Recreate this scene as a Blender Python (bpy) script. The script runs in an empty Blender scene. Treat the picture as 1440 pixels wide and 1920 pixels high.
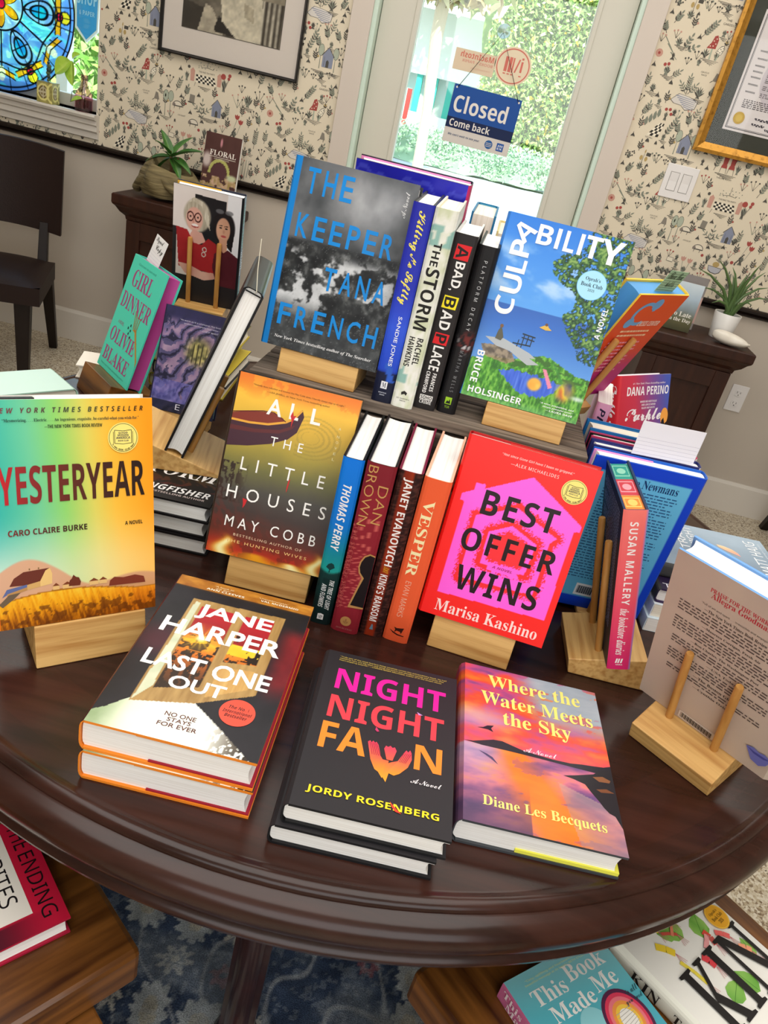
import bpy, math, random
import numpy as np
from mathutils import Vector, Matrix
SC = bpy.context.scene
COL = SC.collection
PI = math.pi
random.seed(7)

# ------------------------------------------------------------------ camera
def camera():
    pit, rol, yaw = math.radians(27.73), math.radians(13.69), math.radians(2.9)
    cp, sp = math.cos(pit), math.sin(pit)
    w = Vector((0, cp, -sp)); up = Vector((0, sp, cp)); rt = Vector((1, 0, 0))
    r = rt * math.cos(rol) + up * math.sin(rol)
    u = -rt * math.sin(rol) + up * math.cos(rol)
    Z = Matrix.Rotation(yaw, 3, 'Z')
    r, u, w = Z @ r, Z @ u, Z @ w
    M = Matrix((r, u, -w)).transposed().to_4x4()
    M.translation = (0, 0, 1.372)
    cd = bpy.data.cameras.new('camera'); co = bpy.data.objects.new('camera', cd); COL.objects.link(co)
    cd.sensor_fit = 'VERTICAL'; cd.sensor_height = 36; cd.sensor_width = 27
    cd.lens = 1450 / 1920 * 36; cd.clip_start = 0.02; cd.clip_end = 200
    co.matrix_world = M; SC.camera = co
camera()

# ------------------------------------------------------------------ world, sun, room lights, exposure
def world():
    w = bpy.data.worlds.new('sky'); SC.world = w; w.use_nodes = True
    nt = w.node_tree; nt.nodes.clear()
    bg = nt.nodes.new('ShaderNodeBackground'); out = nt.nodes.new('ShaderNodeOutputWorld')
    tc = nt.nodes.new('ShaderNodeTexCoord'); sep = nt.nodes.new('ShaderNodeSeparateXYZ')
    rp = nt.nodes.new('ShaderNodeValToRGB')
    rp.color_ramp.elements[0].position = 0.45; rp.color_ramp.elements[0].color = (.85, .88, .84, 1)
    rp.color_ramp.elements[1].position = 0.75; rp.color_ramp.elements[1].color = (.62, .80, 1, 1)
    mp = nt.nodes.new('ShaderNodeMapRange'); mp.inputs[1].default_value = -1; mp.inputs[2].default_value = 1
    nt.links.new(tc.outputs['Generated'], sep.inputs[0]); nt.links.new(sep.outputs[2], mp.inputs[0])
    nt.links.new(mp.outputs[0], rp.inputs[0]); nt.links.new(rp.outputs[0], bg.inputs[0])
    bg.inputs[1].default_value = 2.3
    nt.links.new(bg.outputs[0], out.inputs[0])
world()
def light(name, kind, loc, rot, energy, size=None, sizey=None, color=(1, 1, 1), **k):
    d = bpy.data.lights.new(name, kind); o = bpy.data.objects.new(name, d); COL.objects.link(o)
    o.location = loc; o.rotation_euler = [math.radians(a) for a in rot]; d.energy = energy; d.color = color
    if kind == 'AREA':
        d.shape = 'RECTANGLE'; d.size = size; d.size_y = sizey or size
    for a, v in k.items(): setattr(d, a, v)
    return o
light('sun', 'SUN', (0, 0, 10), (48, 0, 18), 6.5, color=(1, .96, .88), angle=.02)
# fluorescent ceiling panels over the shop floor and daylight from the shop-front windows behind the viewer
light('ceiling_panel_front', 'AREA', (-.1, .25, 2.62), (0, 0, 0), 34, 2.4, 1.6, (1, .97, .93))
light('ceiling_panel_rear', 'AREA', (.0, 2.35, 2.62), (0, 0, 0), 30, 3.6, 1.2, (1, .95, .88))
light('shop_window_daylight', 'AREA', (.6, -2.5, 1.7), (78, 0, 10), 46, 3.2, 1.8, (.95, .98, 1))
SC.view_settings.view_transform = 'Standard'
try: SC.view_settings.look = 'None'
except Exception: pass
SC.view_settings.exposure = 0.35
SC.view_settings.gamma = 1.0
SC.view_settings.use_curve_mapping = False
try:
    SC.cycles.max_bounces = 8; SC.cycles.transparent_max_bounces = 12
    SC.cycles.caustics_reflective = False; SC.cycles.caustics_refractive = False
    SC.cycles.use_denoising = True
    SC.cycles.sample_clamp_indirect = 6
except Exception: pass

# ------------------------------------------------------------------ helpers
def lin(c):
    """'#rrggbb' or sRGB triple/array -> linear"""
    if isinstance(c, str):
        c = [int(c[i:i + 2], 16) / 255 for i in (1, 3, 5)]
    a = np.asarray(c, float)
    return np.where(a <= .04045, a / 12.92, ((np.clip(a, 0, None) + .055) / 1.055) ** 2.4)
def S(c):
    return np.array([int(c[i:i + 2], 16) / 255 for i in (1, 3, 5)]) if isinstance(c, str) else np.asarray(c, float)

def mat(name, col='#808080', rough=.5, metal=0., spec=.5, coat=0., attr=False, noise=None, bump=None, trans=0., emit=None):
    m = bpy.data.materials.new(name); m.use_nodes = True
    nt = m.node_tree; p = nt.nodes['Principled BSDF']
    p.inputs['Base Color'].default_value = (*lin(col), 1)
    p.inputs['Roughness'].default_value = rough; p.inputs['Metallic'].default_value = metal
    p.inputs['Specular IOR Level'].default_value = spec; p.inputs['Coat Weight'].default_value = coat
    p.inputs['Coat Roughness'].default_value = .08
    p.inputs['Transmission Weight'].default_value = trans
    src = None
    if attr:
        a = nt.nodes.new('ShaderNodeAttribute'); a.attribute_name = 'Col'; src = a.outputs['Color']
        nt.links.new(src, p.inputs['Base Color'])
    if noise or bump:
        tc = nt.nodes.new('ShaderNodeTexCoord')
    if noise:   # (second colour, scale xyz, noise scale, detail, lo, hi)
        c2, sc, ns, det, lo, hi = noise
        mp = nt.nodes.new('ShaderNodeMapping'); mp.inputs['Scale'].default_value = sc
        nz = nt.nodes.new('ShaderNodeTexNoise'); nz.inputs['Scale'].default_value = ns; nz.inputs['Detail'].default_value = det
        rp = nt.nodes.new('ShaderNodeMapRange'); rp.inputs[1].default_value = lo; rp.inputs[2].default_value = hi
        mx = nt.nodes.new('ShaderNodeMix'); mx.data_type = 'RGBA'
        nt.links.new(tc.outputs['Object'], mp.inputs[0]); nt.links.new(mp.outputs[0], nz.inputs['Vector'])
        nt.links.new(nz.outputs['Fac'], rp.inputs[0]); nt.links.new(rp.outputs[0], mx.inputs[0])
        if src: nt.links.new(src, mx.inputs[6])
        else: mx.inputs[6].default_value = (*lin(col), 1)
        mx.inputs[7].default_value = (*lin(c2), 1)
        nt.links.new(mx.outputs[2], p.inputs['Base Color'])
    if bump:    # (scale xyz, noise scale, strength, distance)
        sc, ns, st, di = bump
        mp = nt.nodes.new('ShaderNodeMapping'); mp.inputs['Scale'].default_value = sc
        nz = nt.nodes.new('ShaderNodeTexNoise'); nz.inputs['Scale'].default_value = ns; nz.inputs['Detail'].default_value = 4
        bp = nt.nodes.new('ShaderNodeBump'); bp.inputs['Strength'].default_value = st; bp.inputs['Distance'].default_value = di
        nt.links.new(tc.outputs['Object'], mp.inputs[0]); nt.links.new(mp.outputs[0], nz.inputs['Vector'])
        nt.links.new(nz.outputs['Fac'], bp.inputs['Height']); nt.links.new(bp.outputs[0], p.inputs['Normal'])
    if emit:
        p.inputs['Emission Color'].default_value = (*lin(emit[0]), 1); p.inputs['Emission Strength'].default_value = emit[1]
    return m

M = {}
M['print'] = mat('printed_paper', rough=.45, spec=.22, attr=True)
M['gloss'] = mat('printed_gloss', rough=.32, spec=.25, attr=True)
M['foil'] = mat('printed_foil', rough=.3, metal=.75, attr=True)
M['matte'] = mat('printed_matte', rough=.7, spec=.25, attr=True)
M['pages'] = mat('page_edges', '#faf8f4', .8, spec=.2, noise=('#e4dfd8', (6, 6, 900), 1.0, 2, .42, .75))
M['cream'] = mat('cream_page_edges', '#f4ecdc', .8, spec=.2, noise=('#ddd3be', (6, 6, 900), 1.0, 2, .42, .75))
M['pine'] = mat('pine_wood', '#dcb06c', .5, noise=('#b57f3e', (2.0, 42, 42), 3.0, 5, .42, .72))
M['dowel'] = mat('dowel_wood', '#c7924c', .5, noise=('#a9712f', (40, 6, 40), 3.0, 4, .35, .75))
M['mahog'] = mat('mahogany', '#2f1a14', .2, coat=.35, noise=('#40201a', (2, 12, 12), 3.0, 6, .35, .75), bump=((1, 1, 1), 260, .03, .002))
M['darkwood'] = mat('dark_wood', '#3d2015', .4, spec=.3, noise=('#27130d', (14, 14, 1.6), 3.0, 5, .3, .75))
M['espresso'] = mat('espresso_wood', '#1a100c', .45, spec=.25)
M['leather'] = mat('brown_leather', '#21130f', .5, spec=.22, bump=((1, 1, 1), 180, .12, .004))
M['slab'] = mat('varnished_slab', '#875524', .34, coat=.12, spec=.35, noise=('#3f1f0a', (2.2, 24, 24), 2.0, 5, .38, .68))
M['crate'] = mat('weathered_wood', '#85776a', .85, spec=.2, noise=('#4a4038', (2.5, 45, 45), 3.0, 6, .35, .7), bump=((2.5, 45, 45), 3, .5, .003))
M['white'] = mat('white_paint', '#d9d2c8', .45)
M['jamb'] = mat('jamb_paint', '#cfe2d4', .4)
M['door'] = mat('door_paint', '#d3cfc2', .45)
M['wall'] = mat('papered_wall', rough=.75, spec=.2, attr=True)
M['black'] = mat('black_paint', '#151313', .35)
M['plastic'] = mat('white_plastic', '#e6e2e0', .35)
M['ceramic'] = mat('white_ceramic', '#e9e7e4', .3)
M['leafp'] = mat('plant_leaf', rough=.4, attr=True, noise=('#33471c', (1, 1, 1), 30, 3, .6, 1.3))
M['gold'] = mat('gilt_frame', '#c8913a', .35, metal=.55, noise=('#8a5a18', (1, 1, 1), 60, 4, .5, .8))
M['terr'] = None

def glass_mat(name, tint=(1, 1, 1), refl=.06):
    m = bpy.data.materials.new(name); m.use_nodes = True; nt = m.node_tree; nt.nodes.clear()
    out = nt.nodes.new('ShaderNodeOutputMaterial'); mx = nt.nodes.new('ShaderNodeMixShader')
    t = nt.nodes.new('ShaderNodeBsdfTransparent'); g = nt.nodes.new('ShaderNodeBsdfGlossy')
    t.inputs[0].default_value = (*tint, 1); g.inputs['Roughness'].default_value = .02
    mx.inputs[0].default_value = refl
    nt.links.new(t.outputs[0], mx.inputs[1]); nt.links.new(g.outputs[0], mx.inputs[2]); nt.links.new(mx.outputs[0], out.inputs[0])
    return m
M['glass'] = glass_mat('window_glass', (.95, 1, .97), .05)
M['pinkglass'] = glass_mat('pink_glass', (.93, .74, .8), .06)
M['clear'] = glass_mat('clear_acrylic', (.97, .98, .98), .08)
M['picglass'] = glass_mat('picture_glass', (.98, .98, .98), .014)
def stained():
    m = bpy.data.materials.new('stained_glass'); m.use_nodes = True; nt = m.node_tree; nt.nodes.clear()
    out = nt.nodes.new('ShaderNodeOutputMaterial'); mx = nt.nodes.new('ShaderNodeMixShader')
    a = nt.nodes.new('ShaderNodeAttribute'); a.attribute_name = 'Col'
    t = nt.nodes.new('ShaderNodeBsdfTransparent'); g = nt.nodes.new('ShaderNodeBsdfTranslucent')
    mx.inputs[0].default_value = .55
    nt.links.new(a.outputs[0], t.inputs[0]); nt.links.new(a.outputs[0], g.inputs[0])
    nt.links.new(t.outputs[0], mx.inputs[1]); nt.links.new(g.outputs[0], mx.inputs[2]); nt.links.new(mx.outputs[0], out.inputs[0])
    return m
M['stained'] = stained()

class MB:
    def __init__(s): s.v = []; s.f = []; s.c = []; s.m = []
    def add(s, verts, faces, col='#808080', mi=0):
        o = len(s.v); n = len(verts)
        s.v.extend([tuple(map(float, p)) for p in verts])
        s.f.extend([tuple(i + o for i in f) for f in faces]); s.m.extend([mi] * len(faces))
        if isinstance(col, np.ndarray) and col.ndim == 2: s.c.extend(lin(col).tolist())
        else: s.c.extend([tuple(lin(col))] * n)
        return s
    def box(s, x0, y0, z0, x1, y1, z1, col='#808080', mi=0):
        v = [(x, y, z) for z in (z0, z1) for y in (y0, y1) for x in (x0, x1)]
        return s.add(v, [(0, 2, 3, 1), (4, 5, 7, 6), (0, 1, 5, 4), (2, 6, 7, 3), (0, 4, 6, 2), (1, 3, 7, 5)], col, mi)
    def prism(s, poly, axis, a, b, col='#808080', mi=0):
        """poly: 2D points in the two other axes (cyclic order), extruded along axis from a to b"""
        n = len(poly)
        def P(p, t): q = list(p); q.insert(axis, t); return q
        v = [P(p, a) for p in poly] + [P(p, b) for p in poly]
        f = [tuple(range(n))[::-1], tuple(range(n, 2 * n))] + [(i, (i + 1) % n, n + (i + 1) % n, n + i) for i in range(n)]
        return s.add(v, f, col, mi)
    def lathe(s, prof, n=48, c=(0, 0, 0), col='#808080', mi=0, closed=False):
        v = [(c[0] + r * math.cos(2 * PI * k / n), c[1] + r * math.sin(2 * PI * k / n), c[2] + z) for r, z in prof for k in range(n)]
        f = [(i * n + k, i * n + (k + 1) % n, (i + 1) * n + (k + 1) % n, (i + 1) * n + k) for i in range(len(prof) - 1) for k in range(n)]
        if prof[0][0] > 1e-6 and not closed: f.append(tuple(range(n))[::-1])
        if prof[-1][0] > 1e-6 and not closed: f.append(tuple(range((len(prof) - 1) * n, len(prof) * n)))
        return s.add(v, f, col, mi)
    def tube(s, pts, r, n=8, col='#808080', mi=0):
        pts = [Vector(p) for p in pts]; rr = r if hasattr(r, '__len__') else [r] * len(pts)
        v = []
        for i, p in enumerate(pts):
            d = (pts[min(i + 1, len(pts) - 1)] - pts[max(i - 1, 0)]).normalized()
            a = d.orthogonal().normalized() if i == 0 else (a - d * a.dot(d)).normalized()
            b = d.cross(a)
            v += [p + (a * math.cos(2 * PI * k / n) + b * math.sin(2 * PI * k / n)) * rr[i] for k in range(n)]
        f = [(i * n + k, i * n + (k + 1) % n, (i + 1) * n + (k + 1) % n, (i + 1) * n + k) for i in range(len(pts) - 1) for k in range(n)]
        f += [tuple(range(n))[::-1], tuple(range((len(pts) - 1) * n, len(pts) * n))]
        return s.add(v, f, col, mi)
    def grid(s, nx, ny, fn, colfn, mi=0):
        """fn(u,v)->(x,y,z) arrays; colfn(u,v)->sRGB (N,3); u,v in 0..1"""
        u, v = np.meshgrid(np.linspace(0, 1, nx + 1), np.linspace(0, 1, ny + 1)); u = u.ravel(); v = v.ravel()
        P = np.stack(np.broadcast_arrays(*fn(u, v)), 1); C = colfn(u, v)
        if C.ndim == 1: C = np.tile(C, (len(u), 1))
        i = (np.arange(ny)[:, None] * (nx + 1) + np.arange(nx)[None]).ravel()
        o = len(s.v); F = np.stack([i, i + 1, i + nx + 2, i + nx + 1], 1) + o
        s.v.extend(map(tuple, P.tolist())); s.c.extend(map(tuple, lin(np.clip(C, 0, 1)).tolist()))
        s.f.extend(map(tuple, F.tolist())); s.m.extend([mi] * len(F)); return s
    def build(s, name, mats, parent=None, smooth=False, bevel=0., mw=None, flip=None, kind=None):
        me = bpy.data.meshes.new(name); me.from_pydata(s.v, [], s.f)
        for m in (mats if isinstance(mats, (list, tuple)) else [mats]): me.materials.append(m)
        if max(s.m, default=0): me.polygons.foreach_set('material_index', s.m)
        at = me.color_attributes.new('Col', 'FLOAT_COLOR', 'POINT')
        c = np.ones((len(s.v), 4), np.float32); c[:, :3] = np.array(s.c).reshape(-1, 3); at.data.foreach_set('color', c.ravel())
        if smooth: me.polygons.foreach_set('use_smooth', [True] * len(s.f))
        me.update()
        o = bpy.data.objects.new(name, me); COL.objects.link(o)
        if parent is not None: o.parent = parent
        if mw is not None: o.matrix_world = mw
        if bevel:
            b = o.modifiers.new('bevel', 'BEVEL'); b.width = bevel; b.segments = 2; b.limit_method = 'ANGLE'; b.angle_limit = .6
        if smooth:
            try:
                e = o.modifiers.new('split', 'EDGE_SPLIT'); e.split_angle = math.radians(40)
            except Exception: pass
        if kind: o['kind'] = kind
        return o

def tag(o, label, cat, group=None, kind=None):
    o['label'] = label; o['category'] = cat
    if group: o['group'] = group
    if kind: o['kind'] = kind
    return o
def thing(name, label, cat, mw=None, group=None):
    o = bpy.data.objects.new(name, None); COL.objects.link(o); o.empty_display_size = .05
    if mw is not None: o.matrix_world = mw if isinstance(mw, Matrix) else Matrix.Translation(mw)
    return tag(o, label, cat, group)
def struct(o): o['kind'] = 'structure'; return o

# value noise ---------------------------------------------------------
def vn(x, y, seed=0):
    xi = np.floor(x).astype(np.int64); yi = np.floor(y).astype(np.int64); fx = x - xi; fy = y - yi
    fx = fx * fx * (3 - 2 * fx); fy = fy * fy * (3 - 2 * fy)
    def h(a, b):
        n = (a * 374761393 + b * 668265263 + seed * 974711) & 0x7fffffff
        n = ((n ^ (n >> 13)) * 1274126177) & 0x7fffffff
        return ((n ^ (n >> 16)) & 0xffff) / 65535.
    return (h(xi, yi) * (1 - fx) + h(xi + 1, yi) * fx) * (1 - fy) + (h(xi, yi + 1) * (1 - fx) + h(xi + 1, yi + 1) * fx) * fy
def fbm(x, y, o=4, seed=0):
    t = 0; a = .5; s = 0
    for k in range(o):
        t = t + a * vn(x * 2 ** k, y * 2 ** k, seed + k); s += a; a *= .5
    return t / s
def sm(a, b, x):
    t = np.clip((x - a) / (b - a), 0, 1); return t * t * (3 - 2 * t)
def mixc(a, b, t):
    a = S(a); b = S(b); t = np.asarray(t)[..., None]; return a * (1 - t) + b * t
def ramp(t, *stops):
    t = np.asarray(t); out = np.zeros(t.shape + (3,)); ps = [p for p, _ in stops]; cs = np.array([S(c) for _, c in stops])
    for k in range(3): out[..., k] = np.interp(t, ps, cs[:, k])
    return out
def pmask(u, v, pts):
    inside = np.zeros(u.shape, bool); n = len(pts)
    for i in range(n):
        x0, y0 = pts[i]; x1, y1 = pts[(i + 1) % n]
        if y0 == y1: continue
        c = ((y0 > v) != (y1 > v)) & (u < (x1 - x0) * (v - y0) / (y1 - y0) + x0)
        inside ^= c
    return inside
def put(C, mask, c):
    m = np.asarray(mask, float)[..., None]; return C * (1 - m) + (S(c) if not (isinstance(c, np.ndarray) and c.ndim == 2) else c) * m
def ell(u, v, cx, cy, rx, ry, soft=.15):
    d = np.sqrt(((u - cx) / rx) ** 2 + ((v - cy) / ry) ** 2); return 1 - sm(1 - soft, 1 + soft, d)

# lettering -----------------------------------------------------------
_ALPH = {'serif': (0x1D400, 0x1D41A, 0x1D7CE), 'bi': (0x1D468, 0x1D482, None), 'script': (0x1D4D0, 0x1D4EA, None),
         'bold': (0x1D5D4, 0x1D5EE, 0x1D7EC), 'boldi': (0x1D63C, 0x1D656, None), 'sansi': (0x1D608, 0x1D622, None), 'noto': (0x1D5A0, 0x1D5BA, None)}
_TC = {}
def text2d(s, style='sans', off=0., space=1.):
    if style in ('bold', 'boldi', 'serif', 'bi'): off = 0.   # these weights are drawn as they are
    k = (s, style, off, space)
    if k in _TC: return _TC[k]
    t = s
    if style in _ALPH:
        U, L, D = _ALPH[style]; t = ''
        for ch in s:
            if 'A' <= ch <= 'Z': t += chr(U + ord(ch) - 65)
            elif 'a' <= ch <= 'z': t += chr(L + ord(ch) - 97)
            elif D and ch.isdigit(): t += chr(D + ord(ch) - 48)
            else: t += ch
    c = bpy.data.curves.new('lettering', 'FONT'); c.body = t; c.size = 1; c.resolution_u = 3; c.offset = off; c.space_character = space
    c.align_x = 'CENTER'
    o = bpy.data.objects.new('lettering', c); COL.objects.link(o)
    dg = bpy.context.evaluated_depsgraph_get(); me = bpy.data.meshes.new_from_object(o.evaluated_get(dg))
    v = np.array([(p.co.x, p.co.y) for p in me.vertices]).reshape(-1, 2); f = [tuple(p.vertices) for p in me.polygons]
    bpy.data.objects.remove(o); bpy.data.curves.remove(c); bpy.data.meshes.remove(me)
    _TC[k] = (v, f); return v, f
def fit(v, box, rot=None):
    v = v.copy()
    if rot == 'cw': v = np.stack([v[:, 1], -v[:, 0]], 1)
    if rot == 'ccw': v = np.stack([-v[:, 1], v[:, 0]], 1)
    if rot == '180': v = -v
    lo = v.min(0); hi = v.max(0); b0 = np.array(box[:2]); b1 = np.array(box[2:])
    return b0 + (v - lo) / np.maximum(hi - lo, 1e-9) * (b1 - b0)

def frame(th, a):
    c, s = math.cos(th), math.sin(th)
    e1 = Vector((c, s, 0)); b = Vector((-s, c, 0)); e2 = Vector((0, 0, 1)) * math.cos(a) + b * math.sin(a)
    return e1, e2, e1.cross(e2)
def fmat(x, y, z, th, a):
    e1, e2, n = frame(th, a); m = Matrix((e1, e2, n)).transposed().to_4x4(); m.translation = (x, y, z); return m

# ------------------------------------------------------------------ books
class Book:
    """visible face: u to the right, v up, w out of the face; spine on the face's left ('L') or right ('R')"""
    def __init__(s, W, H, T, spine='L', hard=True, edge='#e8e4dc', back='#333333', pages='pages', bulge=None, mat='print', bt=None, paper=None):
        s.W, s.H, s.T, s.sp, s.hard, s.edge, s.bk, s.pg, s.mat = W, H, T, spine, hard, edge, back, pages, mat
        s.bt = bt or (.0028 if hard else .0006); s.bul = bulge if bulge is not None else (.004 if hard else .0006)
        s.j = MB(); s.L = 0; s.flaps = []; s._spine = None; s.extra = []
        s.front('#888888') if False else None
        s._front = ('#888888', .02)
    def U(s, u): return s.W - u if s.sp == 'R' else u
    def front(s, c, res=.02): s._front = (c, res); return s
    def spine(s, c, res=.02): s._spine = (c, res); return s
    def eps(s): s.L += 1; return .00012 + .00003 * s.L
    # decals on the visible face, boxes in fractions of the face
    def text(s, t, box, col, style='sans', off=0., rot=None, space=1., mi=0):
        v, f = text2d(t, style, off, space)
        if not len(v): return s
        q = fit(v, box, rot); e = s.eps()
        C = col(q[:, 0], q[:, 1]) if callable(col) else col
        s.j.add(np.c_[q * (s.W, s.H), np.full(len(q), e)], f, C, mi); return s
    def poly(s, pts, col, mi=0):
        q = np.array(pts, float); e = s.eps(); C = col(q[:, 0], q[:, 1]) if callable(col) else col
        s.j.add(np.c_[q * (s.W, s.H), np.full(len(q), e)], [tuple(range(len(q)))], C, mi); return s
    def disc(s, cx, cy, rx, ry, col, r2=None, n=40):
        a = np.linspace(0, 2 * PI, n, endpoint=False); e = s.eps()
        if r2 is None: return s.poly(np.c_[cx + rx * np.cos(a), cy + ry * np.sin(a)], col)
        q = np.r_[np.c_[cx + rx * np.cos(a), cy + ry * np.sin(a)], np.c_[cx + rx * r2 * np.cos(a), cy + ry * r2 * np.sin(a)]]
        s.j.add(np.c_[q * (s.W, s.H), np.full(len(q), e)], [(i, (i + 1) % n, n + (i + 1) % n, n + i) for i in range(n)], col); return s
    def line(s, pts, wd, col):
        """stroke in metres of width wd through points given in fractions"""
        q = np.array(pts, float) * (s.W, s.H); e = s.eps(); v = []; f = []
        for a, b in zip(q[:-1], q[1:]):
            d = b - a; n = np.array([-d[1], d[0]]) / max(np.hypot(*d), 1e-9) * wd / 2; k = len(v)
            v += [a + n, a - n, b - n, b + n]; f.append((k, k + 1, k + 2, k + 3))
        s.j.add(np.c_[np.array(v), np.full(len(v), e)], f, col); return s
    def greek(s, box, n, col, seed=1, rot=None, fill=.42):
        """lines of print too small to read in the photograph"""
        r = random.Random(seed); u0, v0, u1, v1 = box; e = s.eps(); v = []; f = []
        for i in range(n):
            y1 = v1 - (v1 - v0) * i / n; y0 = y1 - (v1 - v0) / n * fill; x = u0; end = u1 - (u1 - u0) * (.35 * r.random() if i % 4 == 3 else .04 * r.random())
            while x < end:
                wd = (.012 + .05 * r.random()); x2 = min(x + wd, end); k = len(v)
                v += [(x * s.W, y0 * s.H, e), (x2 * s.W, y0 * s.H, e), (x2 * s.W, y1 * s.H, e), (x * s.W, y1 * s.H, e)]; f.append((k, k + 1, k + 2, k + 3)); x = x2 + .012
        s.j.add(v, f, col); return s
    # spine: t across from the viewer's left (0..T), v up
    def SP(s, t, v, e):
        b = s.bul * (1 - np.abs(2 * np.clip(t / s.T, 0, 1) - 1) ** 5) + e
        return (-b, v, -s.T + t) if s.sp == 'L' else (s.W + b, v, -t)
    def stext(s, t, box, col, style='sans', off=0., rot='cw', space=1.):
        """box (t0,v0,t1,v1): t in fractions of thickness, v in fractions of height"""
        v, f = text2d(t, style, off, space)
        q = fit(v, box, rot); e = s.eps()
        P = np.stack(np.broadcast_arrays(*s.SP(0 * q[:, 0] + .5 * s.T, q[:, 1] * s.H, e)), 1); P[:, 2] = s.SP(q[:, 0] * s.T, 0., 0.)[2]
        s.j.add(P, f, col); return s
    def spoly(s, pts, col):
        q = np.array(pts, float); e = s.eps()
        P = np.stack(np.broadcast_arrays(*s.SP(0 * q[:, 0] + .5 * s.T, q[:, 1] * s.H, e)), 1); P[:, 2] = s.SP(q[:, 0] * s.T, 0., 0.)[2]
        s.j.add(P, [tuple(range(len(q)))], col); return s
    def flap(s, side, col, u0, th=.0016, u1=1.): s.flaps.append((side, col, u0, th, u1)); return s
    def place(s, pose, label, group=None, name='book'):
        W, H, T, bt = s.W, s.H, s.T, s.bt
        mw = fmat(*pose) if not isinstance(pose, Matrix) else pose
        root = thing(name, label, 'book', mw, group)
        j = s.j; c, res = s._front; nx = max(1, int(W / res)); ny = max(1, int(H / res))
        cf = c if callable(c) else (lambda u, v, c=c: np.tile(S(c), (len(u), 1)))
        j.grid(nx, ny, lambda u, v: (u * W, v * H, 0 * u), cf)
        avg = s._front[0] if not callable(s._front[0]) else None
        # board thickness and inside of the front
        ed = s.edge
        def slab_edges(w0, w1, outer=None):
            v = [(0, 0, w0), (W, 0, w0), (W, H, w0), (0, H, w0), (0, 0, w1), (W, 0, w1), (W, H, w1), (0, H, w1)]
            j.add(v, [(0, 1, 5, 4), (1, 2, 6, 5), (2, 3, 7, 6), (3, 0, 4, 7)], ed)
            j.add(v[4:], [(0, 1, 2, 3)], ed)
        slab_edges(0, -bt); slab_edges(-T, -T + bt)
        j.add([(0, 0, -T), (W, 0, -T), (W, H, -T), (0, H, -T)], [(3, 2, 1, 0)], s.bk)
        # spine
        c2, r2 = s._spine or (c if not callable(c) else '#444444', .02)
        cs = c2 if callable(c2) else (lambda u, v, c2=c2: np.tile(S(c2), (len(u), 1)))
        j.grid(10, max(1, int(H / r2)), lambda u, v: s.SP(u * T, v * H, 0.), cs)
        j.grid(10, 1, lambda u, v: s.SP(u * T, v * H, -.0014), lambda u, v: np.tile(S(ed), (len(u), 1)))
        for vv in (0, H):
            j.grid(10, 1, lambda u, v, vv=vv: s.SP(u * T, vv + 0 * u, -.0014 * v), lambda u, v: np.tile(S(ed), (len(u), 1)))
        j.build('dust_jacket' if s.hard else 'cover', [M[s.mat], M['foil']], root)
        # page block
        ov = .0032 if s.hard else .0002; n = 10; P = []
        for k in range(n + 1):
            t = k / n; P.append((s.U(-(s.bul - .0016) * (1 - abs(2 * t - 1) ** 5) + .0004), -T + bt + t * (T - 2 * bt)))
        for k in range(n + 1):
            t = k / n; P.append((s.U(W - ov - (.0035 * math.sin(PI * t) if s.hard else 0)), -bt - t * (T - 2 * bt)))
        # (u,w) polygon extruded along v
        pb = MB(); v0, v1 = ov, H - ov; m = len(P)
        vv = [(p[0], v0, p[1]) for p in P] + [(p[0], v1, p[1]) for p in P]
        pb.add(vv, [tuple(range(m))[::-1], tuple(range(m, 2 * m))] + [(i, (i + 1) % m, m + (i + 1) % m, m + i) for i in range(m)])
        s.pb = pb.build('page_block', M[s.pg] if isinstance(s.pg, str) else s.pg, root)
        for side, col, u0, fth, fu1 in s.flaps:
            w = -bt - .0003 if side == 'front' else -T + bt + .0003; d = fth if side == 'front' else -fth
            a, b = sorted((s.U(u0 * W), s.U(W * fu1 - .0006)))
            MB().box(a, .0012, min(w, w - d), b, H - .0012, max(w, w - d), col).build('jacket_flap', M['print'], root)
        s.root = root; s.mw = mw
        return root

def stand(pose, W, T, zb, label, uc=.5, wd=.105, wf=.001, D=None, dow=None, hd=.125, sp=.052, wood='pine', group='wooden book stands with dowels'):
    """wedge base under a leaning book plus two dowels; +w is the visible face's side"""
    mw = fmat(*pose) if not isinstance(pose, Matrix) else pose
    x, y, z0, th, a = pose; D = D or T + .045
    wb = -D
    root = thing('book_stand', label, 'book stand', mw, group)
    u0, u1 = uc * W - wd / 2, uc * W + wd / 2
    vb = lambda w: min(-.004, (zb + .0005 - z0 - w * math.sin(a)) / math.cos(a))
    q = [(-.0006, wf), (vb(wf), wf), (vb(wb), wb), (-.0006, wb)]     # (v,w)
    b = MB(); b.prism(q, 0, u0, u1); b.build('base', M[wood], root, bevel=.0012)
    dw = dow if dow is not None else -(T + .0055)
    for du in (-sp / 2, sp / 2):
        MB().tube([(uc * W + du, -.012, dw), (uc * W + du, hd - .002, dw), (uc * W + du, hd, dw)], [.0048, .0048, .004], 14).build('dowel', M['dowel'], root, smooth=True)
    return root
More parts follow.
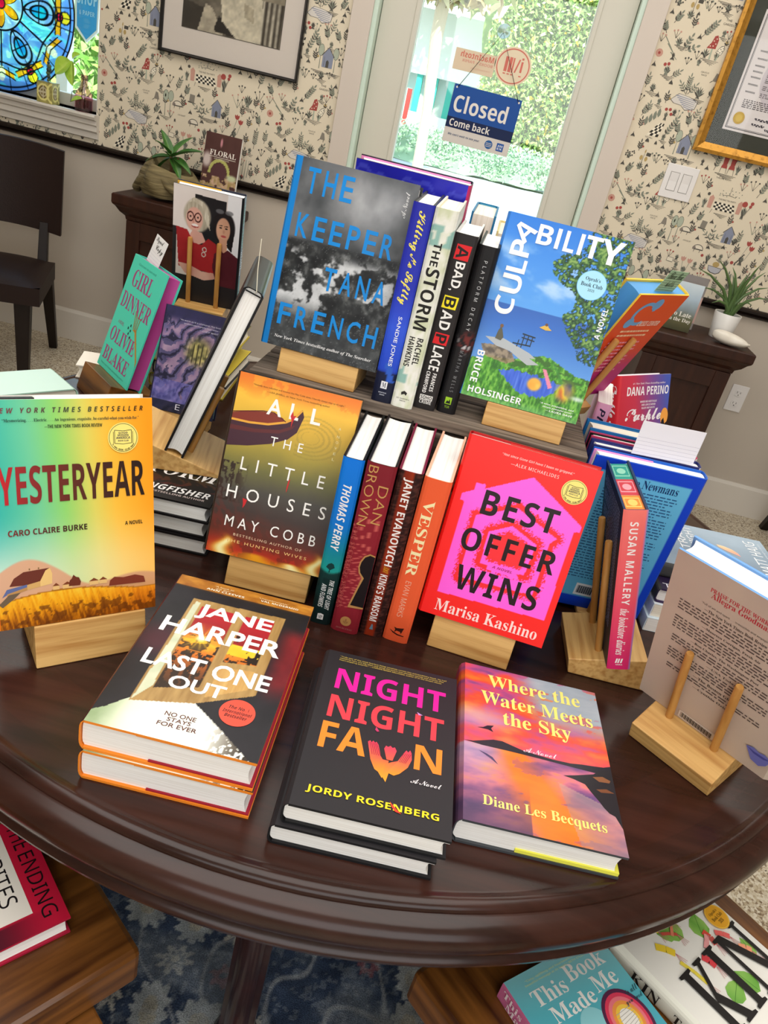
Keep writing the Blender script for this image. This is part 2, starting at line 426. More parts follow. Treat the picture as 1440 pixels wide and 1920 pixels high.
# ------------------------------------------------------------------ the room
WY = 3.53            # inner face of the back wall
PAPER, LOWER = '#e2d6bf', '#c2b7aa'
INK, GREEN, GREEN2, RED, PINK, BLUE, YEL = '#55524c', '#85897b', '#b0b7a4', '#a8504a', '#c99a8a', '#8a90a4', '#b99f68'
class Motif:
    """flat drawing in wall metres; collects polygons (x,z) with colours"""
    def __init__(s): s.p = []
    def poly(s, pts, c): s.p.append((np.array(pts, float), c))
    def line(s, a, b, w, c):
        a = np.array(a, float); b = np.array(b, float); d = b - a; n = np.array([-d[1], d[0]]) / max(np.hypot(*d), 1e-9) * w / 2
        s.poly([a + n, a - n, b - n * .5, b + n * .5], c)
    def leaf(s, x, z, L, wd, ang, c):
        ca, sa = math.cos(ang), math.sin(ang)
        s.poly([(x + ca * L * t - sa * wd * q, z + sa * L * t + ca * wd * q) for t, q in ((0, 0), (.3, .5), (.7, .42), (1, 0), (.7, -.42), (.3, -.5))], c)
    def disc(s, x, z, r, c, rz=None, n=10):
        rz = rz or r; s.poly([(x + r * math.cos(2 * PI * k / n), z + rz * math.sin(2 * PI * k / n)) for k in range(n)], c)
    def ground(s, x, z, w, c=INK, n=4):
        for k in range(n):
            q = w * (1 - .18 * k); s.line((x - q / 2 + .004 * k, z - .004 * k), (x + q / 2, z - .004 * k - .001), .0022, c)
    def tuft(s, x, z, n, h, c=GREEN, sp=1.1, w=.006):
        for k in range(n):
            a = PI / 2 + sp * (k / (n - 1) - .5) if n > 1 else PI / 2; s.leaf(x + .003 * (k - n / 2), z, h * (1 - .25 * abs(k / max(n - 1, 1) - .5)), w, a, c if k % 2 else INK)
    def sprig(s, x, z, L, ang, c=GREEN, n=6, lw=.008):
        ca, sa = math.cos(ang), math.sin(ang); s.line((x, z), (x + ca * L, z + sa * L), .002, INK)
        for k in range(n):
            t = .25 + .75 * k / n; px, pz = x + ca * L * t, z + sa * L * t
            s.leaf(px, pz, .016, lw * .6, ang + .8, c if k % 3 else INK); s.leaf(px, pz, .016, lw * .6, ang - .8, c)
        s.leaf(x + ca * L, z + sa * L, .016, lw * .6, ang, c)
    def twig(s, x, z, h, c=INK, berry=None):
        for a in (1.1, 1.6, 2.1):
            e = (x + h * math.cos(a), z + h * math.sin(a)); s.line((x, z), e, .0018, c); s.disc(*e, .0035, berry or c, n=7)
    def house(s, x, z, h=.07):
        w = h * .62; s.poly([(x - w / 2, z - h / 2), (x + w / 2, z - h / 2), (x + w / 2, z + h * .1), (x, z + h * .5), (x - w / 2, z + h * .1)], BLUE)
        s.poly([(x - .006, z - h / 2), (x + .006, z - h / 2), (x + .006, z - h * .2), (x, z - h * .1), (x - .006, z - h * .2)], INK)
        s.line((x - w / 2 - .004, z + h * .08), (x, z + h * .52), .003, INK); s.line((x + w / 2 + .004, z + h * .08), (x, z + h * .52), .003, INK)
        for k in (-1, 1): s.line((x + k * w * .32, z - h * .45), (x + k * w * .32, z + .05 * h), .0015, INK)
    def lolly(s, x, z, h=.085):
        s.line((x, z), (x, z + h * .6), .0035, GREEN); s.disc(x + .001, z + h * .78, .0125, INK, .022, 12); s.disc(x + .001, z + h * .78, .0112, GREEN2, .0205, 12)
    def checks(s, x, z, w, h, nx, nz, sk=0., tap=0.):
        for i in range(nx):
            for k in range(nz):
                def P(a, b): f = 1 - tap * b / nz; return (x - w / 2 * f + w * f * a / nx + sk * b / nz, z - h / 2 + h * b / nz)
                s.poly([P(i, k), P(i + 1, k), P(i + 1, k + 1), P(i, k + 1)], '#35322f' if (i + k) % 2 else '#efe6d2')
    def word(s, t, x, z, w, h):
        v, f = text2d(t, 'sans'); q = fit(v, (x - w / 2, z - h / 2, x + w / 2, z + h / 2))
        for a in f: s.poly(q[list(a)], INK)
def tile():
    m = Motif()
    # mushrooms (tile coordinates: 0.733 wide, 0.525 high)
    x, z = .207, .345
    m.ground(x, z - .032, .07, n=5); m.tuft(x - .02, z - .03, 5, .035, GREEN, 1.6); m.tuft(x + .022, z - .03, 4, .03, GREEN, 1.2)
    m.poly([(x - .006, z - .03), (x + .001, z - .03), (x - .001, z + .01), (x - .006, z + .01)], GREEN2)
    m.poly([(x - .025, z + .004), (x + .008, z + .006), (x + .01, z + .035), (x + .002, z + .05), (x - .008, z + .045), (x - .013, z + .024)], RED)
    for a, b in ((-.014, .012), (-.004, .014), (.003, .022), (-.006, .03), (.002, .038)): m.disc(x + a, z + b, .0022, '#f0e4cf', n=6)
    m.poly([(x + .012, z - .004), (x + .034, z - .01), (x + .042, z + .012), (x + .037, z + .022), (x + .028, z + .02), (x + .02, z + .01)], INK)
    m.poly([(x + .014, z - .003), (x + .033, z - .009), (x + .04, z + .012), (x + .036, z + .02), (x + .029, z + .018), (x + .021, z + .009)], '#efe6d2')
    for a, b in ((.02, .001), (.028, -.002), (.034, .004), (.028, .009), (.036, .013)): m.disc(x + a, z + b, .002, INK, n=6)
    m.line((x + .022, z - .03), (x + .026, z - .006), .005, GREEN2); m.tuft(x + .042, z + .024, 5, .02, YEL, 2.2, .005)
    # pond
    x, z = .172, .165
    o = [(x - .055, z - .004), (x - .03, z + .022), (x + .01, z + .018), (x + .05, z + .008), (x + .045, z - .02), (x + .01, z - .03), (x - .01, z - .016), (x - .04, z - .014)]
    m.poly(o, INK); m.poly([(x + (a - x) * .96, z + (b - z) * .94) for a, b in o], '#d9d3cc')
    for k in range(6):
        q = z + .014 - .0065 * k; m.line((x - .04 + .008 * k, q), (x + .04, q - .006), .0028, BLUE)
    m.sprig(x - .005, z + .022, .06, 1.6); m.sprig(x - .008, z + .025, .04, 2.3, n=3); m.sprig(x, z + .025, .04, 1.0, n=3)
    m.tuft(x + .042, z + .016, 7, .045, GREEN, 1.7); m.ground(x + .045, z + .014, .05)
    # house with lollipop trees
    m.house(.228, .015 + .008); m.lolly(.196, -.02); m.lolly(.258, -.024); m.ground(.19, -.028, .05); m.ground(.262, -.03, .05); m.tuft(.28, 0.0, 4, .02)
    m.word('WHITE RABBIT’S HOUSE', .228, -.034, .085, .006)
    m.sprig(.15, .375, .07, .95, GREEN, 6, .011); m.word('THE', .228, .447, .022, .007); m.word('GARDEN', .232, .434, .04, .007)
    m.ground(.09, .335, .05); m.tuft(.08, .335, 6, .03, GREEN, 2.0); m.sprig(.1, .325, .05, 1.2, n=3, lw=.012); m.sprig(.11, .325, .04, .5, n=2, lw=.014)
    for k in range(3): m.line((.02 + .02 * k, .36 - .025 * k), (.07 + .01 * k, .31 - .01 * k), .0035, GREEN)
    m.disc(.02, .3, .014, PINK); m.disc(.02, .3, .005, RED); m.tuft(.075, .285, 7, .028, INK, 1.4, .004); m.twig(.132, .283, .022); m.tuft(.175, .287, 4, .026, GREEN, 1.2, .007)
    m.sprig(.088, .44, .045, 1.5, YEL, 0); m.disc(.082, .468, .006, YEL, .009); m.disc(.102, .466, .006, YEL, .009); m.tuft(.088, .425, 6, .03, GREEN, 2.0); m.tuft(.115, .44, 5, .014, INK, 1.0, .003)
    m.tuft(.212, .467, 7, .032, GREEN, 1.9); m.ground(.212, .466, .045); m.twig(.18, .462, .018); m.twig(.245, .475, .022)
    m.poly([(.245, .25), (.268, .25), (.262, .275), (.252, .278)], '#8a8378'); m.line((.245, .25), (.237, .243), .003, INK); m.line((.262, .25), (.262, .24), .003, INK)
    m.word('CAUCUS', .208, .272, .03, .005); m.word('RACE', .208, .263, .02, .005)
    m.twig(.165, .1, .03, GREEN); m.tuft(.15, .108, 6, .028, INK, 1.6, .004); m.sprig(.226, .108, .04, 1.3, n=3, lw=.007); m.twig(.21, .115, .024, INK, PINK)
    m.sprig(.135, .025, .085, 1.15, GREEN, 6, .011); m.disc(.115, .125, .006, RED); m.disc(.13, .127, .006, RED); m.disc(.138, .112, .006, RED); m.tuft(.122, .085, 5, .035, GREEN, .9, .005)
    m.ground(.076, .232, .055); m.tuft(.07, .233, 6, .034, GREEN, 1.5, .009); m.disc(.055, .268, .006, RED); m.disc(.068, .272, .006, RED); m.sprig(.09, .233, .035, .7, n=3)
    m.tuft(.1, .208, 6, .018, INK, 1.0, .004); m.tuft(.04, .17, 7, .032, GREEN, 1.8); m.ground(.04, .168, .05); m.sprig(.01, .18, .04, 1.5, n=4)
    # garden path
    m.checks(.095, .05, .045, .05, 4, 5, .022, .55)
    for k in range(4): m.leaf(.055 + .013 * k, .055 + .012 * k, .034, .013, 1.6, GREEN)
    m.sprig(.03, .085, .035, 1.2, n=4); m.sprig(.05, .1, .03, 1.6, n=3); m.word('THE HALL', .085, .018, .03, .005)
    m.tuft(.085, .0, 6, .016, INK, .8, .004); m.tuft(.12, -.002, 4, .016, INK, .6, .004)
    for k in range(12): m.disc(.02 + .034 * ((k * 37) % 11) / 11, .465 + .022 * ((k * 53) % 7) / 7, .0032, INK, n=7)
    m.tuft(.034, .455, 5, .022, GREEN, 1.8); m.poly([(.098, .478), (.116, .477), (.117, .489), (.099, .49)], INK); m.twig(.135, .465, .03, GREEN); m.twig(.145, .46, .03)
    # red chairs
    for k in (0, 1):
        x = .405 + .03 * k; z = .51; m.poly([(x - .008, z), (x + .008, z), (x + .011, z + .045), (x + .004, z + .05), (x - .004, z + .05), (x - .011, z + .045)], RED)
        m.poly([(x - .012, z - .01), (x + .012, z - .01), (x + .01, z + .002), (x - .01, z + .002)], RED); m.line((x - .01, z - .01), (x - .012, z - .03), .002, INK); m.line((x + .01, z - .01), (x + .013, z - .03), .002, INK); m.disc(x, z + .035, .003, INK, n=6)
    m.ground(.42, .478, .085); m.sprig(.37, .485, .06, 1.4, GREEN, 5, .01); m.tuft(.462, .485, 4, .04, GREEN, .9, .006); m.word('THRONE ROOM', .42, .463, .06, .006)
    # tea table
    m.checks(.466, .363, .088, .03, 9, 4, -.006, .1)
    for x in (.405, .522): m.poly([(x - .008, .35), (x + .008, .35), (x + .01, .39), (x, .4), (x - .01, .39)], PINK)
    m.ground(.46, .335, .055); m.line((.42, .348), (.416, .332), .002, INK); m.line((.51, .348), (.513, .332), .002, INK); m.word('THE MAD TEA PARTY', .466, .39, .07, .006)
    m.line((.467, .44), (.467, .41), .0018, INK)
    for k in (-1, 1): m.line((.467, .41), (.467 + .025 * k, .406), .002, INK); m.line((.467 + .025 * k, .406), (.467 + .03 * k, .414), .002, INK)
    for k in range(14): m.disc(.43 + .09 * ((k * 29) % 13) / 13, .404 + .03 * ((k * 17) % 5) / 5, .0022, GREEN, n=5)
    m.tuft(.383, .345, 4, .04, GREEN, .8, .007); m.tuft(.545, .335, 5, .05, GREEN, .8, .008); m.disc(.538, .392, .011, RED); m.disc(.565, .4, .007, RED); m.disc(.562, .388, .006, RED); m.line((.562, .385), (.55, .35), .002, INK); m.disc(.388, .4, .006, INK)
    # croquet hedgehogs, top hat, trees
    for x, z, k in ((.35, .245, 1), (.425, .19, 1)):
        h = [(x + .022 * math.cos(a), z + .018 * math.sin(a)) for a in np.linspace(0, PI, 9)]; m.poly(h + [(x - .022, z - .004), (x + .022, z - .004)], INK); m.poly([(x + (a - x) * .88, z + (b - z) * .85) for a, b in h], '#e6dcc9')
        m.disc(x - .016 * k, z + .002, .007, '#8a7f76'); m.line((x - .012, z), (x - .014, z - .014), .003, INK); m.line((x + .012, z), (x + .01, z - .014), .003, INK)
    m.lolly(.296, .195, .1); m.lolly(.318, .2, .095); m.ground(.3, .192, .05); m.word('CROQUET', .372, .21, .034, .006); m.tuft(.345, .18, 4, .014, INK, 1.6, .004)
    m.poly([(.4, .272), (.422, .27), (.424, .298), (.402, .3)], '#8a8378'); m.line((.394, .27), (.428, .267), .005, INK)
    m.sprig(.457, .2, .08, 1.55, GREEN, 4, .009); m.sprig(.457, .235, .04, .6, n=2); m.sprig(.457, .235, .04, 2.5, n=2); m.house(.522, .268, .066); m.ground(.49, .222, .09); m.sprig(.565, .24, .045, 1.5, GREEN, 4, .008); m.tuft(.555, .235, 5, .03, GREEN, 1.5, .009)
    # tulips, bowl, envelope
    for x, z in ((.385, .14), (.413, .137), (.615, .255), (.632, .238)):
        for a in (1.1, 1.57, 2.05): m.leaf(x, z - .01, .022, .009, a, PINK if x < .5 else RED)
        m.line((x, z - .01), (x + (.4 - x) * .5 if x < .5 else x - .012, z - .05), .002, GREEN)
    m.tuft(.4, .08, 6, .035, GREEN, 1.3, .008); m.tuft(.61, .165, 7, .04, GREEN, 1.2, .007)
    for k in range(9): m.disc(.59 + .025 * ((k * 31) % 7) / 7, .165 + .05 * ((k * 13) % 9) / 9, .0035, INK, n=7)
    m.poly([(.318, .118), (.345, .116), (.346, .134), (.319, .136)], INK); m.poly([(.3195, .1195), (.3438, .1177), (.3446, .1325), (.3205, .1345)], '#e9dfca'); m.disc(.332, .126, .003, PINK)
    m.poly([(.49, .14), (.55, .137), (.545, .118), (.53, .11), (.508, .112), (.495, .12)], INK); m.poly([(.492, .138), (.548, .135), (.542, .12), (.53, .113), (.51, .115), (.497, .122)], '#b9b9c0'); m.disc(.52, .148, .014, YEL, .011)
    m.tuft(.48, .14, 5, .045, GREEN, .9, .007); m.tuft(.557, .135, 5, .045, GREEN, .9, .007); m.disc(.452, .17, .006, RED); m.disc(.577, .17, .007, RED); m.word('POOL OF TEARS', .52, .1, .04, .005)
    m.sprig(.57, .425, .08, 1.2, GREEN, 6, .011); m.twig(.545, .445, .035); m.sprig(.7, .15, .07, 1.5, GREEN, 7, .008); m.tuft(.655, .3, 6, .05, GREEN, 1.3, .011); m.ground(.655, .298, .05); m.twig(.61, .29, .05, GREEN, PINK); m.twig(.63, .285, .04)
    for k in range(4): m.tuft(.3 + .02 * k, .06, 5, .034, GREEN, 1.4, .008)
    m.ground(.33, .055, .06); m.twig(.43, .06, .03); m.tuft(.48, .045, 6, .03, INK, 1.4, .005); m.sprig(.55, .03, .06, 1.7, GREEN, 5, .01); m.tuft(.6, .06, 6, .034, GREEN, 1.6, .008); m.ground(.6, .058, .05)
    for k in range(3): m.line((.66 + .012 * k, .01 + .01 * k), (.665 + .012 * k, .1), .003, GREEN)
    m.disc(.664, .01, .011, RED); m.tuft(.664, .02, 3, .02, RED, 1.2, .01); m.sprig(.69, .38, .08, 1.3, GREEN, 6, .01); m.twig(.7, .33, .04); m.tuft(.7, .46, 5, .03, INK, 1.4, .005); m.twig(.63, .45, .04); m.sprig(.64, .42, .05, 1.9, GREEN, 4, .009); m.tuft(.53, .5, 5, .03, GREEN, 1.5, .008)
    m.twig(.31, .32, .03); m.sprig(.34, .3, .05, 1.2, GREEN, 4, .009); m.tuft(.3, .42, 6, .03, GREEN, 1.6, .007); m.ground(.3, .418, .04); m.twig(.35, .43, .03, INK, RED); m.tuft(.32, .49, 5, .028, INK, 1.2, .004); m.twig(.61, .01, .03); m.tuft(.36, .012, 6, .03, GREEN, 1.5, .007); m.ground(.36, .01, .045); m.twig(.29, .0, .03); m.sprig(.44, .0, .05, 1.0, GREEN, 4, .009)
    # small sprigs and tufts filling the gaps
    r = random.Random(12); cs = [p.mean(0) for p, _ in m.p]; k = 0
    for _ in range(900):
        x, z = r.random() * .733, r.random() * .525
        if min((abs((x - c[0] + .3665) % .733 - .3665)) ** 2 + (abs((z - c[1] + .2625) % .525 - .2625)) ** 2 for c in cs) < .021 ** 2: continue
        q = len(m.p); t = r.randrange(5)
        if t == 0: m.tuft(x, z - .008, 6, .026, GREEN, 1.6, .005); m.ground(x, z - .01, .03, n=3)
        elif t == 1: m.sprig(x, z - .016, .036, 1.57 + r.uniform(-.5, .5), GREEN, 4, .01)
        elif t == 2: m.twig(x, z - .012, .026, INK, r.choice([None, RED, PINK]))
        elif t == 3: m.tuft(x, z - .006, 7, .02, INK, 1.2, .003)
        else: m.sprig(x, z - .014, .03, 1.57, INK, 3, .008); m.disc(x + .012, z + .004, .004, r.choice([RED, YEL, PINK]), n=8)
        cs += [p.mean(0) for p, _ in m.p[q:]]; k += 1
        if k > 130: break
    return m.p

DX0, DX1, DZ1 = -.682, .324, 2.25            # door opening
WX1, WX0, WZ0, WZ1 = -1.80, -3.0, 1.03, 2.2  # window opening
XL, XR, CEIL = -3.7, 3.3, 2.7
def back_wall():
    b = MB(); y0, y1 = WY, WY + .16
    def pane(x0, x1, z0, z1): 
        if z0 < .895 < z1:
            b.box(x0, y0, z0, x1, y1, .895, LOWER); b.box(x0, y0, .895, x1, y1, z1, PAPER)
        else: b.box(x0, y0, z0, x1, y1, z1, PAPER if z0 >= .89 else LOWER)
    pane(XL, WX0, 0, CEIL); pane(WX0, WX1, 0, WZ0); pane(WX0, WX1, WZ1, CEIL); pane(WX1, DX0, 0, CEIL); pane(DX0, DX1, DZ1, CEIL); pane(DX1, XR, 0, CEIL)
    T = tile(); y = WY - .0006
    for i in range(-5, 3):
        for k in range(-1, 3):
            ox, oz = .405 + .733 * i, .9 + .525 * k
            for n, (p, c) in enumerate(T):
                q = p + (ox, oz); cx, cz = q.mean(0)
                if q[:, 1].min() < .9 or cz > 2.05 or not (-2.75 < cx < 1.75): continue
                if DX0 - .06 < cx < DX1 + .06 or (cx < WX1 and cz > WZ0 - .1): continue
                b.add([(a, WY - .0002 - (n % 44) * .000022, z) for a, z in q], [tuple(range(len(q)))], c)
    struct(b.build('wall_back', M['wall']))
back_wall()
def room():
    struct(MB().box(XL - .1, -2.8, 0, XL, WY + .16, CEIL, '#b9ad9f').build('wall_left', M['wall']))
    struct(MB().box(XR, -2.8, 0, XR + .1, WY + .16, CEIL, '#b9ad9f').build('wall_right', M['wall']))
    struct(MB().box(XL - .1, -2.9, 0, XR + .1, -2.8, CEIL, '#cfc6ba').build('wall_front', M['wall']))
    struct(MB().box(XL - .1, -2.9, CEIL, XR + .1, WY + .16, CEIL + .1, '#e6e2da').build('ceiling', M['wall']))
    # terrazzo
    m = bpy.data.materials.new('terrazzo'); m.use_nodes = True; nt = m.node_tree; p = nt.nodes['Principled BSDF']; p.inputs['Roughness'].default_value = .35
    tc = nt.nodes.new('ShaderNodeTexCoord'); v1 = nt.nodes.new('ShaderNodeTexVoronoi'); v1.inputs['Scale'].default_value = 190
    v2 = nt.nodes.new('ShaderNodeTexVoronoi'); v2.inputs['Scale'].default_value = 150
    r1 = nt.nodes.new('ShaderNodeValToRGB'); r1.color_ramp.interpolation = 'CONSTANT'
    e = r1.color_ramp.elements; e[0].color = (*lin('#c9bda6'), 1); e[1].position = .34; e[1].color = (*lin('#b3a388'), 1)
    for ps, c in ((.52, '#d9d0bd'), (.74, '#8d7a62'), (.84, '#c2b499'), (.93, '#4a4038')):
        q = e.new(ps); q.color = (*lin(c), 1)
    r2 = nt.nodes.new('ShaderNodeValToRGB'); r2.color_ramp.interpolation = 'CONSTANT'
    r2.color_ramp.elements[0].color = (1, 1, 1, 1); r2.color_ramp.elements[1].position = .83; r2.color_ramp.elements[1].color = (.42, .36, .3, 1)
    mx = nt.nodes.new('ShaderNodeMix'); mx.data_type = 'RGBA'; mx.blend_type = 'MULTIPLY'; mx.inputs[0].default_value = 1
    for v in (v1, v2): nt.links.new(tc.outputs['Object'], v.inputs['Vector'])
    nt.links.new(v1.outputs['Color'], r1.inputs[0]); nt.links.new(v2.outputs['Color'], r2.inputs[0])
    nt.links.new(r1.outputs[0], mx.inputs[6]); nt.links.new(r2.outputs[0], mx.inputs[7]); nt.links.new(mx.outputs[2], p.inputs['Base Color'])
    struct(MB().box(XL - .1, -2.9, -.1, XR + .1, WY + .16, 0).build('floor', m))
    # chair rail and baseboards, left and right of the door
    prof = [(WY, .876), (WY - .012, .878), (WY - .02, .884), (WY - .014, .89), (WY - .026, .898), (WY - .026, .906), (WY - .016, .912), (WY, .913)]
    for n, (x0, x1) in enumerate(((XL, -.765), (.405, XR))):
        struct(MB().prism(prof, 0, x0, x1).build('trim_%d' % (n + 1), M['espresso']))
    bp = [(WY, 0), (WY - .016, 0), (WY - .016, .135), (WY - .008, .149), (WY, .149)]
    struct(MB().prism(bp, 0, XL, -.765).build('baseboard_left', M['white'])); struct(MB().prism(bp, 0, .405, XR).build('baseboard_right', M['white']))
room()
def door():
    # casing, jamb, glazed leaf
    b = MB()
    for x0, x1 in ((-.765, DX0), (DX1, .405)): b.box(x0, WY - .022, 0, x1, WY + .002, DZ1 + .085)
    b.box(DX0, WY - .022, DZ1, DX1, WY + .002, DZ1 + .085)
    struct(b.build('trim_3', mat('casing_paint', '#d2c6bb', .5), bevel=.002))
    b = MB()
    b.box(DX0 - .001, WY - .01, 0, DX0 + .018, WY + .2, DZ1); b.box(DX1 - .018, WY - .01, 0, DX1 + .001, WY + .2, DZ1); b.box(DX0, WY - .01, DZ1 - .018, DX1, WY + .2, DZ1)
    b.box(DX0 + .018, WY + .075, 0, DX0 + .06, WY + .1, DZ1); b.box(DX1 - .06, WY + .075, 0, DX1 - .018, WY + .1, DZ1)
    struct(b.build('trim_4', M['jamb'], bevel=.002))
    r = bpy.data.objects.new('door_1', None); COL.objects.link(r); r.location = (DX0, WY + .05, 0); struct(r)
    b = MB(); y0, y1 = .0, .045; a, c = .02, DX1 - DX0 - .02; g0, g1 = .176, .836
    b.box(a, y0, .005, g0, y1, DZ1 - .02); b.box(g1, y0, .005, c, y1, DZ1 - .02); b.box(g0, y0, .005, g1, y1, .28); b.box(g0, y0, DZ1 - .15, g1, y1, DZ1 - .02)
    for x0, x1 in ((g0 - .022, g0 - .004), (g1 + .004, g1 + .022)): b.box(x0, y0 - .006, .27, x1, y0, DZ1 - .14)
    b.build('leaf', M['door'], r, bevel=.003)
    MB().box(g0 - .002, .018, .27, g1 + .002, .024, DZ1 - .14).build('glass', M['glass'], r)
door()
def window():
    r = bpy.data.objects.new('window_1', None); COL.objects.link(r); r.location = (WX1, WY, WZ0); struct(r)
    b = MB(); y = .1
    b.box(-1.2, y, 0, 0, y + .05, .05); b.box(-.045, y, 0, 0, y + .05, 1.17); b.box(-1.2, y, 1.12, 0, y + .05, 1.17); b.box(-1.2, y, 0, -1.155, y + .05, 1.17)
    b.build('window_frame', M['white'], r, bevel=.003)
    MB().box(-1.16, y + .02, .045, -.04, y + .026, 1.125).build('pane', M['glass'], r)
    b = MB(); b.box(-1.2, 0, 0, 0, .16, -.03 + .02); b.box(0 - .004, 0, 0, 0, .16, 1.17); b.build('reveal', M['white'], r)
    # stepped sill with apron mouldings
    q = [(.1, 0), (-.045, 0), (-.05, -.008), (-.045, -.018), (-.028, -.024), (-.03, -.04), (-.022, -.046), (-.024, -.066), (-.014, -.074), (-.012, -.096), (0, -.1), (0, -.02), (.1, -.02)]
    MB().prism(q, 0, -1.28, .012).build('window_sill', M['white'], r)
window()
def rug():
    m = bpy.data.materials.new('rug_pile'); m.use_nodes = True; nt = m.node_tree; p = nt.nodes['Principled BSDF']; p.inputs['Roughness'].default_value = .95; p.inputs['Specular IOR Level'].default_value = .1
    a = nt.nodes.new('ShaderNodeAttribute'); a.attribute_name = 'Col'; tc = nt.nodes.new('ShaderNodeTexCoord')
    nz = nt.nodes.new('ShaderNodeTexNoise'); nz.inputs['Scale'].default_value = 420; mx = nt.nodes.new('ShaderNodeMix'); mx.data_type = 'RGBA'; mx.blend_type = 'MULTIPLY'; mx.inputs[0].default_value = .8
    rp = nt.nodes.new('ShaderNodeMapRange'); rp.inputs[1].default_value = .3; rp.inputs[2].default_value = .7; rp.inputs[3].default_value = .5; rp.inputs[4].default_value = 1.35
    nt.links.new(tc.outputs['Object'], nz.inputs['Vector']); nt.links.new(nz.outputs['Fac'], rp.inputs[0]); nt.links.new(a.outputs[0], mx.inputs[6]); nt.links.new(rp.outputs[0], mx.inputs[7]); nt.links.new(mx.outputs[2], p.inputs['Base Color'])
    bp = nt.nodes.new('ShaderNodeBump'); bp.inputs['Distance'].default_value = .003; nt.links.new(nz.outputs['Fac'], bp.inputs['Height']); nt.links.new(bp.outputs[0], p.inputs['Normal'])
    X0, X1, Y0, Y1 = -1.05, .78, .0, 2.3
    def col(u, v):
        x = X0 + u * (X1 - X0); y = Y0 + v * (Y1 - Y0)
        C = mixc('#323f56', '#4a5870', fbm(x * 14, y * 14, 3, 3))
        w1 = fbm(x * 6, y * 6, 3, 5) - .5; w2 = fbm(x * 6, y * 6, 3, 9) - .5
        X = x + .05 * w1; Y = y + .05 * w2
        # scrolling vines, palmettes and rosettes of a faded oriental pattern
        vine = np.abs(np.sin(X * 24) * np.cos(Y * 19) + .55 * np.sin((X + Y) * 31)); C = put(C, (1 - sm(.03, .11, vine)) * .8, S('#a9adb2'))
        gx = np.floor(X / .082); gy = np.floor(Y / .082); lx = (X / .082 - gx - .5); ly = (Y / .082 - gy - .5)
        hsh = vn(gx * 3.7 + .5, gy * 5.3 + .5, 11); ang = np.arctan2(ly, lx); rr = np.hypot(lx, ly)
        pet = .3 + .09 * np.cos(8 * ang)
        C = put(C, ((rr < pet) & (hsh > .62)) * .9, S('#d3d0c6')); C = put(C, ((rr < pet * .55) & (hsh > .62)) * .8, S('#56606e')); C = put(C, ((rr < .09) & (hsh > .62)), S('#c4bfae'))
        C = put(C, ((rr < .2 + .05 * np.cos(6 * ang)) & (hsh < .22)) * .9, S('#8b5a63')); C = put(C, ((rr < .07) & (hsh < .22)), S('#39465a'))
        pal = np.hypot(lx * 1.1, ly * .8); C = put(C, ((pal < .42 + .06 * np.sin(12 * ang)) & (hsh > .34) & (hsh < .5)) * .85, S('#c3c8c8')); C = put(C, ((pal < .2) & (hsh > .34) & (hsh < .5)) * .7, S('#b7ae98'))
        C = put(C, sm(.5, .7, fbm(x * 9, y * 9, 4, 21)) * .5, S('#a3abb2'))
        band = np.abs((y - .62) % .6 - .3); C = put(C, (band < .008) * .7, S('#b3b7ba')); C = put(C, (fbm(x * 120, y * 120, 2, 41) > .62) * .35, S('#aab0b6'))
        return C * (.82 + .36 * fbm(x * 60, y * 60, 2, 31))[:, None]
    b = MB(); b.grid(520, 640, lambda u, v: (X0 + u * (X1 - X0), Y0 + v * (Y1 - Y0), 0 * u + .012), col)
    b.box(X0, Y0, .0005, X1, Y1, .0115, '#2b3648')
    tag(b.build('area_rug', m), 'faded navy blue patterned rug on the floor under the round table', 'rug')
rug()
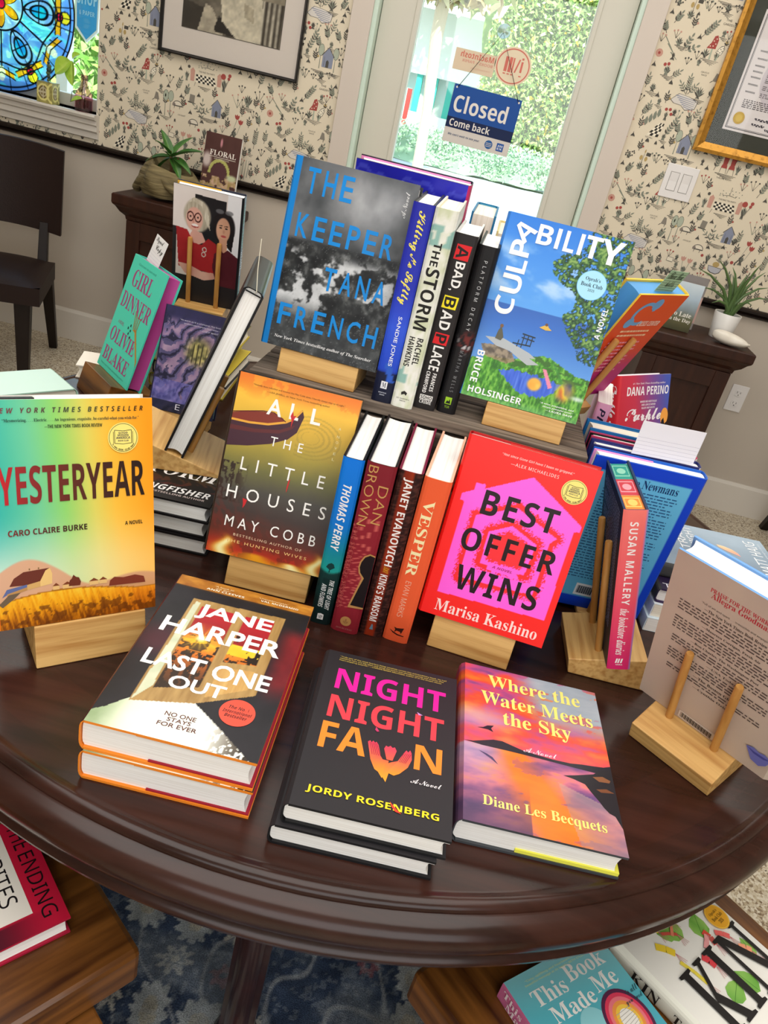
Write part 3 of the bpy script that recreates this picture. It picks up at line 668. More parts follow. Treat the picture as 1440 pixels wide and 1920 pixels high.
# ------------------------------------------------------------------ outside the door
def outside():
    b = MB(); b.box(-30, 4.2, -.3, 30, 60, -.1)
    struct(b.build('ground', mat('pale_asphalt', '#b9bcc0', .9, noise=('#a4a7ab', (1, 1, 1), 2, 4, .4, .7))))
    b = MB(); b.box(XL, WY + .16, -.3, XR, 4.25, -.02); struct(b.build('doorstep', mat('concrete', '#a9a69f', .9)))
    lm = mat('foliage', rough=.6, attr=True, spec=.2); lm.node_tree.nodes['Principled BSDF'].inputs['Transmission Weight'].default_value = 0
    def leaves(b, rnd, n, P, size, cols, flower=None):
        V = []; C = []
        for _ in range(n):
            p = P(); s = size * (.6 + .8 * rnd.random()); a = Vector((rnd.uniform(-1, 1), rnd.uniform(-1, .3), rnd.uniform(-.6, 1))).normalized(); t = a.orthogonal().normalized(); t.rotate(Matrix.Rotation(rnd.uniform(0, 6), 3, a)); q = a.cross(t)
            p = Vector(p); V += [p - t * s, p + q * s * .45, p + t * s, p - q * s * .45]; c = lin(rnd.choice(cols)) if not (flower and rnd.random() < .035) else lin(flower); C += [tuple(c)] * 4
        o = len(b.v); b.v.extend([tuple(v) for v in V]); b.c.extend(C); k = len(V) // 4; b.f.extend([(o + 4 * i, o + 4 * i + 1, o + 4 * i + 2, o + 4 * i + 3) for i in range(k)]); b.m.extend([0] * k)
    r = random.Random(3)
    b = MB(); x0, x1 = -7, 7.5
    b.grid(60, 10, lambda u, v: (x0 + u * (x1 - x0), 23.2 + .9 * v + .15 * np.sin(u * 60), -.1 + .8 * np.sin(PI * .5 * v) + .1 * vn(u * 40, v * 5)), lambda u, v: mixc('#9db598', '#86a382', vn(u * 90, v * 9)))
    leaves(b, r, 11000, lambda: (r.uniform(x0, x1), 23.1 + r.random() * .9, -.05 + .95 * r.random() ** .8), .05, ['#b9cdb6', '#a3bd9f', '#d3e0ce', '#93b08e', '#c6d6c2'])
    tag(b.build('low_hedge', lm), 'low clipped grey green hedge outside beyond the road', 'hedge', kind='stuff')
    b = MB(); x0, x1 = -1.6, 9
    b.grid(50, 40, lambda u, v: (x0 + u * (x1 - x0) + .3 * np.sin(v * 9), 26.5 + .6 * vn(u * 9, v * 7, 2), -.1 + v * 7.5), lambda u, v: mixc('#84a05c', '#a3ba72', vn(u * 60, v * 50)))
    leaves(b, r, 52000, lambda: (r.uniform(x0, x1), 25.6 + r.random(), r.uniform(-.1, 7.4)), .085, ['#a5bd6c', '#bfd083', '#8fae5c', '#d3dfa2', '#aec47a', '#7d9e54'], '#f2c43a')
    tag(b.build('flowering_bush', lm), 'tall bright green bush dotted with yellow flowers outside the door', 'bush', kind='stuff')
    b = MB(); leaves(b, r, 2500, lambda: (r.uniform(-9, -1.6), 27.5 + r.random() * 2, r.uniform(4.2, 8)), .3, ['#b9bd86', '#9aa96a', '#c9c39a', '#8a9a58'])
    leaves(b, r, 900, lambda: (-2.2 + r.gauss(0, .45), 18.4 + r.gauss(0, .3), 3.3 + abs(r.gauss(0, .7))), .26, ['#c9b48c', '#b39a6c', '#a9ad6a', '#d6c8a6'])
    b.tube([(-2.02, 18.6, -.1), (-2.08, 18.6, 1.2), (-2.2, 18.5, 2.6), (-2.2, 18.4, 4.2)], [.13, .11, .13, .16], 12, '#cbb9a2')
    tag(b.build('palm_tree', lm), 'palm tree with pale trunk and dry hanging fronds outside at the left of the door', 'palm tree', kind='stuff')
    t = thing('pavilion', 'white building with turquoise window bars across the road outside', 'building', Vector((-6.4, 30, -.1)))
    b = MB(); b.box(0, 0, 0, 4.6, 3, 1.15); b.box(0, 0, 2.3, 4.6, 3, 4.2); b.box(0, .5, 1.1, 4.6, 3, 2.4); b.build('wall', mat('white_render', '#f1efec', .8), t)
    for k in range(8): MB().box(.25 + .55 * k, .1, 1.15, .45 + .55 * k, .3, 2.3).build('window_bar', mat('turquoise_paint', '#39b3a6', .5) if k == 0 else bpy.data.materials['turquoise_paint'], t)
    b = MB(); b.box(-.06, -.06, 0, .06, .06, 1.75, '#d8433f'); b.box(-.18, -.18, 0, .18, .18, .08, '#d8433f')
    tag(b.build('bollard', M['matte'], mw=Matrix.Translation((-3.35, 24.6, -.1))), 'red post standing outside beside the palm trunk', 'bollard')
    # pennant sign hung outside the window
    b = MB(); pts = [(-.075, .3), (.065, .3), (.052, -.06), (-.008, -.115), (-.066, -.06)]
    b.prism([(x, z) for x, z in pts], 1, 0, .012, '#f3f3f1')
    b.add([(x * .86 - .0, -.001, z * .93 + .004) for x, z in pts], [(0, 1, 2, 3, 4)], '#3f9fdc')
    for t_, z0, z1, w in (('BOOK', .16, .2, .1), ('SHOP', .045, .105, .105), ('& PAPER', .0, .02, .08)):
        v, f = text2d(t_, 'bold'); q = fit(v, (-.006 - w / 2, z0, -.006 + w / 2, z1)); b.add(np.c_[q[:, 0], np.full(len(q), -.002), q[:, 1]], f, '#a9d8f2')
    tag(b.build('pennant_sign', M['matte'], mw=Matrix.Translation((-2.205, 4.2, 1.395))), 'blue and white pointed SHOP banner hanging outside the left window', 'banner')
    b = MB(); b.box(-.03, 0, 0, .03, .06, 1.9, '#f0efec'); tag(b.build('sign_post', M['matte'], mw=Matrix.Translation((-2.36, 4.24, -.1))), 'white post outside the left window holding the blue pointed banner', 'post')
    b = MB(); b.grid(24, 16, lambda u, v: (-9 + u * 7, 12 + .5 * vn(u * 8, v * 6), -.1 + v * 2.0), lambda u, v: mixc('#8fb65e', '#d4e0b4', vn(u * 24, v * 16)))
    leaves(b, r, 4000, lambda: (r.uniform(-9, -2.6), 11.5 + r.random() * .5, r.uniform(-.1, 2.0)), .11, ['#a6cc6e', '#c3dc96', '#86b458'])
    tag(b.build('garden_shrubs', lm), 'sunlit pale green shrubs outside the left window', 'shrubs', kind='stuff')
outside()
# ------------------------------------------------------------------ furniture
TZ = .76; TC = (-.069, 1.15)
def table():
    root = thing('round_table', 'large round dark mahogany table covered with displayed books', 'table', Vector((*TC, 0)))
    prof = [(0, .76), (.30, .76), (.60, .76), (.694, .76), (.697, .7598), (.6995, .7612), (.7035, .7615), (.7085, .760), (.7115, .7565), (.7122, .7525), (.7142, .7512), (.7205, .7500), (.728, .7448), (.7325, .737), (.7335, .7285), (.7305, .7195), (.725, .7135), (.7215, .711), (.7215, .7065), (.7255, .704), (.7275, .6995), (.726, .6945), (.721, .6915), (.66, .6915), (.62, .70), (0, .70)]
    m = mat('mahogany_top', '#2e1a14', .2, coat=.06, spec=.3)
    nt = m.node_tree; p = nt.nodes['Principled BSDF']; tc = nt.nodes.new('ShaderNodeTexCoord')
    mp = nt.nodes.new('ShaderNodeMapping'); mp.inputs['Scale'].default_value = (2.2, 26, 10); nz = nt.nodes.new('ShaderNodeTexNoise'); nz.inputs['Scale'].default_value = 2.2; nz.inputs['Detail'].default_value = 6
    r1 = nt.nodes.new('ShaderNodeValToRGB'); e = r1.color_ramp.elements; e[0].position = .32; e[0].color = (*lin('#26140f'), 1); e[1].position = .72; e[1].color = (*lin('#3b211a'), 1)
    # cross-banded veneer ring
    ln = nt.nodes.new('ShaderNodeVectorMath'); ln.operation = 'LENGTH'; mz = nt.nodes.new('ShaderNodeVectorMath'); mz.operation = 'MULTIPLY'; mz.inputs[1].default_value = (1, 1, 0)
    r2 = nt.nodes.new('ShaderNodeValToRGB'); r2.color_ramp.interpolation = 'CONSTANT'; q = r2.color_ramp.elements; q[0].color = (1, 1, 1, 1); q[1].position = .60; q[1].color = (1.22, 1.12, 1.08, 1)
    for ps, c in ((.668, (.78, .78, .78, 1)), (.671, (1.04, 1.02, 1, 1))):
        k = q.new(ps); k.color = c
    mx = nt.nodes.new('ShaderNodeMix'); mx.data_type = 'RGBA'; mx.blend_type = 'MULTIPLY'; mx.inputs[0].default_value = 1
    nt.links.new(tc.outputs['Object'], mp.inputs[0]); nt.links.new(mp.outputs[0], nz.inputs['Vector']); nt.links.new(nz.outputs['Fac'], r1.inputs[0])
    nt.links.new(tc.outputs['Object'], mz.inputs[0]); nt.links.new(mz.outputs[0], ln.inputs[0]); nt.links.new(ln.outputs['Value'], r2.inputs[0])
    nt.links.new(r1.outputs[0], mx.inputs[6]); nt.links.new(r2.outputs[0], mx.inputs[7]); nt.links.new(mx.outputs[2], p.inputs['Base Color'])
    nr = nt.nodes.new('ShaderNodeMapRange'); nr.inputs[3].default_value = .16; nr.inputs[4].default_value = .3; nt.links.new(nz.outputs['Fac'], nr.inputs[0]); nt.links.new(nr.outputs[0], p.inputs['Roughness'])
    o = MB().lathe(prof, 160).build('table_top', m, root, smooth=True)
    for k in range(4):
        a = -PI / 2 + k * PI / 2; c = (.47 * math.cos(a), .47 * math.sin(a))
        q = []
        for t in np.linspace(0, 2 * PI, 28, endpoint=False):
            rr = .023 + (.0045 if abs(math.sin(t)) < .35 else 0) - (.003 if .35 < abs(math.sin(t)) < .5 else 0)
            q.append((c[0] + rr * math.cos(t), c[1] + rr * math.sin(t)))
        MB().prism(q, 2, .0125, .70).build('leg', M['mahog'], root, smooth=True)
        b = MB(); b.lathe([(.0, .7), (.045, .7), (.045, .665), (.03, .65), (.028, .63)], 24, (c[0], c[1], 0)); b.build('leg_collar', M['mahog'], root, smooth=True); b = MB(); b.lathe([(.03, .0125), (.036, .02), (.036, .05), (.028, .06)], 24, (c[0], c[1], 0)); b.build('foot', M['mahog'], root, smooth=True)
table()

def riser():
    x0, x1, y0, y1, z1 = -.272, .196, .977, 1.36, 1.015
    root = thing('display_riser', 'weathered grey slatted wooden riser crate in the middle of the table', 'riser', Vector((x0, y0, TZ)))
    W, D, H = x1 - x0, y1 - y0, z1 - TZ; n = 4; w = D / n
    for k in range(n): MB().box(0, k * w + (.0 if k == 0 else .003), H - .016, W, (k + 1) * w - .003, H).build('top_slat', M['crate'], root, bevel=.0015)
    for k in range(3): MB().box(.0, .0, .002 + k * .08, W, .014, .074 + k * .08).build('front_slat', M['crate'], root, bevel=.0015)
    for x in (.001, W - .017): MB().box(x, .0145, .001, x + .016, D - .001, H - .0165).build('end_board', M['crate'], root, bevel=.0015)
    MB().box(.018, D - .015, .001, W - .018, D - .001, H - .017).build('back_board', M['crate'], root, bevel=.0015)
riser()

def pedestal(x0, x1, label):
    y0, y1, zt = 3.15, WY - .03, .80
    root = thing('pedestal', label, 'pedestal', Vector(((x0 + x1) / 2, (y0 + y1) / 2, 0)))
    W, D = (x1 - x0) / 2, (y1 - y0) / 2
    def ring(prof):
        b = MB(); v = []; f = []
        for i, (d, z) in enumerate(prof): v += [(-W + d, -D + d, z), (W - d, -D + d, z), (W - d, D - d * .15, z), (-W + d, D - d * .15, z)]
        for i in range(len(prof) - 1): f += [(4 * i + k, 4 * i + (k + 1) % 4, 4 * i + 4 + (k + 1) % 4, 4 * i + 4 + k) for k in range(4)]
        n = len(prof) - 1; f += [(3, 2, 1, 0), (4 * n, 4 * n + 1, 4 * n + 2, 4 * n + 3)]
        return b.add(v, f)
    ring([(.045, .70), (.042, .715), (.025, .73), (.012, .75), (.003, .758), (0, .765), (0, .795), (.004, .80)]).build('cornice_top', M['darkwood'], root, bevel=.001)
    ring([(.05, .12), (.05, .70)]).build('carcass', M['darkwood'], root)
    ring([(.035, 0), (.035, .10), (.045, .12)]).build('plinth', M['darkwood'], root, bevel=.002)
    b = MB(); y = -D + .05; a, c = -W + .05, W - .05
    b.box(a, y - .012, .12, a + .06, y, .70); b.box(c - .06, y - .012, .12, c, y, .70); b.box(a + .06, y - .012, .12, c - .06, y, .19); b.box(a + .06, y - .012, .63, c - .06, y, .70)
    b.build('front_frame', M['darkwood'], root, bevel=.002)
pedestal(-1.535, -1.07, 'dark brown wooden pedestal cabinet under the hollow wood planter left of the door')
pedestal(.645, 1.105, 'dark brown wooden pedestal cabinet under the white plant pot right of the door')

def chair(x, y, rz, label):
    mw = Matrix.Translation((x, y, 0)) @ Matrix.Rotation(rz, 4, 'Z')
    r = thing('dining_chair', label, 'chair', mw)   # front towards -y
    # padded seat, curved back slab, tapered legs
    b = MB(); n = 20
    b.grid(n, n, lambda u, v: ((u - .5) * .47 * (1 - .05 * v), -.23 + v * .44, .44 + .035 * (1 - np.abs(2 * u - 1) ** 4) * (1 - np.abs(2 * v - 1) ** 4)), lambda u, v: np.tile(S('#2a1a15'), (len(u), 1)))
    b.prism([(-.235, -.23), (.235, -.23), (.223, .21), (-.223, .21)], 2, .37, .44)
    b.build('seat', M['leather'], r, smooth=True)
    b = MB(); m = 14
    def P(u, v, s): return ((u - .5) * .49, .225 + .05 * (1 - (2 * u - 1) ** 2) + .06 * v + s - .03, .57 + .33 * v - .012 * (2 * u - 1) ** 2)
    b.grid(m, 8, lambda u, v: P(u, v, 0), lambda u, v: np.tile(S('#1d120e'), (len(u), 1))); b.grid(m, 8, lambda u, v: P(u, v, .028), lambda u, v: np.tile(S('#1d120e'), (len(u), 1)))
    for e in (0, 1):
        b.grid(m, 1, lambda u, v, e=e: P(u, e + 0 * u, .028 * v), lambda u, v: np.tile(S('#1d120e'), (len(u), 1))); b.grid(8, 1, lambda u, v, e=e: P(e + 0 * u, u, .028 * v), lambda u, v: np.tile(S('#1d120e'), (len(u), 1)))
    b.build('backrest', M['leather'], r, smooth=True)
    for s in (-1, 1):
        q = lambda cx, cy, z, h: [(cx - h, cy - h, z), (cx + h, cy - h, z), (cx + h, cy + h, z), (cx - h, cy + h, z)]
        F = [(0, 1, 5, 4), (1, 2, 6, 5), (2, 3, 7, 6), (3, 0, 4, 7), (3, 2, 1, 0), (4, 5, 6, 7)]
        MB().add(q(s * .165, -.17, 0.0, .019) + q(s * .165, -.17, .368, .03), F).build('leg', M['espresso'], r, bevel=.002)
        MB().add(q(s * .195, .37, 0.0, .017) + q(s * .195, .185, .368, .024), F).build('leg', M['espresso'], r, bevel=.002)
        MB().add(q(s * .175, .185, .387, .02) + q(s * .175, .235, .60, .017), F).build('back_post', M['espresso'], r, bevel=.002)
chair(-1.945, 2.945, .36, 'dark brown leather chair with a curved back under the stained glass window')
chair(1.755, 3.06, .0, 'dark leather chair by the wall at the right, mostly cut off by the picture edge')

def low_table(corner, ang, L, Wd, label, name='side_table'):
    """corner = the visible top corner; long side runs along ang, short side along ang+90"""
    zt, th = .525, .055
    mw = Matrix.Translation((corner[0], corner[1], 0)) @ Matrix.Rotation(ang, 4, 'Z')
    r = thing(name, label, 'side table', mw)
    MB().box(0, 0, zt - th, L, Wd, zt).build('top', M['slab'], r, bevel=.007)
    for x in (.05, L - .1): MB().box(x, .03, .0125 if True else 0, x + .05, Wd - .03, zt - th - .0005).build('leg_panel', M['slab'], r, bevel=.003)
low_table((-.166, .487), math.radians(232.5), .62, -.46, 'low varnished wooden side table holding the red book at the left front', 'side_table')
low_table((.128, .552), math.radians(-43), .85, .455, 'low varnished wooden side table holding the teal and the floral books at the right front')

# ------------------------------------------------------------------ things on the wall and in the window
def wall_frame(name, x0, z0, x1, z1, fw, fd, fm, mat_col, opening, art, label, cat):
    """opening: (x0,z0,x1,z1) of the picture; art(MB) paints at y=0 plane in wall coordinates"""
    r = thing(name, label, cat, Vector(((x0 + x1) / 2, WY, (z0 + z1) / 2))); inv = (-(x0 + x1) / 2, -(z0 + z1) / 2)
    X = lambda x: x + inv[0]; Z = lambda z: z + inv[1]
    prof = [(0, -.001), (0, -fd), (fw * .35, -fd - .004), (fw * .75, -fd + .004), (fw, -fd + .007), (fw, -.001)]
    b = MB(); v = []; f = []
    for d, y in prof: v += [(X(x0 + d), y, Z(z0 + d)), (X(x1 - d), y, Z(z0 + d)), (X(x1 - d), y, Z(z1 - d)), (X(x0 + d), y, Z(z1 - d))]
    n = len(prof)
    for i in range(n): f += [(4 * i + k, 4 * i + (k + 1) % 4, 4 * ((i + 1) % n) + (k + 1) % 4, 4 * ((i + 1) % n) + k) for k in range(4)]
    b.add(v, f).build('frame', fm, r)
    MB().box(X(x0 + fw * .9), -.008, Z(z0 + fw * .9), X(x1 - fw * .9), -.0015, Z(z1 - fw * .9), mat_col).build('mount', M['matte'], r)
    b = MB(); art(b, X, Z); b.build('picture', M['matte'], r)
    MB().box(X(x0 + fw), -fd + .006, Z(z0 + fw), X(x1 - fw), -fd + .008, Z(z1 - fw)).build('glazing', M['picglass'], r)
    return r
def photo_art(b, X, Z):
    x0, z0, x1, z1 = -1.447, 1.437, -1.034, 1.93
    def col(u, v):
        x = u; y = v * 1.2
        C = ramp(fbm(u * 5, v * 6, 3, 2), (.2, '#4a443c'), (.8, '#8c8474'))
        C = put(C, pmask(u, v, [(0, .42), (.35, .3), (.42, 1), (0, 1)]), S('#6d675b')); C = put(C, pmask(u, v, [(.0, .0), (.28, .0), (.22, .16), (0, .2)]), S('#3d3831'))
        C = put(C, pmask(u, v, [(.16, .0), (.42, .0), (.3, .17), (.22, .2)]), S('#b3a995')); C = put(C, pmask(u, v, [(.32, .02), (.55, .0), (.55, .06), (.36, .13)]), S('#2e2a25'))
        C = put(C, pmask(u, v, [(.4, .1), (.55, .0), (.8, .0), (.78, .45), (.62, .62), (.35, .6), (.36, .3)]), S('#c9c0aa')); C = put(C, pmask(u, v, [(.6, .26), (.7, .23), (.72, .13), (.62, .16)]), S('#aaa08a'))
        C = put(C, pmask(u, v, [(.8, .0), (1, .0), (1, 1), (.76, 1)]), ramp(np.sin(u * 120) * .5 + .5 * vn(u * 50, v * 3), (-.3, '#3c362e'), (.9, '#c9c1ae')))
        C = put(C, ((u > .77) & (np.abs(v - .33) < .022)), S('#8d8472')); C = put(C, ((u > .77) & (v > .355) & (v < .36)), S('#2c2822'))
        C = put(C, pmask(u, v, [(.08, .5), (.3, .44), (.32, .7), (.06, .75)]), S('#2f2b26'))
        return C * (.85 + .3 * fbm(u * 30, v * 34, 2, 8))[:, None]
    b.box(X(x0 - .002), -.0095, Z(z0 - .002), X(x1 + .002), -.0085, Z(z1 + .002), '#55504a')
    b.grid(90, 110, lambda u, v: (X(x0 + u * (x1 - x0)), 0 * u - .0098, Z(z0 + v * (z1 - z0))), col)
wall_frame('framed_photograph', -1.539, 1.332, -.942, 2.05, .013, .02, M['black'], '#ddd3ca', None, photo_art, 'sepia photograph with a wide pale mount in a thin black frame on the wallpaper', 'picture')
def cert_art(b, X, Z):
    x0, z0, x1, z1 = .746, 1.531, 1.10, 1.93; y = -.0095
    b.box(X(x0), y, Z(z0), X(x1), -.0082, Z(z1), '#e8e2e2')
    for d, w in ((.008, .0025), (.0125, .0012)):
        for a, c, e, g in ((x0 + d, z0 + d, x1 - d, z0 + d + w), (x0 + d, z1 - d - w, x1 - d, z1 - d), (x0 + d, z0 + d, x0 + d + w, z1 - d), (x1 - d - w, z0 + d, x1 - d, z1 - d)): b.box(X(a), y - .0004, Z(c), X(e), y, Z(g), '#3c3a3c')
    t = np.linspace(0, 2 * PI, 40, endpoint=False); b.add(np.c_[X(.93 + .11 * np.cos(t)), np.full(40, y - .0003), Z(1.72 + .11 * np.sin(t))], [tuple(range(40))], '#d3cbd2')
    r = random.Random(4)
    for k, zz in enumerate((1.80, 1.775, 1.752, 1.733, 1.714, 1.69, 1.665)):
        v, f = text2d('WHEREAS', 'bold'); q = fit(v, (.778, zz, .815, zz + .006)); b.add(np.c_[X(q[:, 0]), np.full(len(q), y - .0006), Z(q[:, 1])], f, '#3a3638')
        for m in range(3):
            x = .835
            while x < 1.065: w = .004 + .012 * r.random(); b.box(X(x), y - .0006, Z(zz + .004 - .0055 * m), X(min(x + w, 1.07)), y - .0003, Z(zz + .0065 - .0055 * m), '#6a6468'); x += w + .004
    for m in range(5):
        x = .785
        while x < 1.07: w = .004 + .012 * r.random(); b.box(X(x), y - .0006, Z(1.64 - .0062 * m), X(min(x + w, 1.07)), y - .0003, Z(1.643 - .0062 * m), '#5b5558'); x += w + .004
    g = [(X(.792 + (.0225 if k % 2 else .020) * math.cos(PI * k / 24)), y - .0012, Z(1.578 + (.0225 if k % 2 else .020) * math.sin(PI * k / 24))) for k in range(48)]
    b.add(g, [tuple(range(48))], '#c9a227')
    t = np.linspace(0, 2 * PI, 30, endpoint=False); b.add(np.c_[X(.792 + .013 * np.cos(t)), np.full(30, y - .0015), Z(1.578 + .013 * np.sin(t))], [tuple(range(30))], '#dcbb45')
    for zz, x, w in ((1.585, .85, .06), (1.566, .845, .05), (1.57, .93, .05), (1.556, .90, .035)):
        p = [(x + w * k / 14, zz + .004 * math.sin(k * 1.9) + .002 * math.sin(k * 3.1)) for k in range(15)]
        for a, c in zip(p[:-1], p[1:]): b.box(X(a[0]), y - .0006, Z(min(a[1], c[1])), X(c[0] + .0004), y - .0003, Z(max(a[1], c[1]) + .0008), '#4a4650')
wall_frame('framed_certificate', .664, 1.438, 1.18, 2.02, .036, .022, M['gold'], '#3d3f37', None, cert_art, 'certificate with a gold seal on a dark mount in an ornate gold frame', 'picture')
def switch():
    r = thing('light_switch', 'white double rocker light switch plate on the wallpaper', 'light switch', Vector((.662, WY, 1.312)))
    MB().box(-.064, -.006, -.063, .064, -.0012, .063).build('plate', M['plastic'], r, bevel=.002)
    g = mat('switch_gap', '#8f8a84', .5)
    for k in (-1, 1):
        MB().box(k * .025 - .0185, -.0066, -.035, k * .025 + .0185, -.006, .035).build('rocker_frame', g, r)
        MB().add([(k * .025 - .0165, -.0075, -.033), (k * .025 + .0165, -.0075, -.033), (k * .025 + .0165, -.0068, 0), (k * .025 - .0165, -.0068, 0), (k * .025 - .0165, -.0092, .033), (k * .025 + .0165, -.0092, .033), (k * .025 + .0165, -.0062, .033), (k * .025 - .0165, -.0062, .033), (k * .025 - .0165, -.0062, -.033), (k * .025 + .0165, -.0062, -.033)],
                 [(0, 1, 2, 3), (3, 2, 5, 4), (4, 5, 6, 7), (1, 0, 8, 9), (0, 3, 4, 7, 8), (2, 1, 9, 6, 5)]).build('rocker', M['plastic'], r)
    r = thing('power_outlet', 'white power outlet plate low on the beige wall', 'outlet', Vector((1.232, WY, .531)))
    MB().box(-.037, -.005, -.06, .037, -.0012, .06).build('plate', M['plastic'], r, bevel=.002)
    for k in (-1, 1):
        MB().prism([(.0165 * math.cos(a), k * .024 + max(-.0135, min(.0135, .0165 * math.sin(a)))) for a in np.linspace(0, 2 * PI, 28, endpoint=False)], 1, -.0068, -.005).build('socket', M['plastic'], r)
        b = MB(); b.box(-.0085, -.0072, k * .024 - .001, -.0065, -.0068, k * .024 + .008); b.box(.0055, -.0072, k * .024 - .001, .0075, -.0068, k * .024 + .007); b.box(-.002, -.0072, k * .024 - .0095, .002, -.0068, k * .024 - .0055); b.build('slot', M['black'], r)
switch()
def closed_sign():
    y = WY + .062
    r = thing('closed_sign', 'blue and white Closed Come back sign hanging in the glass door', 'sign', Vector((-.174, y, 1.36)))
    a = math.radians(-1.0)
    def P(x, z, d): return (x * math.cos(a) - z * math.sin(a), d, x * math.sin(a) + z * math.cos(a))
    W, H = .141, .107; b = MB()
    b.prism([P(x, z, 0)[::2] for x, z in ((-W, -H), (W, -H), (W, H), (-W, H))], 1, 0, .003, '#d9d2cc')
    def q(x0, z0, x1, z1, c, d): b.add([P(x0, z0, d), P(x1, z0, d), P(x1, z1, d), P(x0, z1, d)], [(0, 1, 2, 3)], c)
    q(-W, -.012, W, H, '#1d4f9e', -.0004); q(-W, -.052, W, -.012, '#14244e', -.0005)
    def t(s, x0, z0, x1, z1, c, st='bold', off=0): v, f = text2d(s, st, off); w = fit(v, (x0, z0, x1, z1)); b.add([P(x, z, -.0008) for x, z in w], f, c)
    t('Closed', -.127, .008, .098, .073, '#e9e4df'); t('Come back', -.127, -.045, .045, -.017, '#e9e4df'); t('We can’t wait to see you!', -.122, -.082, .012, -.071, '#5b6784', 'boldi')
    n = 24; tt = np.linspace(0, 2 * PI, n, endpoint=False); b.add([P(.054 + .0165 * math.cos(k), -.079 + .0165 * math.sin(k), -.0007) for k in tt], [tuple(range(n))], '#2b5f9e')
    for k in (-.006, .0, .006): q(.042, -.08 + k - .001, .066, -.08 + k + .001, '#d9d2cc', -.0009)
    q(.088, -.094, .117, -.064, '#2456a4', -.0007); t('AM', .092, -.078, .113, -.07, '#dfe3ea'); t('EX', .092, -.089, .113, -.081, '#dfe3ea')
    for k in (-1, 1): b.add([P(k * .13 + .004 * math.cos(c), .096 + .004 * math.sin(c), -.001) for c in tt], [tuple(range(n))], '#e8e6e2')
    b.build('board', M['print'], r)
    e = Vector((.003, -.012, .315)); MB().tube([P(-.127, .097, -.002), e, P(.127, .097, -.002)], .0014, 6).build('cord', M['black'], r)
    s = thing('suction_cup', 'clear suction cup hook on the glass door holding the hanging sign cord', 'hook', Matrix.Translation((-.171, WY + .0665, 1.682)) @ Matrix.Rotation(PI / 2, 4, 'X'))
    MB().lathe([(.026, 0), (.024, .003), (.014, .007), (.008, .010), (.008, .016), (0, .017)], 28).build('cup', mat('clear_rubber', '#cfe0dc', .15, trans=.6), s, smooth=True)
    # window stickers on the door glass, read from outside
    y = WY + .0665
    b = MB(); b.box(-.083, 0, -.038, .083, .0008, .038, '#e4cfb4')
    def m(s_, x0, z0, x1, z1, c, st='bold'): v, f = text2d(s_, st); w = fit(v, (x0, z0, x1, z1)); b.add(np.c_[-w[:, 0], np.full(len(w), -.0005), w[:, 1]], f, c)
    m('MacIntosh', -.075, .01, .06, .032, '#d87a6a'); m('BOOKS + PAPER', -.075, -.006, .05, .004, '#dda08e'); m('macintoshbooks', -.07, -.024, .01, -.018, '#dfb39c', 'noto')
    tag(b.build('window_decal', M['matte'], mw=Matrix.Translation((-.257, y, 1.556))), 'cream rectangular shop name sticker in mirror writing on the door glass', 'sticker')
    b = MB(); t = np.linspace(0, 2 * PI, 48, endpoint=False)
    b.prism([(.074 * math.cos(k), .068 * math.sin(k)) for k in t], 1, 0, .0008, '#ecdcc0')
    R2 = lambda r1, r2: b.add([(r1 * math.cos(k), -.0004, r1 * .93 * math.sin(k)) for k in t] + [(r2 * math.cos(k), -.0004, r2 * .93 * math.sin(k)) for k in t], [(i, (i + 1) % 48, 48 + (i + 1) % 48, 48 + i) for i in range(48)], '#d9796c')
    R2(.0665, .062)
    for x, w, z0, z1, sk in ((-.034, .012, -.022, .03, 0), (-.018, .012, -.022, .03, 0), (-.003, .006, -.022, .03, 0), (.008, .006, -.02, .028, .012), (.03, .008, -.016, .022, 0)):
        b.add([(x, -.0004, z0), (x + w, -.0004, z0), (x + w + sk, -.0004, z1), (x + sk, -.0004, z1)], [(0, 1, 2, 3)], '#d9796c')
    for x in (-.034, -.018, -.003, .03): b.box(x, -.0006, -.031, x + .01, -.0003, -.027, '#d9796c')
    b.box(.03, -.0006, .028, .038, -.0003, .035, '#d9796c')
    tag(b.build('window_decal', M['matte'], mw=Matrix.Translation((-.103, y, 1.573))), 'round cream sticker with red book spines on the door glass', 'sticker')
closed_sign()
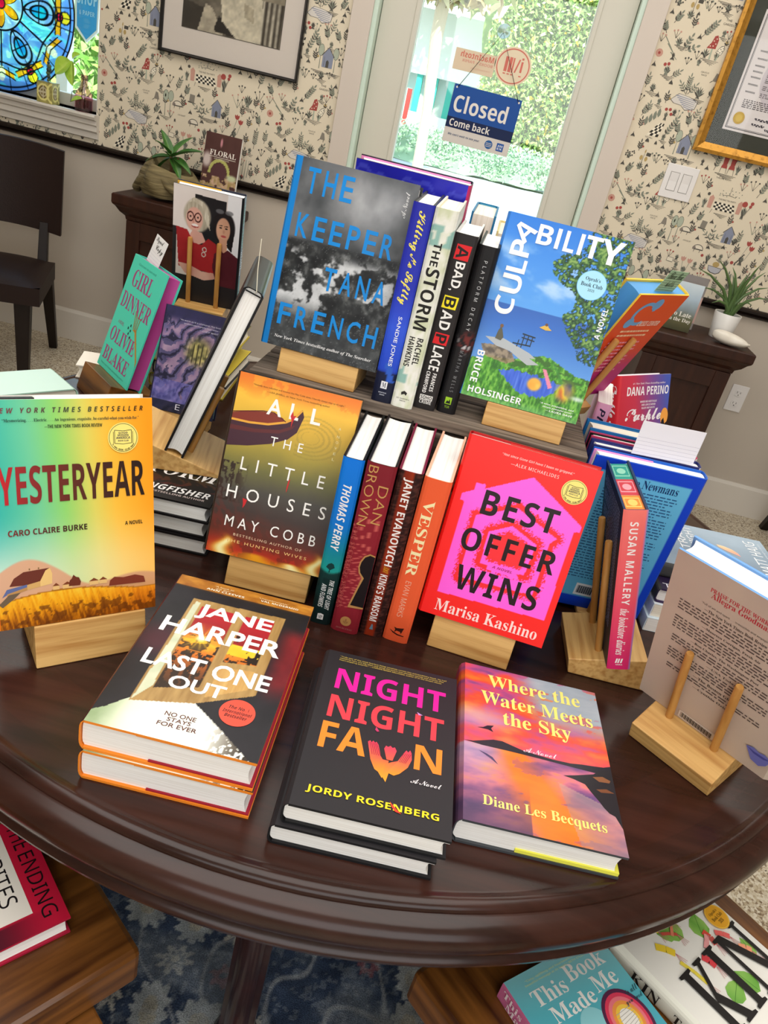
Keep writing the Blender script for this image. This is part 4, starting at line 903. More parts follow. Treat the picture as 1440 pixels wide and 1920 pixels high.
def stained_panel():
    r = thing('stained_glass_panel', 'round blue and gold stained glass panel leaning in the left window', 'stained glass', Vector((-2.26, WY + .035, 1.362)))
    R0 = .328
    def col(u, v):
        a = u * 2 * PI; rr = v; x = rr * np.cos(a); y = rr * np.sin(a)
        C = mixc('#4f86d8', '#79b4e8', vn(a * 9, rr * 11, 3)); C = put(C, (vn(a * 7, rr * 6, 9) > .72) * .8, S('#58cfe0')); C = put(C, (vn(a * 8 + 3, rr * 7, 19) > .78) * .8, S('#a6e6d8'))
        C = put(C, rr < .3, mixc('#7fb0e6', '#bfe6ee', vn(a * 5, rr * 12, 5)))
        s6 = np.abs(((a / (PI / 3)) % 1) - .5) * 2          # 1 between petals
        pet = .27 * (1 - s6 ** 1.5 * .75); C = put(C, (rr < pet), mixc('#f7b21c', '#f08018', vn(a * 3, rr * 9, 2))); C = put(C, rr < .05, S('#d0163c'))
        # six drops round the middle
        al = (a - PI / 6) % (PI / 3) - PI / 6; lx = rr * np.cos(al) - .52; ly = rr * np.sin(al)
        d = np.sqrt((lx / .2) ** 2 + (ly / (.125 + .04 * lx / .2)) ** 2); C = put(C, (d < 1), mixc('#6f9ae4', '#8cc0ee', vn(a * 12, rr * 9, 6))); C = put(C, (d < .58), mixc('#18b4cf', '#1f74d8', vn(a * 14, rr * 14, 7)))
        # gold brackets and red buds near the rim
        al2 = a % (PI / 3) - PI / 6; bx = rr * np.cos(al2) - .80; by = rr * np.sin(al2)
        al3 = (a + PI / 6) % (PI / 3) - PI / 6; gx = rr * np.cos(al3) - .80; gy = rr * np.sin(al3)
        C = put(C, (np.abs(gx + .02) < .035) & (np.abs(gy) < .2), S('#f2a51e')); C = put(C, np.hypot(gx - .075, gy) < .07, S('#f9d02a')); C = put(C, np.hypot(gx, gy) < .042, S('#d2163e'))
        C = put(C, (np.abs(bx + .04 - .3 * np.abs(by)) < .03) & (np.abs(by) < .18), S('#f0a022')); C = put(C, (np.sqrt((bx / .09) ** 2 + (by / .05) ** 2) < 1), S('#e6f2d0'))
        C = put(C, rr > .955, S('#5b94e6')); C = np.clip(C * 1.12, 0, 1)
        # leading
        L = np.zeros_like(a)
        def ln(dist, w=.011): np.maximum(L, 1 - sm(w * .6, w * 1.3, np.abs(dist)), out=L)
        ln(rr - .3); ln(rr - .06, .009); ln(np.where(rr < .3, rr - pet, 1)); ln((d - 1) * .13); ln((d - .58) * .12); ln(rr - .72 - .05 * np.cos(6 * a)); ln(rr - .95); ln(np.hypot(gx, gy) - .045, .009); ln(np.hypot(gx - .075, gy) - .07, .009)
        ln(np.where((rr > .3) & (rr < .72), rr * np.sin((a % (PI / 3)) - PI / 6), 1)); ln(np.where((d < 1) | (rr > .72), ly, 1), .008); ln(np.where(d < 1, lx, 1), .008)
        ln(np.where(rr > .72, rr * np.sin(((a * 24 / (2 * PI)) % 1 - .5) * 2 * PI / 24), 1), .008); ln(np.where((np.abs(gy) < .21), np.abs(gx + .02) - .036, 1), .008); ln(np.where((np.abs(by) < .2), bx + .04 - .3 * np.abs(by) - .03, 1), .008); ln(np.where((np.abs(by) < .2), bx + .04 - .3 * np.abs(by) + .03, 1), .008)
        return put(C, L, S('#14161c'))
    MB().grid(420, 130, lambda u, v: (v * R0 * np.cos(u * 2 * PI), 0 * u + .0, v * R0 * np.sin(u * 2 * PI)), col).build('coloured_glass', M['stained'], r)
    b = MB(); n = 72; v = []; 
    for k in range(n):
        a = 2 * PI * k / n
        for q in range(6): v.append(((R0 + .0035 * math.cos(q * PI / 3)) * math.cos(a), .0035 * math.sin(q * PI / 3), (R0 + .0035 * math.cos(q * PI / 3)) * math.sin(a)))
    b.add(v, [(6 * i + q, 6 * i + (q + 1) % 6, 6 * ((i + 1) % n) + (q + 1) % 6, 6 * ((i + 1) % n) + q) for i in range(n) for q in range(6)]); b.build('lead_rim', M['black'], r, smooth=True)
stained_panel()
def leafgrid(b, base, tip, width, up, cols, n=10, fold=.25, droop=.0):
    base = Vector(base); tip = Vector(tip); d = tip - base; s = d.cross(Vector(up)).normalized(); nn = s.cross(d).normalized()
    def f(u, v):
        w = width * np.sin(PI * np.clip(v, 0, 1) ** .8) ** .8; q = (u - .5) * 2
        P = [base[i] + d[i] * v + s[i] * q * w / 2 + nn[i] * (np.abs(q) * w * fold - droop * v * v) for i in range(3)]
        return P
    b.grid(6, n, f, lambda u, v: put(mixc(cols[0], cols[1], vn(u * 5 + base[0] * 91, v * 8)), (np.abs(u - .5) < .09) * .5, S(cols[2])))
def sill_things():
    r = thing('bead_bottle', 'small square mosaic patterned bottle with a beaded stopper on the window sill', 'bottle', Vector((-2.025, WY + .0, WZ0 + .0005)))
    b = MB()
    def face(u, v):
        C = mixc('#b7ab6a', '#8f8a4c', vn(u * 22, v * 22)); d = np.hypot(u - .42, v - .5); C = put(C, np.abs(d - .36) < .05, S('#e6dc8c')); C = put(C, d < .31, mixc('#6c5a34', '#8a7a4a', vn(u * 30, v * 30)))
        C = put(C, (np.abs(d - .2) < .03) | ((np.abs(u - .42) < .03) & (d < .3)) | ((np.abs(v - .5) < .03) & (d < .3)), S('#c9bfa0')); C = put(C, np.abs(np.hypot(u - 1.1, v - .5) - .45) < .05, S('#e6dc8c')); return C
    h = .082
    for P in (lambda u, v: (-.035 + .07 * u, 0 * u - .03, h * v), lambda u, v: (0 * u + .035, -.03 + .06 * u, h * v), lambda u, v: (.035 - .07 * u, 0 * u + .03, h * v), lambda u, v: (0 * u - .035, .03 - .06 * u, h * v)): b.grid(30, 34, P, face)
    b.box(-.035, -.03, h - .001, .035, .03, h, '#9a9458'); b.build('body', M['gloss'], r)
    b = MB()
    for k, (x, q) in enumerate(((0, .006), (.002, .008), (-.001, .009), (.003, .011), (.004, .009), (0, .006))):
        z = h + .008 + .013 * k; b.lathe([(q * math.sin(PI * t / 6), z - q * math.cos(PI * t / 6)) for t in range(7)], 12, (x, 0, 0), '#3a4a44' if k % 2 else '#5c6a4a')
    b.build('stopper', M['gloss'], r, smooth=True)
    v = thing('bud_vase', 'pink glass bud vase with a trailing vine cutting on the window sill', 'vase', Vector((-1.868, WY + .01, WZ0 + .0005)))
    MB().lathe([(.0, .0), (.034, 0), (.037, .006), (.036, .04), (.038, .055), (.034, .072), (.02, .092), (.0145, .108), (.0145, .135), (.017, .142), (.0155, .142), (.013, .135), (.013, .108), (.018, .092), (.032, .072), (.0355, .055), (.034, .04), (.034, .004), (0, .004)], 36, closed=True).build('glass_body', M['pinkglass'], v, smooth=True)
    MB().lathe([(0, .0045), (.033, .0045), (.033, .045), (0, .045)], 28).build('water', glass_mat('tinted_water', (.55, .42, .45), .05), v, smooth=True)
    b = MB(); b.tube([(.004, 0, .01), (.002, .0, .08), (-.004, -.002, .14), (-.03, -.012, .175), (-.055, -.02, .18)], .0018, 7, '#4a5a2c'); b.tube([(.015, 0, .03), (-.01, -.005, .085), (-.035, -.035, .07), (-.03, -.055, .03)], .0016, 7, '#4a5a2c'); b.tube([(-.004, 0, .13), (.0, -.02, .05), (.0, -.04, .03)], .0014, 6, '#3a4626')
    b.build('stem', M['leafp'], v, smooth=True)
    c = ('#9ccc3e', '#bfe054', '#e0f290')
    for base, tip, w, up in (((-.05, -.02, .182), (-.115, -.03, .12), .075, (0, -1, .6)), ((-.045, -.022, .185), (-.03, -.04, .09), .06, (-.4, -1, .2)), ((-.05, -.01, .19), (-.02, .0, .215), .05, (0, -.4, 1)), ((-.03, -.055, .03), (.03, -.07, .055), .04, (0, -.6, 1))):
        b = MB(); leafgrid(b, base, tip, w, up, c); b.build('leaf', M['leafp'], v, smooth=True)
sill_things()
def planter():
    r = thing('driftwood_planter', 'hollow driftwood planter with a small leafy plant on the left pedestal', 'planter', Vector((-1.352, 3.285, .8008)))
    m = mat('driftwood', '#8a7b55', .8, noise=('#54482c', (3, 3, 26), 2.5, 5, .35, .7), bump=((3, 3, 30), 4, .7, .01))
    def shape(u, v):
        a = u * 2 * PI; k = 1 + .14 * np.sin(3 * a + 1) + .08 * np.sin(7 * a + v * 3); rr = (.095 + .03 * np.sin(PI * v) - .02 * v) * k
        return rr * np.cos(a) * 1.15, rr * np.sin(a) * .8, .012 + v * (.125 + .025 * np.cos(a - 2.6))
    b = MB(); b.grid(60, 18, shape, lambda u, v: np.tile(S('#8a7b55'), (len(u), 1)))
    b.grid(60, 6, lambda u, v: tuple(np.asarray(q) * (1 - .35 * v) if i < 2 else np.asarray(q) - .05 * v for i, q in enumerate(shape(u, 1 + 0 * u))), lambda u, v: np.tile(S('#5c4f33'), (len(u), 1)))
    b.build('bowl', m, r, smooth=True)
    b = MB(); b.tube([(-.13, -.02, .022), (-.1, -.05, .06), (-.03, -.07, .1), (.04, -.085, .06), (.1, -.06, .018)], [.02, .02, .016, .015, .014], 10); b.build('root', m, r, smooth=True)
    b = MB(); b.lathe([(0, .085), (.075, .085)], 24); b.build('soil', mat('soil', '#2e241a', .95), r)
    b = MB(); b.tube([(0, 0, .08), (.004, -.004, .13), (-.004, -.006, .19)], .005, 8, '#6b4526'); b.tube([(.002, 0, .12), (.03, 0, .17)], .0035, 7, '#6b4526'); b.build('stem', M['leafp'], r, smooth=True)
    c = ('#2f5a24', '#4c7d34', '#7ba352')
    for t, w in (((-.1, -.03, .16), .04), ((-.09, .0, .1), .04), ((.12, -.02, .24), .05), ((.1, -.03, .15), .045), ((-.03, -.05, .24), .04), ((.02, -.07, .21), .045), ((.05, .03, .27), .04), ((-.05, .02, .27), .035), ((.07, -.06, .12), .04)):
        b = MB(); leafgrid(b, (0, -.003, .165), t, w, (0, -.2, 1), c, droop=.03); b.build('leaf', M['leafp'], r, smooth=True)
    # aloe in a white pot
    r = thing('potted_aloe', 'spiky aloe in a white pot on the right pedestal', 'potted plant', Vector((.992, 3.325, .8005)))
    MB().lathe([(0, 0), (.04, 0), (.042, .004), (.054, .1), (.053, .102), (.049, .1), (.0475, .085), (0, .085)], 40, closed=True).build('pot', M['ceramic'], r, smooth=True)
    MB().lathe([(0, .0865), (.0472, .0865)], 24).build('soil', bpy.data.materials['soil'], r)
    rnd = random.Random(5); tips = [(-.125, -.03, .29), (-.185, -.02, .24), (.03, -.04, .31), (.105, 0, .23), (.115, -.03, .19), (-.05, .02, .27), (-.09, -.04, .13), (.08, .03, .28), (.0, -.06, .25), (-.03, .05, .24), (.05, -.07, .16), (-.13, .03, .17), (.06, .06, .2), (.02, .02, .26)]
    for t in tips:
        p0 = Vector((rnd.uniform(-.012, .012), rnd.uniform(-.012, .012), .085)); t = Vector(t); mid = p0.lerp(t, .45) + Vector((0, 0, .03)) - Vector((t[0], t[1], 0)) * .12
        pts = [p0, p0.lerp(mid, .5) + Vector((0, 0, .008)), mid, mid.lerp(t, .55) + Vector((0, 0, .01)), t]
        MB().tube(pts, [.0075, .0075, .0062, .0038, .0006], 8, '#55703f').build('leaf', M['leafp'], r, smooth=True)
    # smooth white stone
    b = MB(); b.grid(36, 18, lambda u, v: ((.075 + .008 * np.cos(2 * PI * u)) * np.cos(2 * PI * u) * np.sin(PI * v), .045 * np.sin(2 * PI * u) * np.sin(PI * v), 0.0245 - .024 * np.cos(PI * v) * (1 + .0 * u) + .012 * np.cos(2 * PI * u + 2.4) * np.sin(PI * v) * (v > .5)), lambda u, v: mixc('#f1ece2', '#ded6c8', vn(u * 20, v * 10)))
    tag(b.build('stone', M['matte'], smooth=True, mw=Matrix.Translation((1.0, 3.215, .8008)) @ Matrix.Rotation(-.35, 4, 'Z')), 'smooth white shell shaped stone in front of the white pot', 'stone')
planter()
# ------------------------------------------------------------------ books lying at the front of the table
HP = PI / 2
def good_club(b, cx, cy, rx, ry, ring='#2b2a28'):
    b.disc(cx, cy, rx, ry, '#f3e27c'); b.disc(cx, cy, rx * .93, ry * .93, ring, .965)
    x0, x1, y0, y1 = cx - rx * .55, cx + rx * .55, cy - ry * .42, cy + ry * .5
    b.line([(x0, y0 + ry * .06), (x0, y1), (cx, y1 - ry * .06), (x1, y1), (x1, y0 + ry * .06), (cx, y0), (x0, y0 + ry * .06)], .0006, ring)
    b.line([(x0 - rx * .08, y0 + ry * .04), (x0 - rx * .08, y1 - ry * .1)], .0005, ring); b.line([(x1 + rx * .08, y0 + ry * .04), (x1 + rx * .08, y1 - ry * .1)], .0005, ring)
    for t, q0, q1, w in (('GOOD', .26, .38, .3), ('MORNING', .11, .23, .36), ('AMERICA', -.08, .08, .46), ('BOOK CLUB', -.24, -.15, .34)): b.text(t, (cx - rx * w, cy + ry * q0, cx + rx * w, cy + ry * q1), '#20264a', 'bold')
    t = 'A GMA BOOK CLUB PICK'; n = len(t)
    for k, ch in enumerate(t):
        if ch == ' ': continue
        a = -PI / 2 + (k - (n - 1) / 2) * .105; x, y = cx + rx * .8 * math.cos(a), cy + ry * .8 * math.sin(a); b.text(ch, (x - rx * .04, y - ry * .05, x + rx * .04, y + ry * .05), '#2b2a28', 'bold')

def art_jh(u, v):
    n = fbm(u * 9, v * 13, 4, 1); C = mixc('#17161a', '#262329', n)
    C = put(C, (sm(.80, .95, u) * sm(.28, .45, v) * (1 - sm(.72, .82, v)) * .8), mixc('#6d121a', '#a32528', n)); C = put(C, ell(u, v, .12, .52, .14, .09, .8) * .5, S('#6b1a2c'))
    C = put(C, v > .925, mixc('#8a4d12', '#d99a3a', fbm(u * 14, v * 40, 4, 3))); C = put(C, sm(.905, .93, v) * (v <= .925) * .5, S('#8a4d12'))
    # light falling out of the doorway over the ground
    fl = pmask(u, v, [(.155, .16), (.30, .225), (.52, .215), (.72, .12), (.97, -.01), (-.01, -.01), (-.01, .055), (.06, .09)])
    C = put(C, fl, mixc('#dfe6cc', '#fbfbf2', sm(.1, .5, u) * .7 + .3 * n)); C = put(C, fl * (1 - sm(.02, .22, u)) * .8, mixc('#5f7c4a', '#b9c9a0', n)); C = put(C, fl * sm(.6, .95, u) * (fbm(u * 60, v * 60, 2, 7) > .45), S('#33291f'))
    fr = pmask(u, v, [(.175, .845), (.84, .857), (.845, .33), (.52, .21), (.16, .148)]); C = put(C, fr, mixc('#8d6a39', '#c3a165', fbm(u * 40, v * 8, 3, 4)))
    C = put(C, pmask(u, v, [(.2, .83), (.235, .82), (.24, .25), (.17, .16)]), mixc('#b8c4a4', '#e8e2c8', n))
    sky = lambda: ramp(v + .05 * n, (.3, '#3c2410'), (.42, '#8a4a16'), (.52, '#d0701c'), (.58, '#f0a42a'), (.64, '#8f1f22'), (.8, '#b3202c'))
    for P in ([(.255, .80), (.505, .805), (.505, .30), (.25, .24)], [(.575, .805), (.775, .81), (.775, .50), (.565, .475)]):
        k = pmask(u, v, P); C = put(C, k, sky()); C = put(C, k * (v < .60) * (v > .50) * (fbm(u * 26, v * 30, 4, 8) > .52), S('#2a160c')); C = put(C, k * (v < .5) * (fbm(u * 50, v * 40, 3, 6) > .5), S('#2c1a0c'))
    k = pmask(u, v, [(.575, .805), (.775, .81), (.775, .50), (.565, .475)]); C = put(C, k * (v < .6) * (v > .53), mixc('#e8b21e', '#f6da4a', n)); C = put(C, k * (fbm(u * 18, v * 16, 4, 12) > .55) * (v < .66), S('#23170d'))
    C = put(C, pmask(u, v, [(.565, .44), (.785, .465), (.785, .35), (.56, .255)]), mixc('#b98a4a', '#d2ad6a', fbm(u * 50, v * 6, 3, 2)))
    dx, dy = (u - .365) * 1., (v - .585) * 1.5; d = np.hypot(dx, dy); a = np.arctan2(dy, dx); k = pmask(u, v, [(.255, .80), (.505, .805), (.505, .30), (.25, .24)])
    C = put(C, k * np.clip((1 - d / .17) * (.45 + .55 * np.abs(np.cos(a * 7)) ** 6), 0, 1), S('#ffd23a')); C = put(C, k * (1 - sm(.01, .045, d)), S('#fff6c0'))
    return C
def make_jh():
    b = Book(.1611, .2517, .0358, edge='#f08a2a', back='#e9ecdd', mat='gloss').front(art_jh, .0011).spine(lambda u, v: mixc('#2a2425', '#7a2026', fbm(u * 4, v * 20, 3, 3)), .004)
    W = '#f6f4ef'
    for t, bx in (('JANE', (.241, .71, .774, .822)), ('HARPER', (.076, .578, .895, .684)), ('LAST ONE', (.09, .36, .906, .457)), ('OUT', (.313, .263, .667, .337))): b.text(t, bx, W, 'sans', .025)
    for t, bx in (('NO ONE', (.393, .118, .578, .14)), ('STAYS', (.419, .093, .561, .113)), ('FOR EVER', (.376, .065, .61, .086))): b.text(t, bx, '#5e3530', 'sans', .012)
    b.disc(.783, .216, .108, .071, '#e8503c')
    for t, y in (('The No. 1', .232), ('International', .208), ('Bestseller', .186)): b.text(t, (.783 - .0068 * len(t), y, .783 + .0068 * len(t), y + .018), '#3a1a16', 'boldi')
    b.text('‘A book to', (.27, .962, .41, .974), '#f1d9a8'); b.text('die for’', (.28, .947, .39, .958), '#f1d9a8'); b.text('ANN CLEEVES', (.22, .93, .5, .944), '#f6ead0', 'bold')
    b.text('‘Unputdownable’', (.6, .955, .82, .967), '#f1d9a8'); b.text('VAL McDERMID', (.62, .938, .9, .951), '#f6ead0', 'bold')
    b.flap('back', '#9c1f33', .38).flap('front', '#f08a2a', .3); return b
j1 = make_jh(); r = j1.place((-.2428, .4885, .832, .0394, HP), 'thick hardback with a glowing open door on its cover, top of the orange edged pair', 'orange edged door thrillers')
j2 = make_jh(); j2.place((-.2418, .487, .796, .0434, HP), 'orange edged hardback lying underneath the door cover book', 'orange edged door thrillers')

def make_nnf():
    b = Book(.1497, .2247, .0251, edge='#1d1d1f', back='#1f1e20', bulge=.005).front('#29272a').spine(lambda u, v: mixc('#262427', '#7a2432', (np.abs(u - .45) < .16) * (vn(u * 9, v * 60) > .45) * (v > .3) * (v < .85)), .003)
    for t, bx, c in (('NIGHT', (.099, .725, .919, .875), '#f41f9b'), ('NIGHT', (.092, .528, .916, .68), '#f4404c'), ('FA', (.081, .335, .40, .497), '#f98a2e'), ('N', (.729, .333, .915, .482), '#f98a2e')): b.text(t, bx, c, 'bold', .03)
    g = lambda u, v: ramp(v, (.23, '#f6a02c'), (.3, '#f98a2e'), (.36, '#f4584a'), (.43, '#e33e5a'))
    for P in ([(.405, .43), (.42, .44), (.43, .43), (.44, .442), (.455, .432), (.462, .44), (.478, .425), (.505, .36), (.52, .345), (.56, .345), (.56, .3), (.53, .24), (.5, .27), (.475, .28), (.44, .33)],
              [(.545, .35), (.52, .41), (.53, .43), (.545, .425), (.56, .435), (.575, .425), (.59, .432), (.605, .412), (.585, .35)],
              [(.58, .34), (.62, .355), (.655, .41), (.67, .43), (.684, .42), (.695, .435), (.706, .42), (.712, .38), (.69, .33), (.64, .285), (.605, .268), (.57, .275), (.557, .222), (.53, .25), (.54, .32)]): b.poly(P, g)
    for k in range(5): b.line([(.42 + .011 * k, .43), (.447 + .014 * k, .36)], .0006, '#9c2440'); b.line([(.655 + .012 * k, .41), (.63 + .01 * k, .35)], .0006, '#9c2440')
    b.poly([(.44, .51), (.445, .53), (.47, .505), (.455, .50)], '#c23a6a'); b.poly([(.715, .69), (.76, .675), (.73, .67)], '#c88ad0')
    b.text('JORDY ROSENBERG', (.077, .074, .915, .118), '#f7d827', 'bold', .012); b.poly([(.6, .125), (.63, .105), (.66, .085), (.68, .075), (.64, .08), (.615, .1)], '#e0402c')
    b.text('A Novel', (.716, .25, .921, .278), '#e6e1e4', 'script')
    for k, t in enumerate(('“Truly one of the most fearless living novelists comes this extraordinary book. No half', 'measures here, just big ideas and living characters and relentless parody and surprise after', 'heart-stopping surprise.” —CARMEN MARIA MACHADO, author of In the Dream House')): b.text(t, (.09, .955 - .014 * k, .92 - .02 * k, .967 - .014 * k), '#dcc25a', 'noto')
    b.flap('front', '#f4f2f0', .3); return b
make_nnf().place((-.0456, .4814, .8103, .0575, HP), 'black hardback with pink, red and orange title letters, top of its pair', 'black neon lettered hardbacks')
make_nnf().place((-.053, .4765, .7852, .0575, HP), 'black hardback lying beneath the one with pink and orange title letters', 'black neon lettered hardbacks')

def art_wws(u, v):
    n = fbm(u * 4 + v * 1.5, v * 9, 5, 2); m = fbm(u * 5 - v * 3, v * 14, 5, 7)
    n = .55 * n + .45 * fbm(u * 6 + 3 * v, v * 28, 4, 31); m = .6 * m + .4 * fbm(u * 7 - 5 * v, v * 30, 4, 33)
    sk = ramp(n, (.25, '#7a4a86'), (.40, '#c2507c'), (.52, '#e2503a'), (.66, '#f5792a'), (.8, '#f9a23a'))
    sk = put(sk, sm(.55, .8, u + .35 * v - .1) * sm(.58, .78, v) * (.4 + .6 * (m > .45)), mixc('#7f92a6', '#b9c2c4', m)); sk = put(sk, (1 - sm(.46, .62, v)) * .6, mixc('#d94a5c', '#e86a8a', m)); sk = put(sk, ell(u, v, .1, .62, .22, .06, .9) * .7, S('#c9b2cc'))
    dg = (u - .45) + .9 * (v - .3) * (v - .55); wat = ramp(m, (.25, '#5f4a7c'), (.45, '#9a5a86'), (.6, '#d8788a'), (.75, '#f0904a'))
    path = np.exp(-((u - .40 - (.34 - v) * .75) / (.10 + .30 * (.45 - v))) ** 2); wat = put(wat, np.clip(path * (.55 + .9 * (m > .42)), 0, 1), mixc('#f0662a', '#fb8e2c', n))
    wat = put(wat, sm(.35, .1, u) * sm(.12, .45, v) * .7, mixc('#7f86b4', '#c7b4d0', fbm(u * 3, v * 40, 3, 5))); wat = put(wat, (1 - sm(.0, .3, v)) * (u < .42) * .75, mixc('#3e2a44', '#6a4a6c', m))
    wat = put(wat, pmask(u, v, [(.62, .32), (1.01, .22), (1.01, -.01), (.72, -.01)]) * .55, mixc('#8a6a72', '#d0b4a0', fbm(u * 6 + v * 18, v * 6, 4, 9)))
    C = np.where((v > .44)[:, None], sk, wat); return C
w = Book(.1636, .2391, .0322, edge='#43464a', back='#2e3032', bulge=.006, mat='gloss').front(art_wws, .0011).spine(lambda u, v: art_wws(.06 * u, v) * .75, .003)
w.poly([(.0, .445), (.06, .45), (.2, .487), (.26, .49), (.31, .48), (.40, .462), (.5, .455), (.6, .45), (.72, .452), (.8, .462), (.88, .468), (.95, .475), (1., .49), (1., .435), (.9, .428), (.7, .432), (.5, .436), (.3, .438), (.12, .437)], '#2b2a33')
w.poly([(.66, .368), (.74, .385), (.80, .40), (.87, .418), (.93, .455), (1., .47), (1., .14), (.965, .2), (.93, .21), (.90, .235), (.88, .26), (.83, .31), (.8, .345), (.73, .36)], '#2c2a2e'); w.poly([(.86, .40), (.93, .415), (.98, .40), (.97, .385), (.9, .38)], '#8a5a3c'); w.poly([(.87, .33), (.94, .345), (.99, .33), (.9, .318)], '#7a4c34')
w.poly([(.09, .545), (.13, .553), (.16, .57), (.205, .578), (.185, .556), (.2, .535), (.165, .545)], '#241f2c'); w.poly([(.1, .40), (.15, .39), (.19, .375), (.225, .34), (.17, .37)], '#4a3f66')
Y = '#f7ec7e'
for t, bx in (('Where the', (.172, .852, .862, .942)), ('Water Meets', (.118, .722, .932, .812)), ('the Sky', (.272, .578, .757, .692)), ('Diane Les Becquets', (.12, .085, .893, .152))): w.text(t, bx, Y, 'serif')
w.text('A Novel', (.402, .455, .631, .487), '#efd9e2', 'script').flap('back', '#eeea58', .36, .0042)
w.stext('Les Becquets', (.35, .15, .65, .3), '#caa94a', 'serif')
w.place((.1155, .5355, .7926, .058, HP), 'hardback with an orange sunset over water on its cover, lying alone at the right front')

# ------------------------------------------------------------------ books standing on wedge stands, facing the front
def art_yest(u, v):
    C = ramp(u + .12 * (v - .6), (.0, '#2fb0a6'), (.25, '#6cc79a'), (.42, '#8ccf6c'), (.6, '#d7ce5e'), (.75, '#f3b83c'), (1., '#f79a1e'))
    C = put(C, (1 - sm(.2, .55, v)) * .85 * (1 - .45 * u), mixc('#e6f0dc', '#f6dfa2', u)); hill = .20 + .09 * np.exp(-((u - .18) / .26) ** 2) + .02 * np.sin(u * 9) + .025 * sm(.7, 1, u) * 0 - .03 * sm(.35, .6, u)
    C = put(C, sm(-.006, .006, hill - v), mixc('#d8a98a', '#c98a4e', sm(.1, .28, .3 - v) * .6 + .4 * u)); fld = .115 + .045 * np.sin(PI * np.clip(u * 1.1 + .05, 0, 1)) * (1 - .35 * u)
    n = fbm(u * 60, v * 18, 3, 3); st = fbm(u * 90 + v * 30, v * 14, 3, 4)
    C = put(C, v < fld, ramp(st * .55 + .45 * sm(0, .16, v), (.2, '#7a3f0a'), (.4, '#c9780f'), (.6, '#f0a418'), (.85, '#f7c83a'))); C = put(C, (v < fld) * sm(.5, 1, u) * .45, S('#e2701a'))
    C = put(C, (v < .09) * (fbm(u * 28, v * 50, 3, 9) > .56) * .6, S('#5a2c0c')); C = put(C, (np.abs(v - fld) < .003), S('#b0701c')); return C
y = Book(.1617, .2404, .034, back='#2aa08c', edge='#efece4', mat='gloss', bt=.0016).front(art_yest, .0011).spine('#f0801a')
y.poly([(.066, .197), (.095, .232), (.153, .256), (.312, .262), (.25, .206), (.165, .195)], '#6a3226'); y.poly([(.25, .206), (.285, .252), (.312, .262), (.325, .235), (.322, .188), (.17, .172), (.165, .195)], '#e8c07a'); y.poly([(.165, .195), (.25, .206), (.25, .18), (.165, .172)], '#d2a565')
y.poly([(.02, .15), (.05, .185), (.17, .198), (.17, .186), (.06, .165)], '#5d6a9a'); y.poly([(.05, .165), (.17, .186), (.17, .172), (.05, .15)], '#b98a54'); y.poly([(.0, .12), (.06, .16), (.13, .165), (.09, .14), (.02, .105)], '#6b5a48')
for x in (.185, .24): y.poly([(x, .262), (x + .008, .262), (x + .008, .27), (x, .27)], '#8a6a48')
for x, w_ in ((.325, .04), (.385, .06), (.555, .06), (.62, .05)): y.poly([(x, .156), (x + w_, .156), (x + w_, .176), (x + w_ * .5, .186), (x, .176)], '#e2b878'); y.poly([(x - .002, .174), (x + w_ * .5, .188), (x + w_ + .002, .174)], '#7c4024')
y.poly([(.423, .165), (.43, .19), (.445, .2), (.455, .216), (.47, .205), (.49, .2), (.501, .18), (.495, .163)], '#6a3020'); y.poly([(.683, .14), (.69, .165), (.72, .18), (.78, .172), (.86, .178), (.92, .165), (.93, .135)], '#7a3524')
y.text('YESTERYEAR', (.036, .556, .939, .722), lambda u, v: ramp(u, (.03, '#c8202c'), (.2, '#8e2a2a'), (.5, '#5a2c22'), (.75, '#3a241e'), (1, '#231a18')), 'bold', .01)
y.text('CARO CLAIRE BURKE', (.078, .42, .556, .447), lambda u, v: ramp(u, (0, '#8a2a2a'), (.6, '#2a1c1a')), 'bold'); y.text('A NOVEL', (.802, .423, .92, .441), '#2a1c14', 'bold')
y.text('NEW YORK TIMES BESTSELLER', (.03, .944, .936, .966), lambda u, v: ramp(u, (0, '#8a3a4a'), (.5, '#3c4a3a'), (1, '#3a2a14')), 'boldi', space=1.7)
y.text('“Mesmerizing. . . . Electric. . . . An ingenious, exquisite, be-careful-what-you-wish-for.”', (.085, .904, .909, .921), '#24443c', 'serif'); y.text('—THE NEW YORK TIMES BOOK REVIEW', (.324, .878, .673, .893), '#1f3326', 'bold')
good_club(y, .804, .826, .099, .068); y.flap('back', '#232426', .02, .012, .30)
y.place((-.3883, .5933, .8073, .7161, .2808), 'hardback with a farm under a teal to orange sky, standing at the far left')
stand((-.3883, .5933, .8073, .7161, .2808), .1617, .034, TZ, 'pale wooden stand under the book with the farm cover', uc=.56, wd=.118, wf=.002)

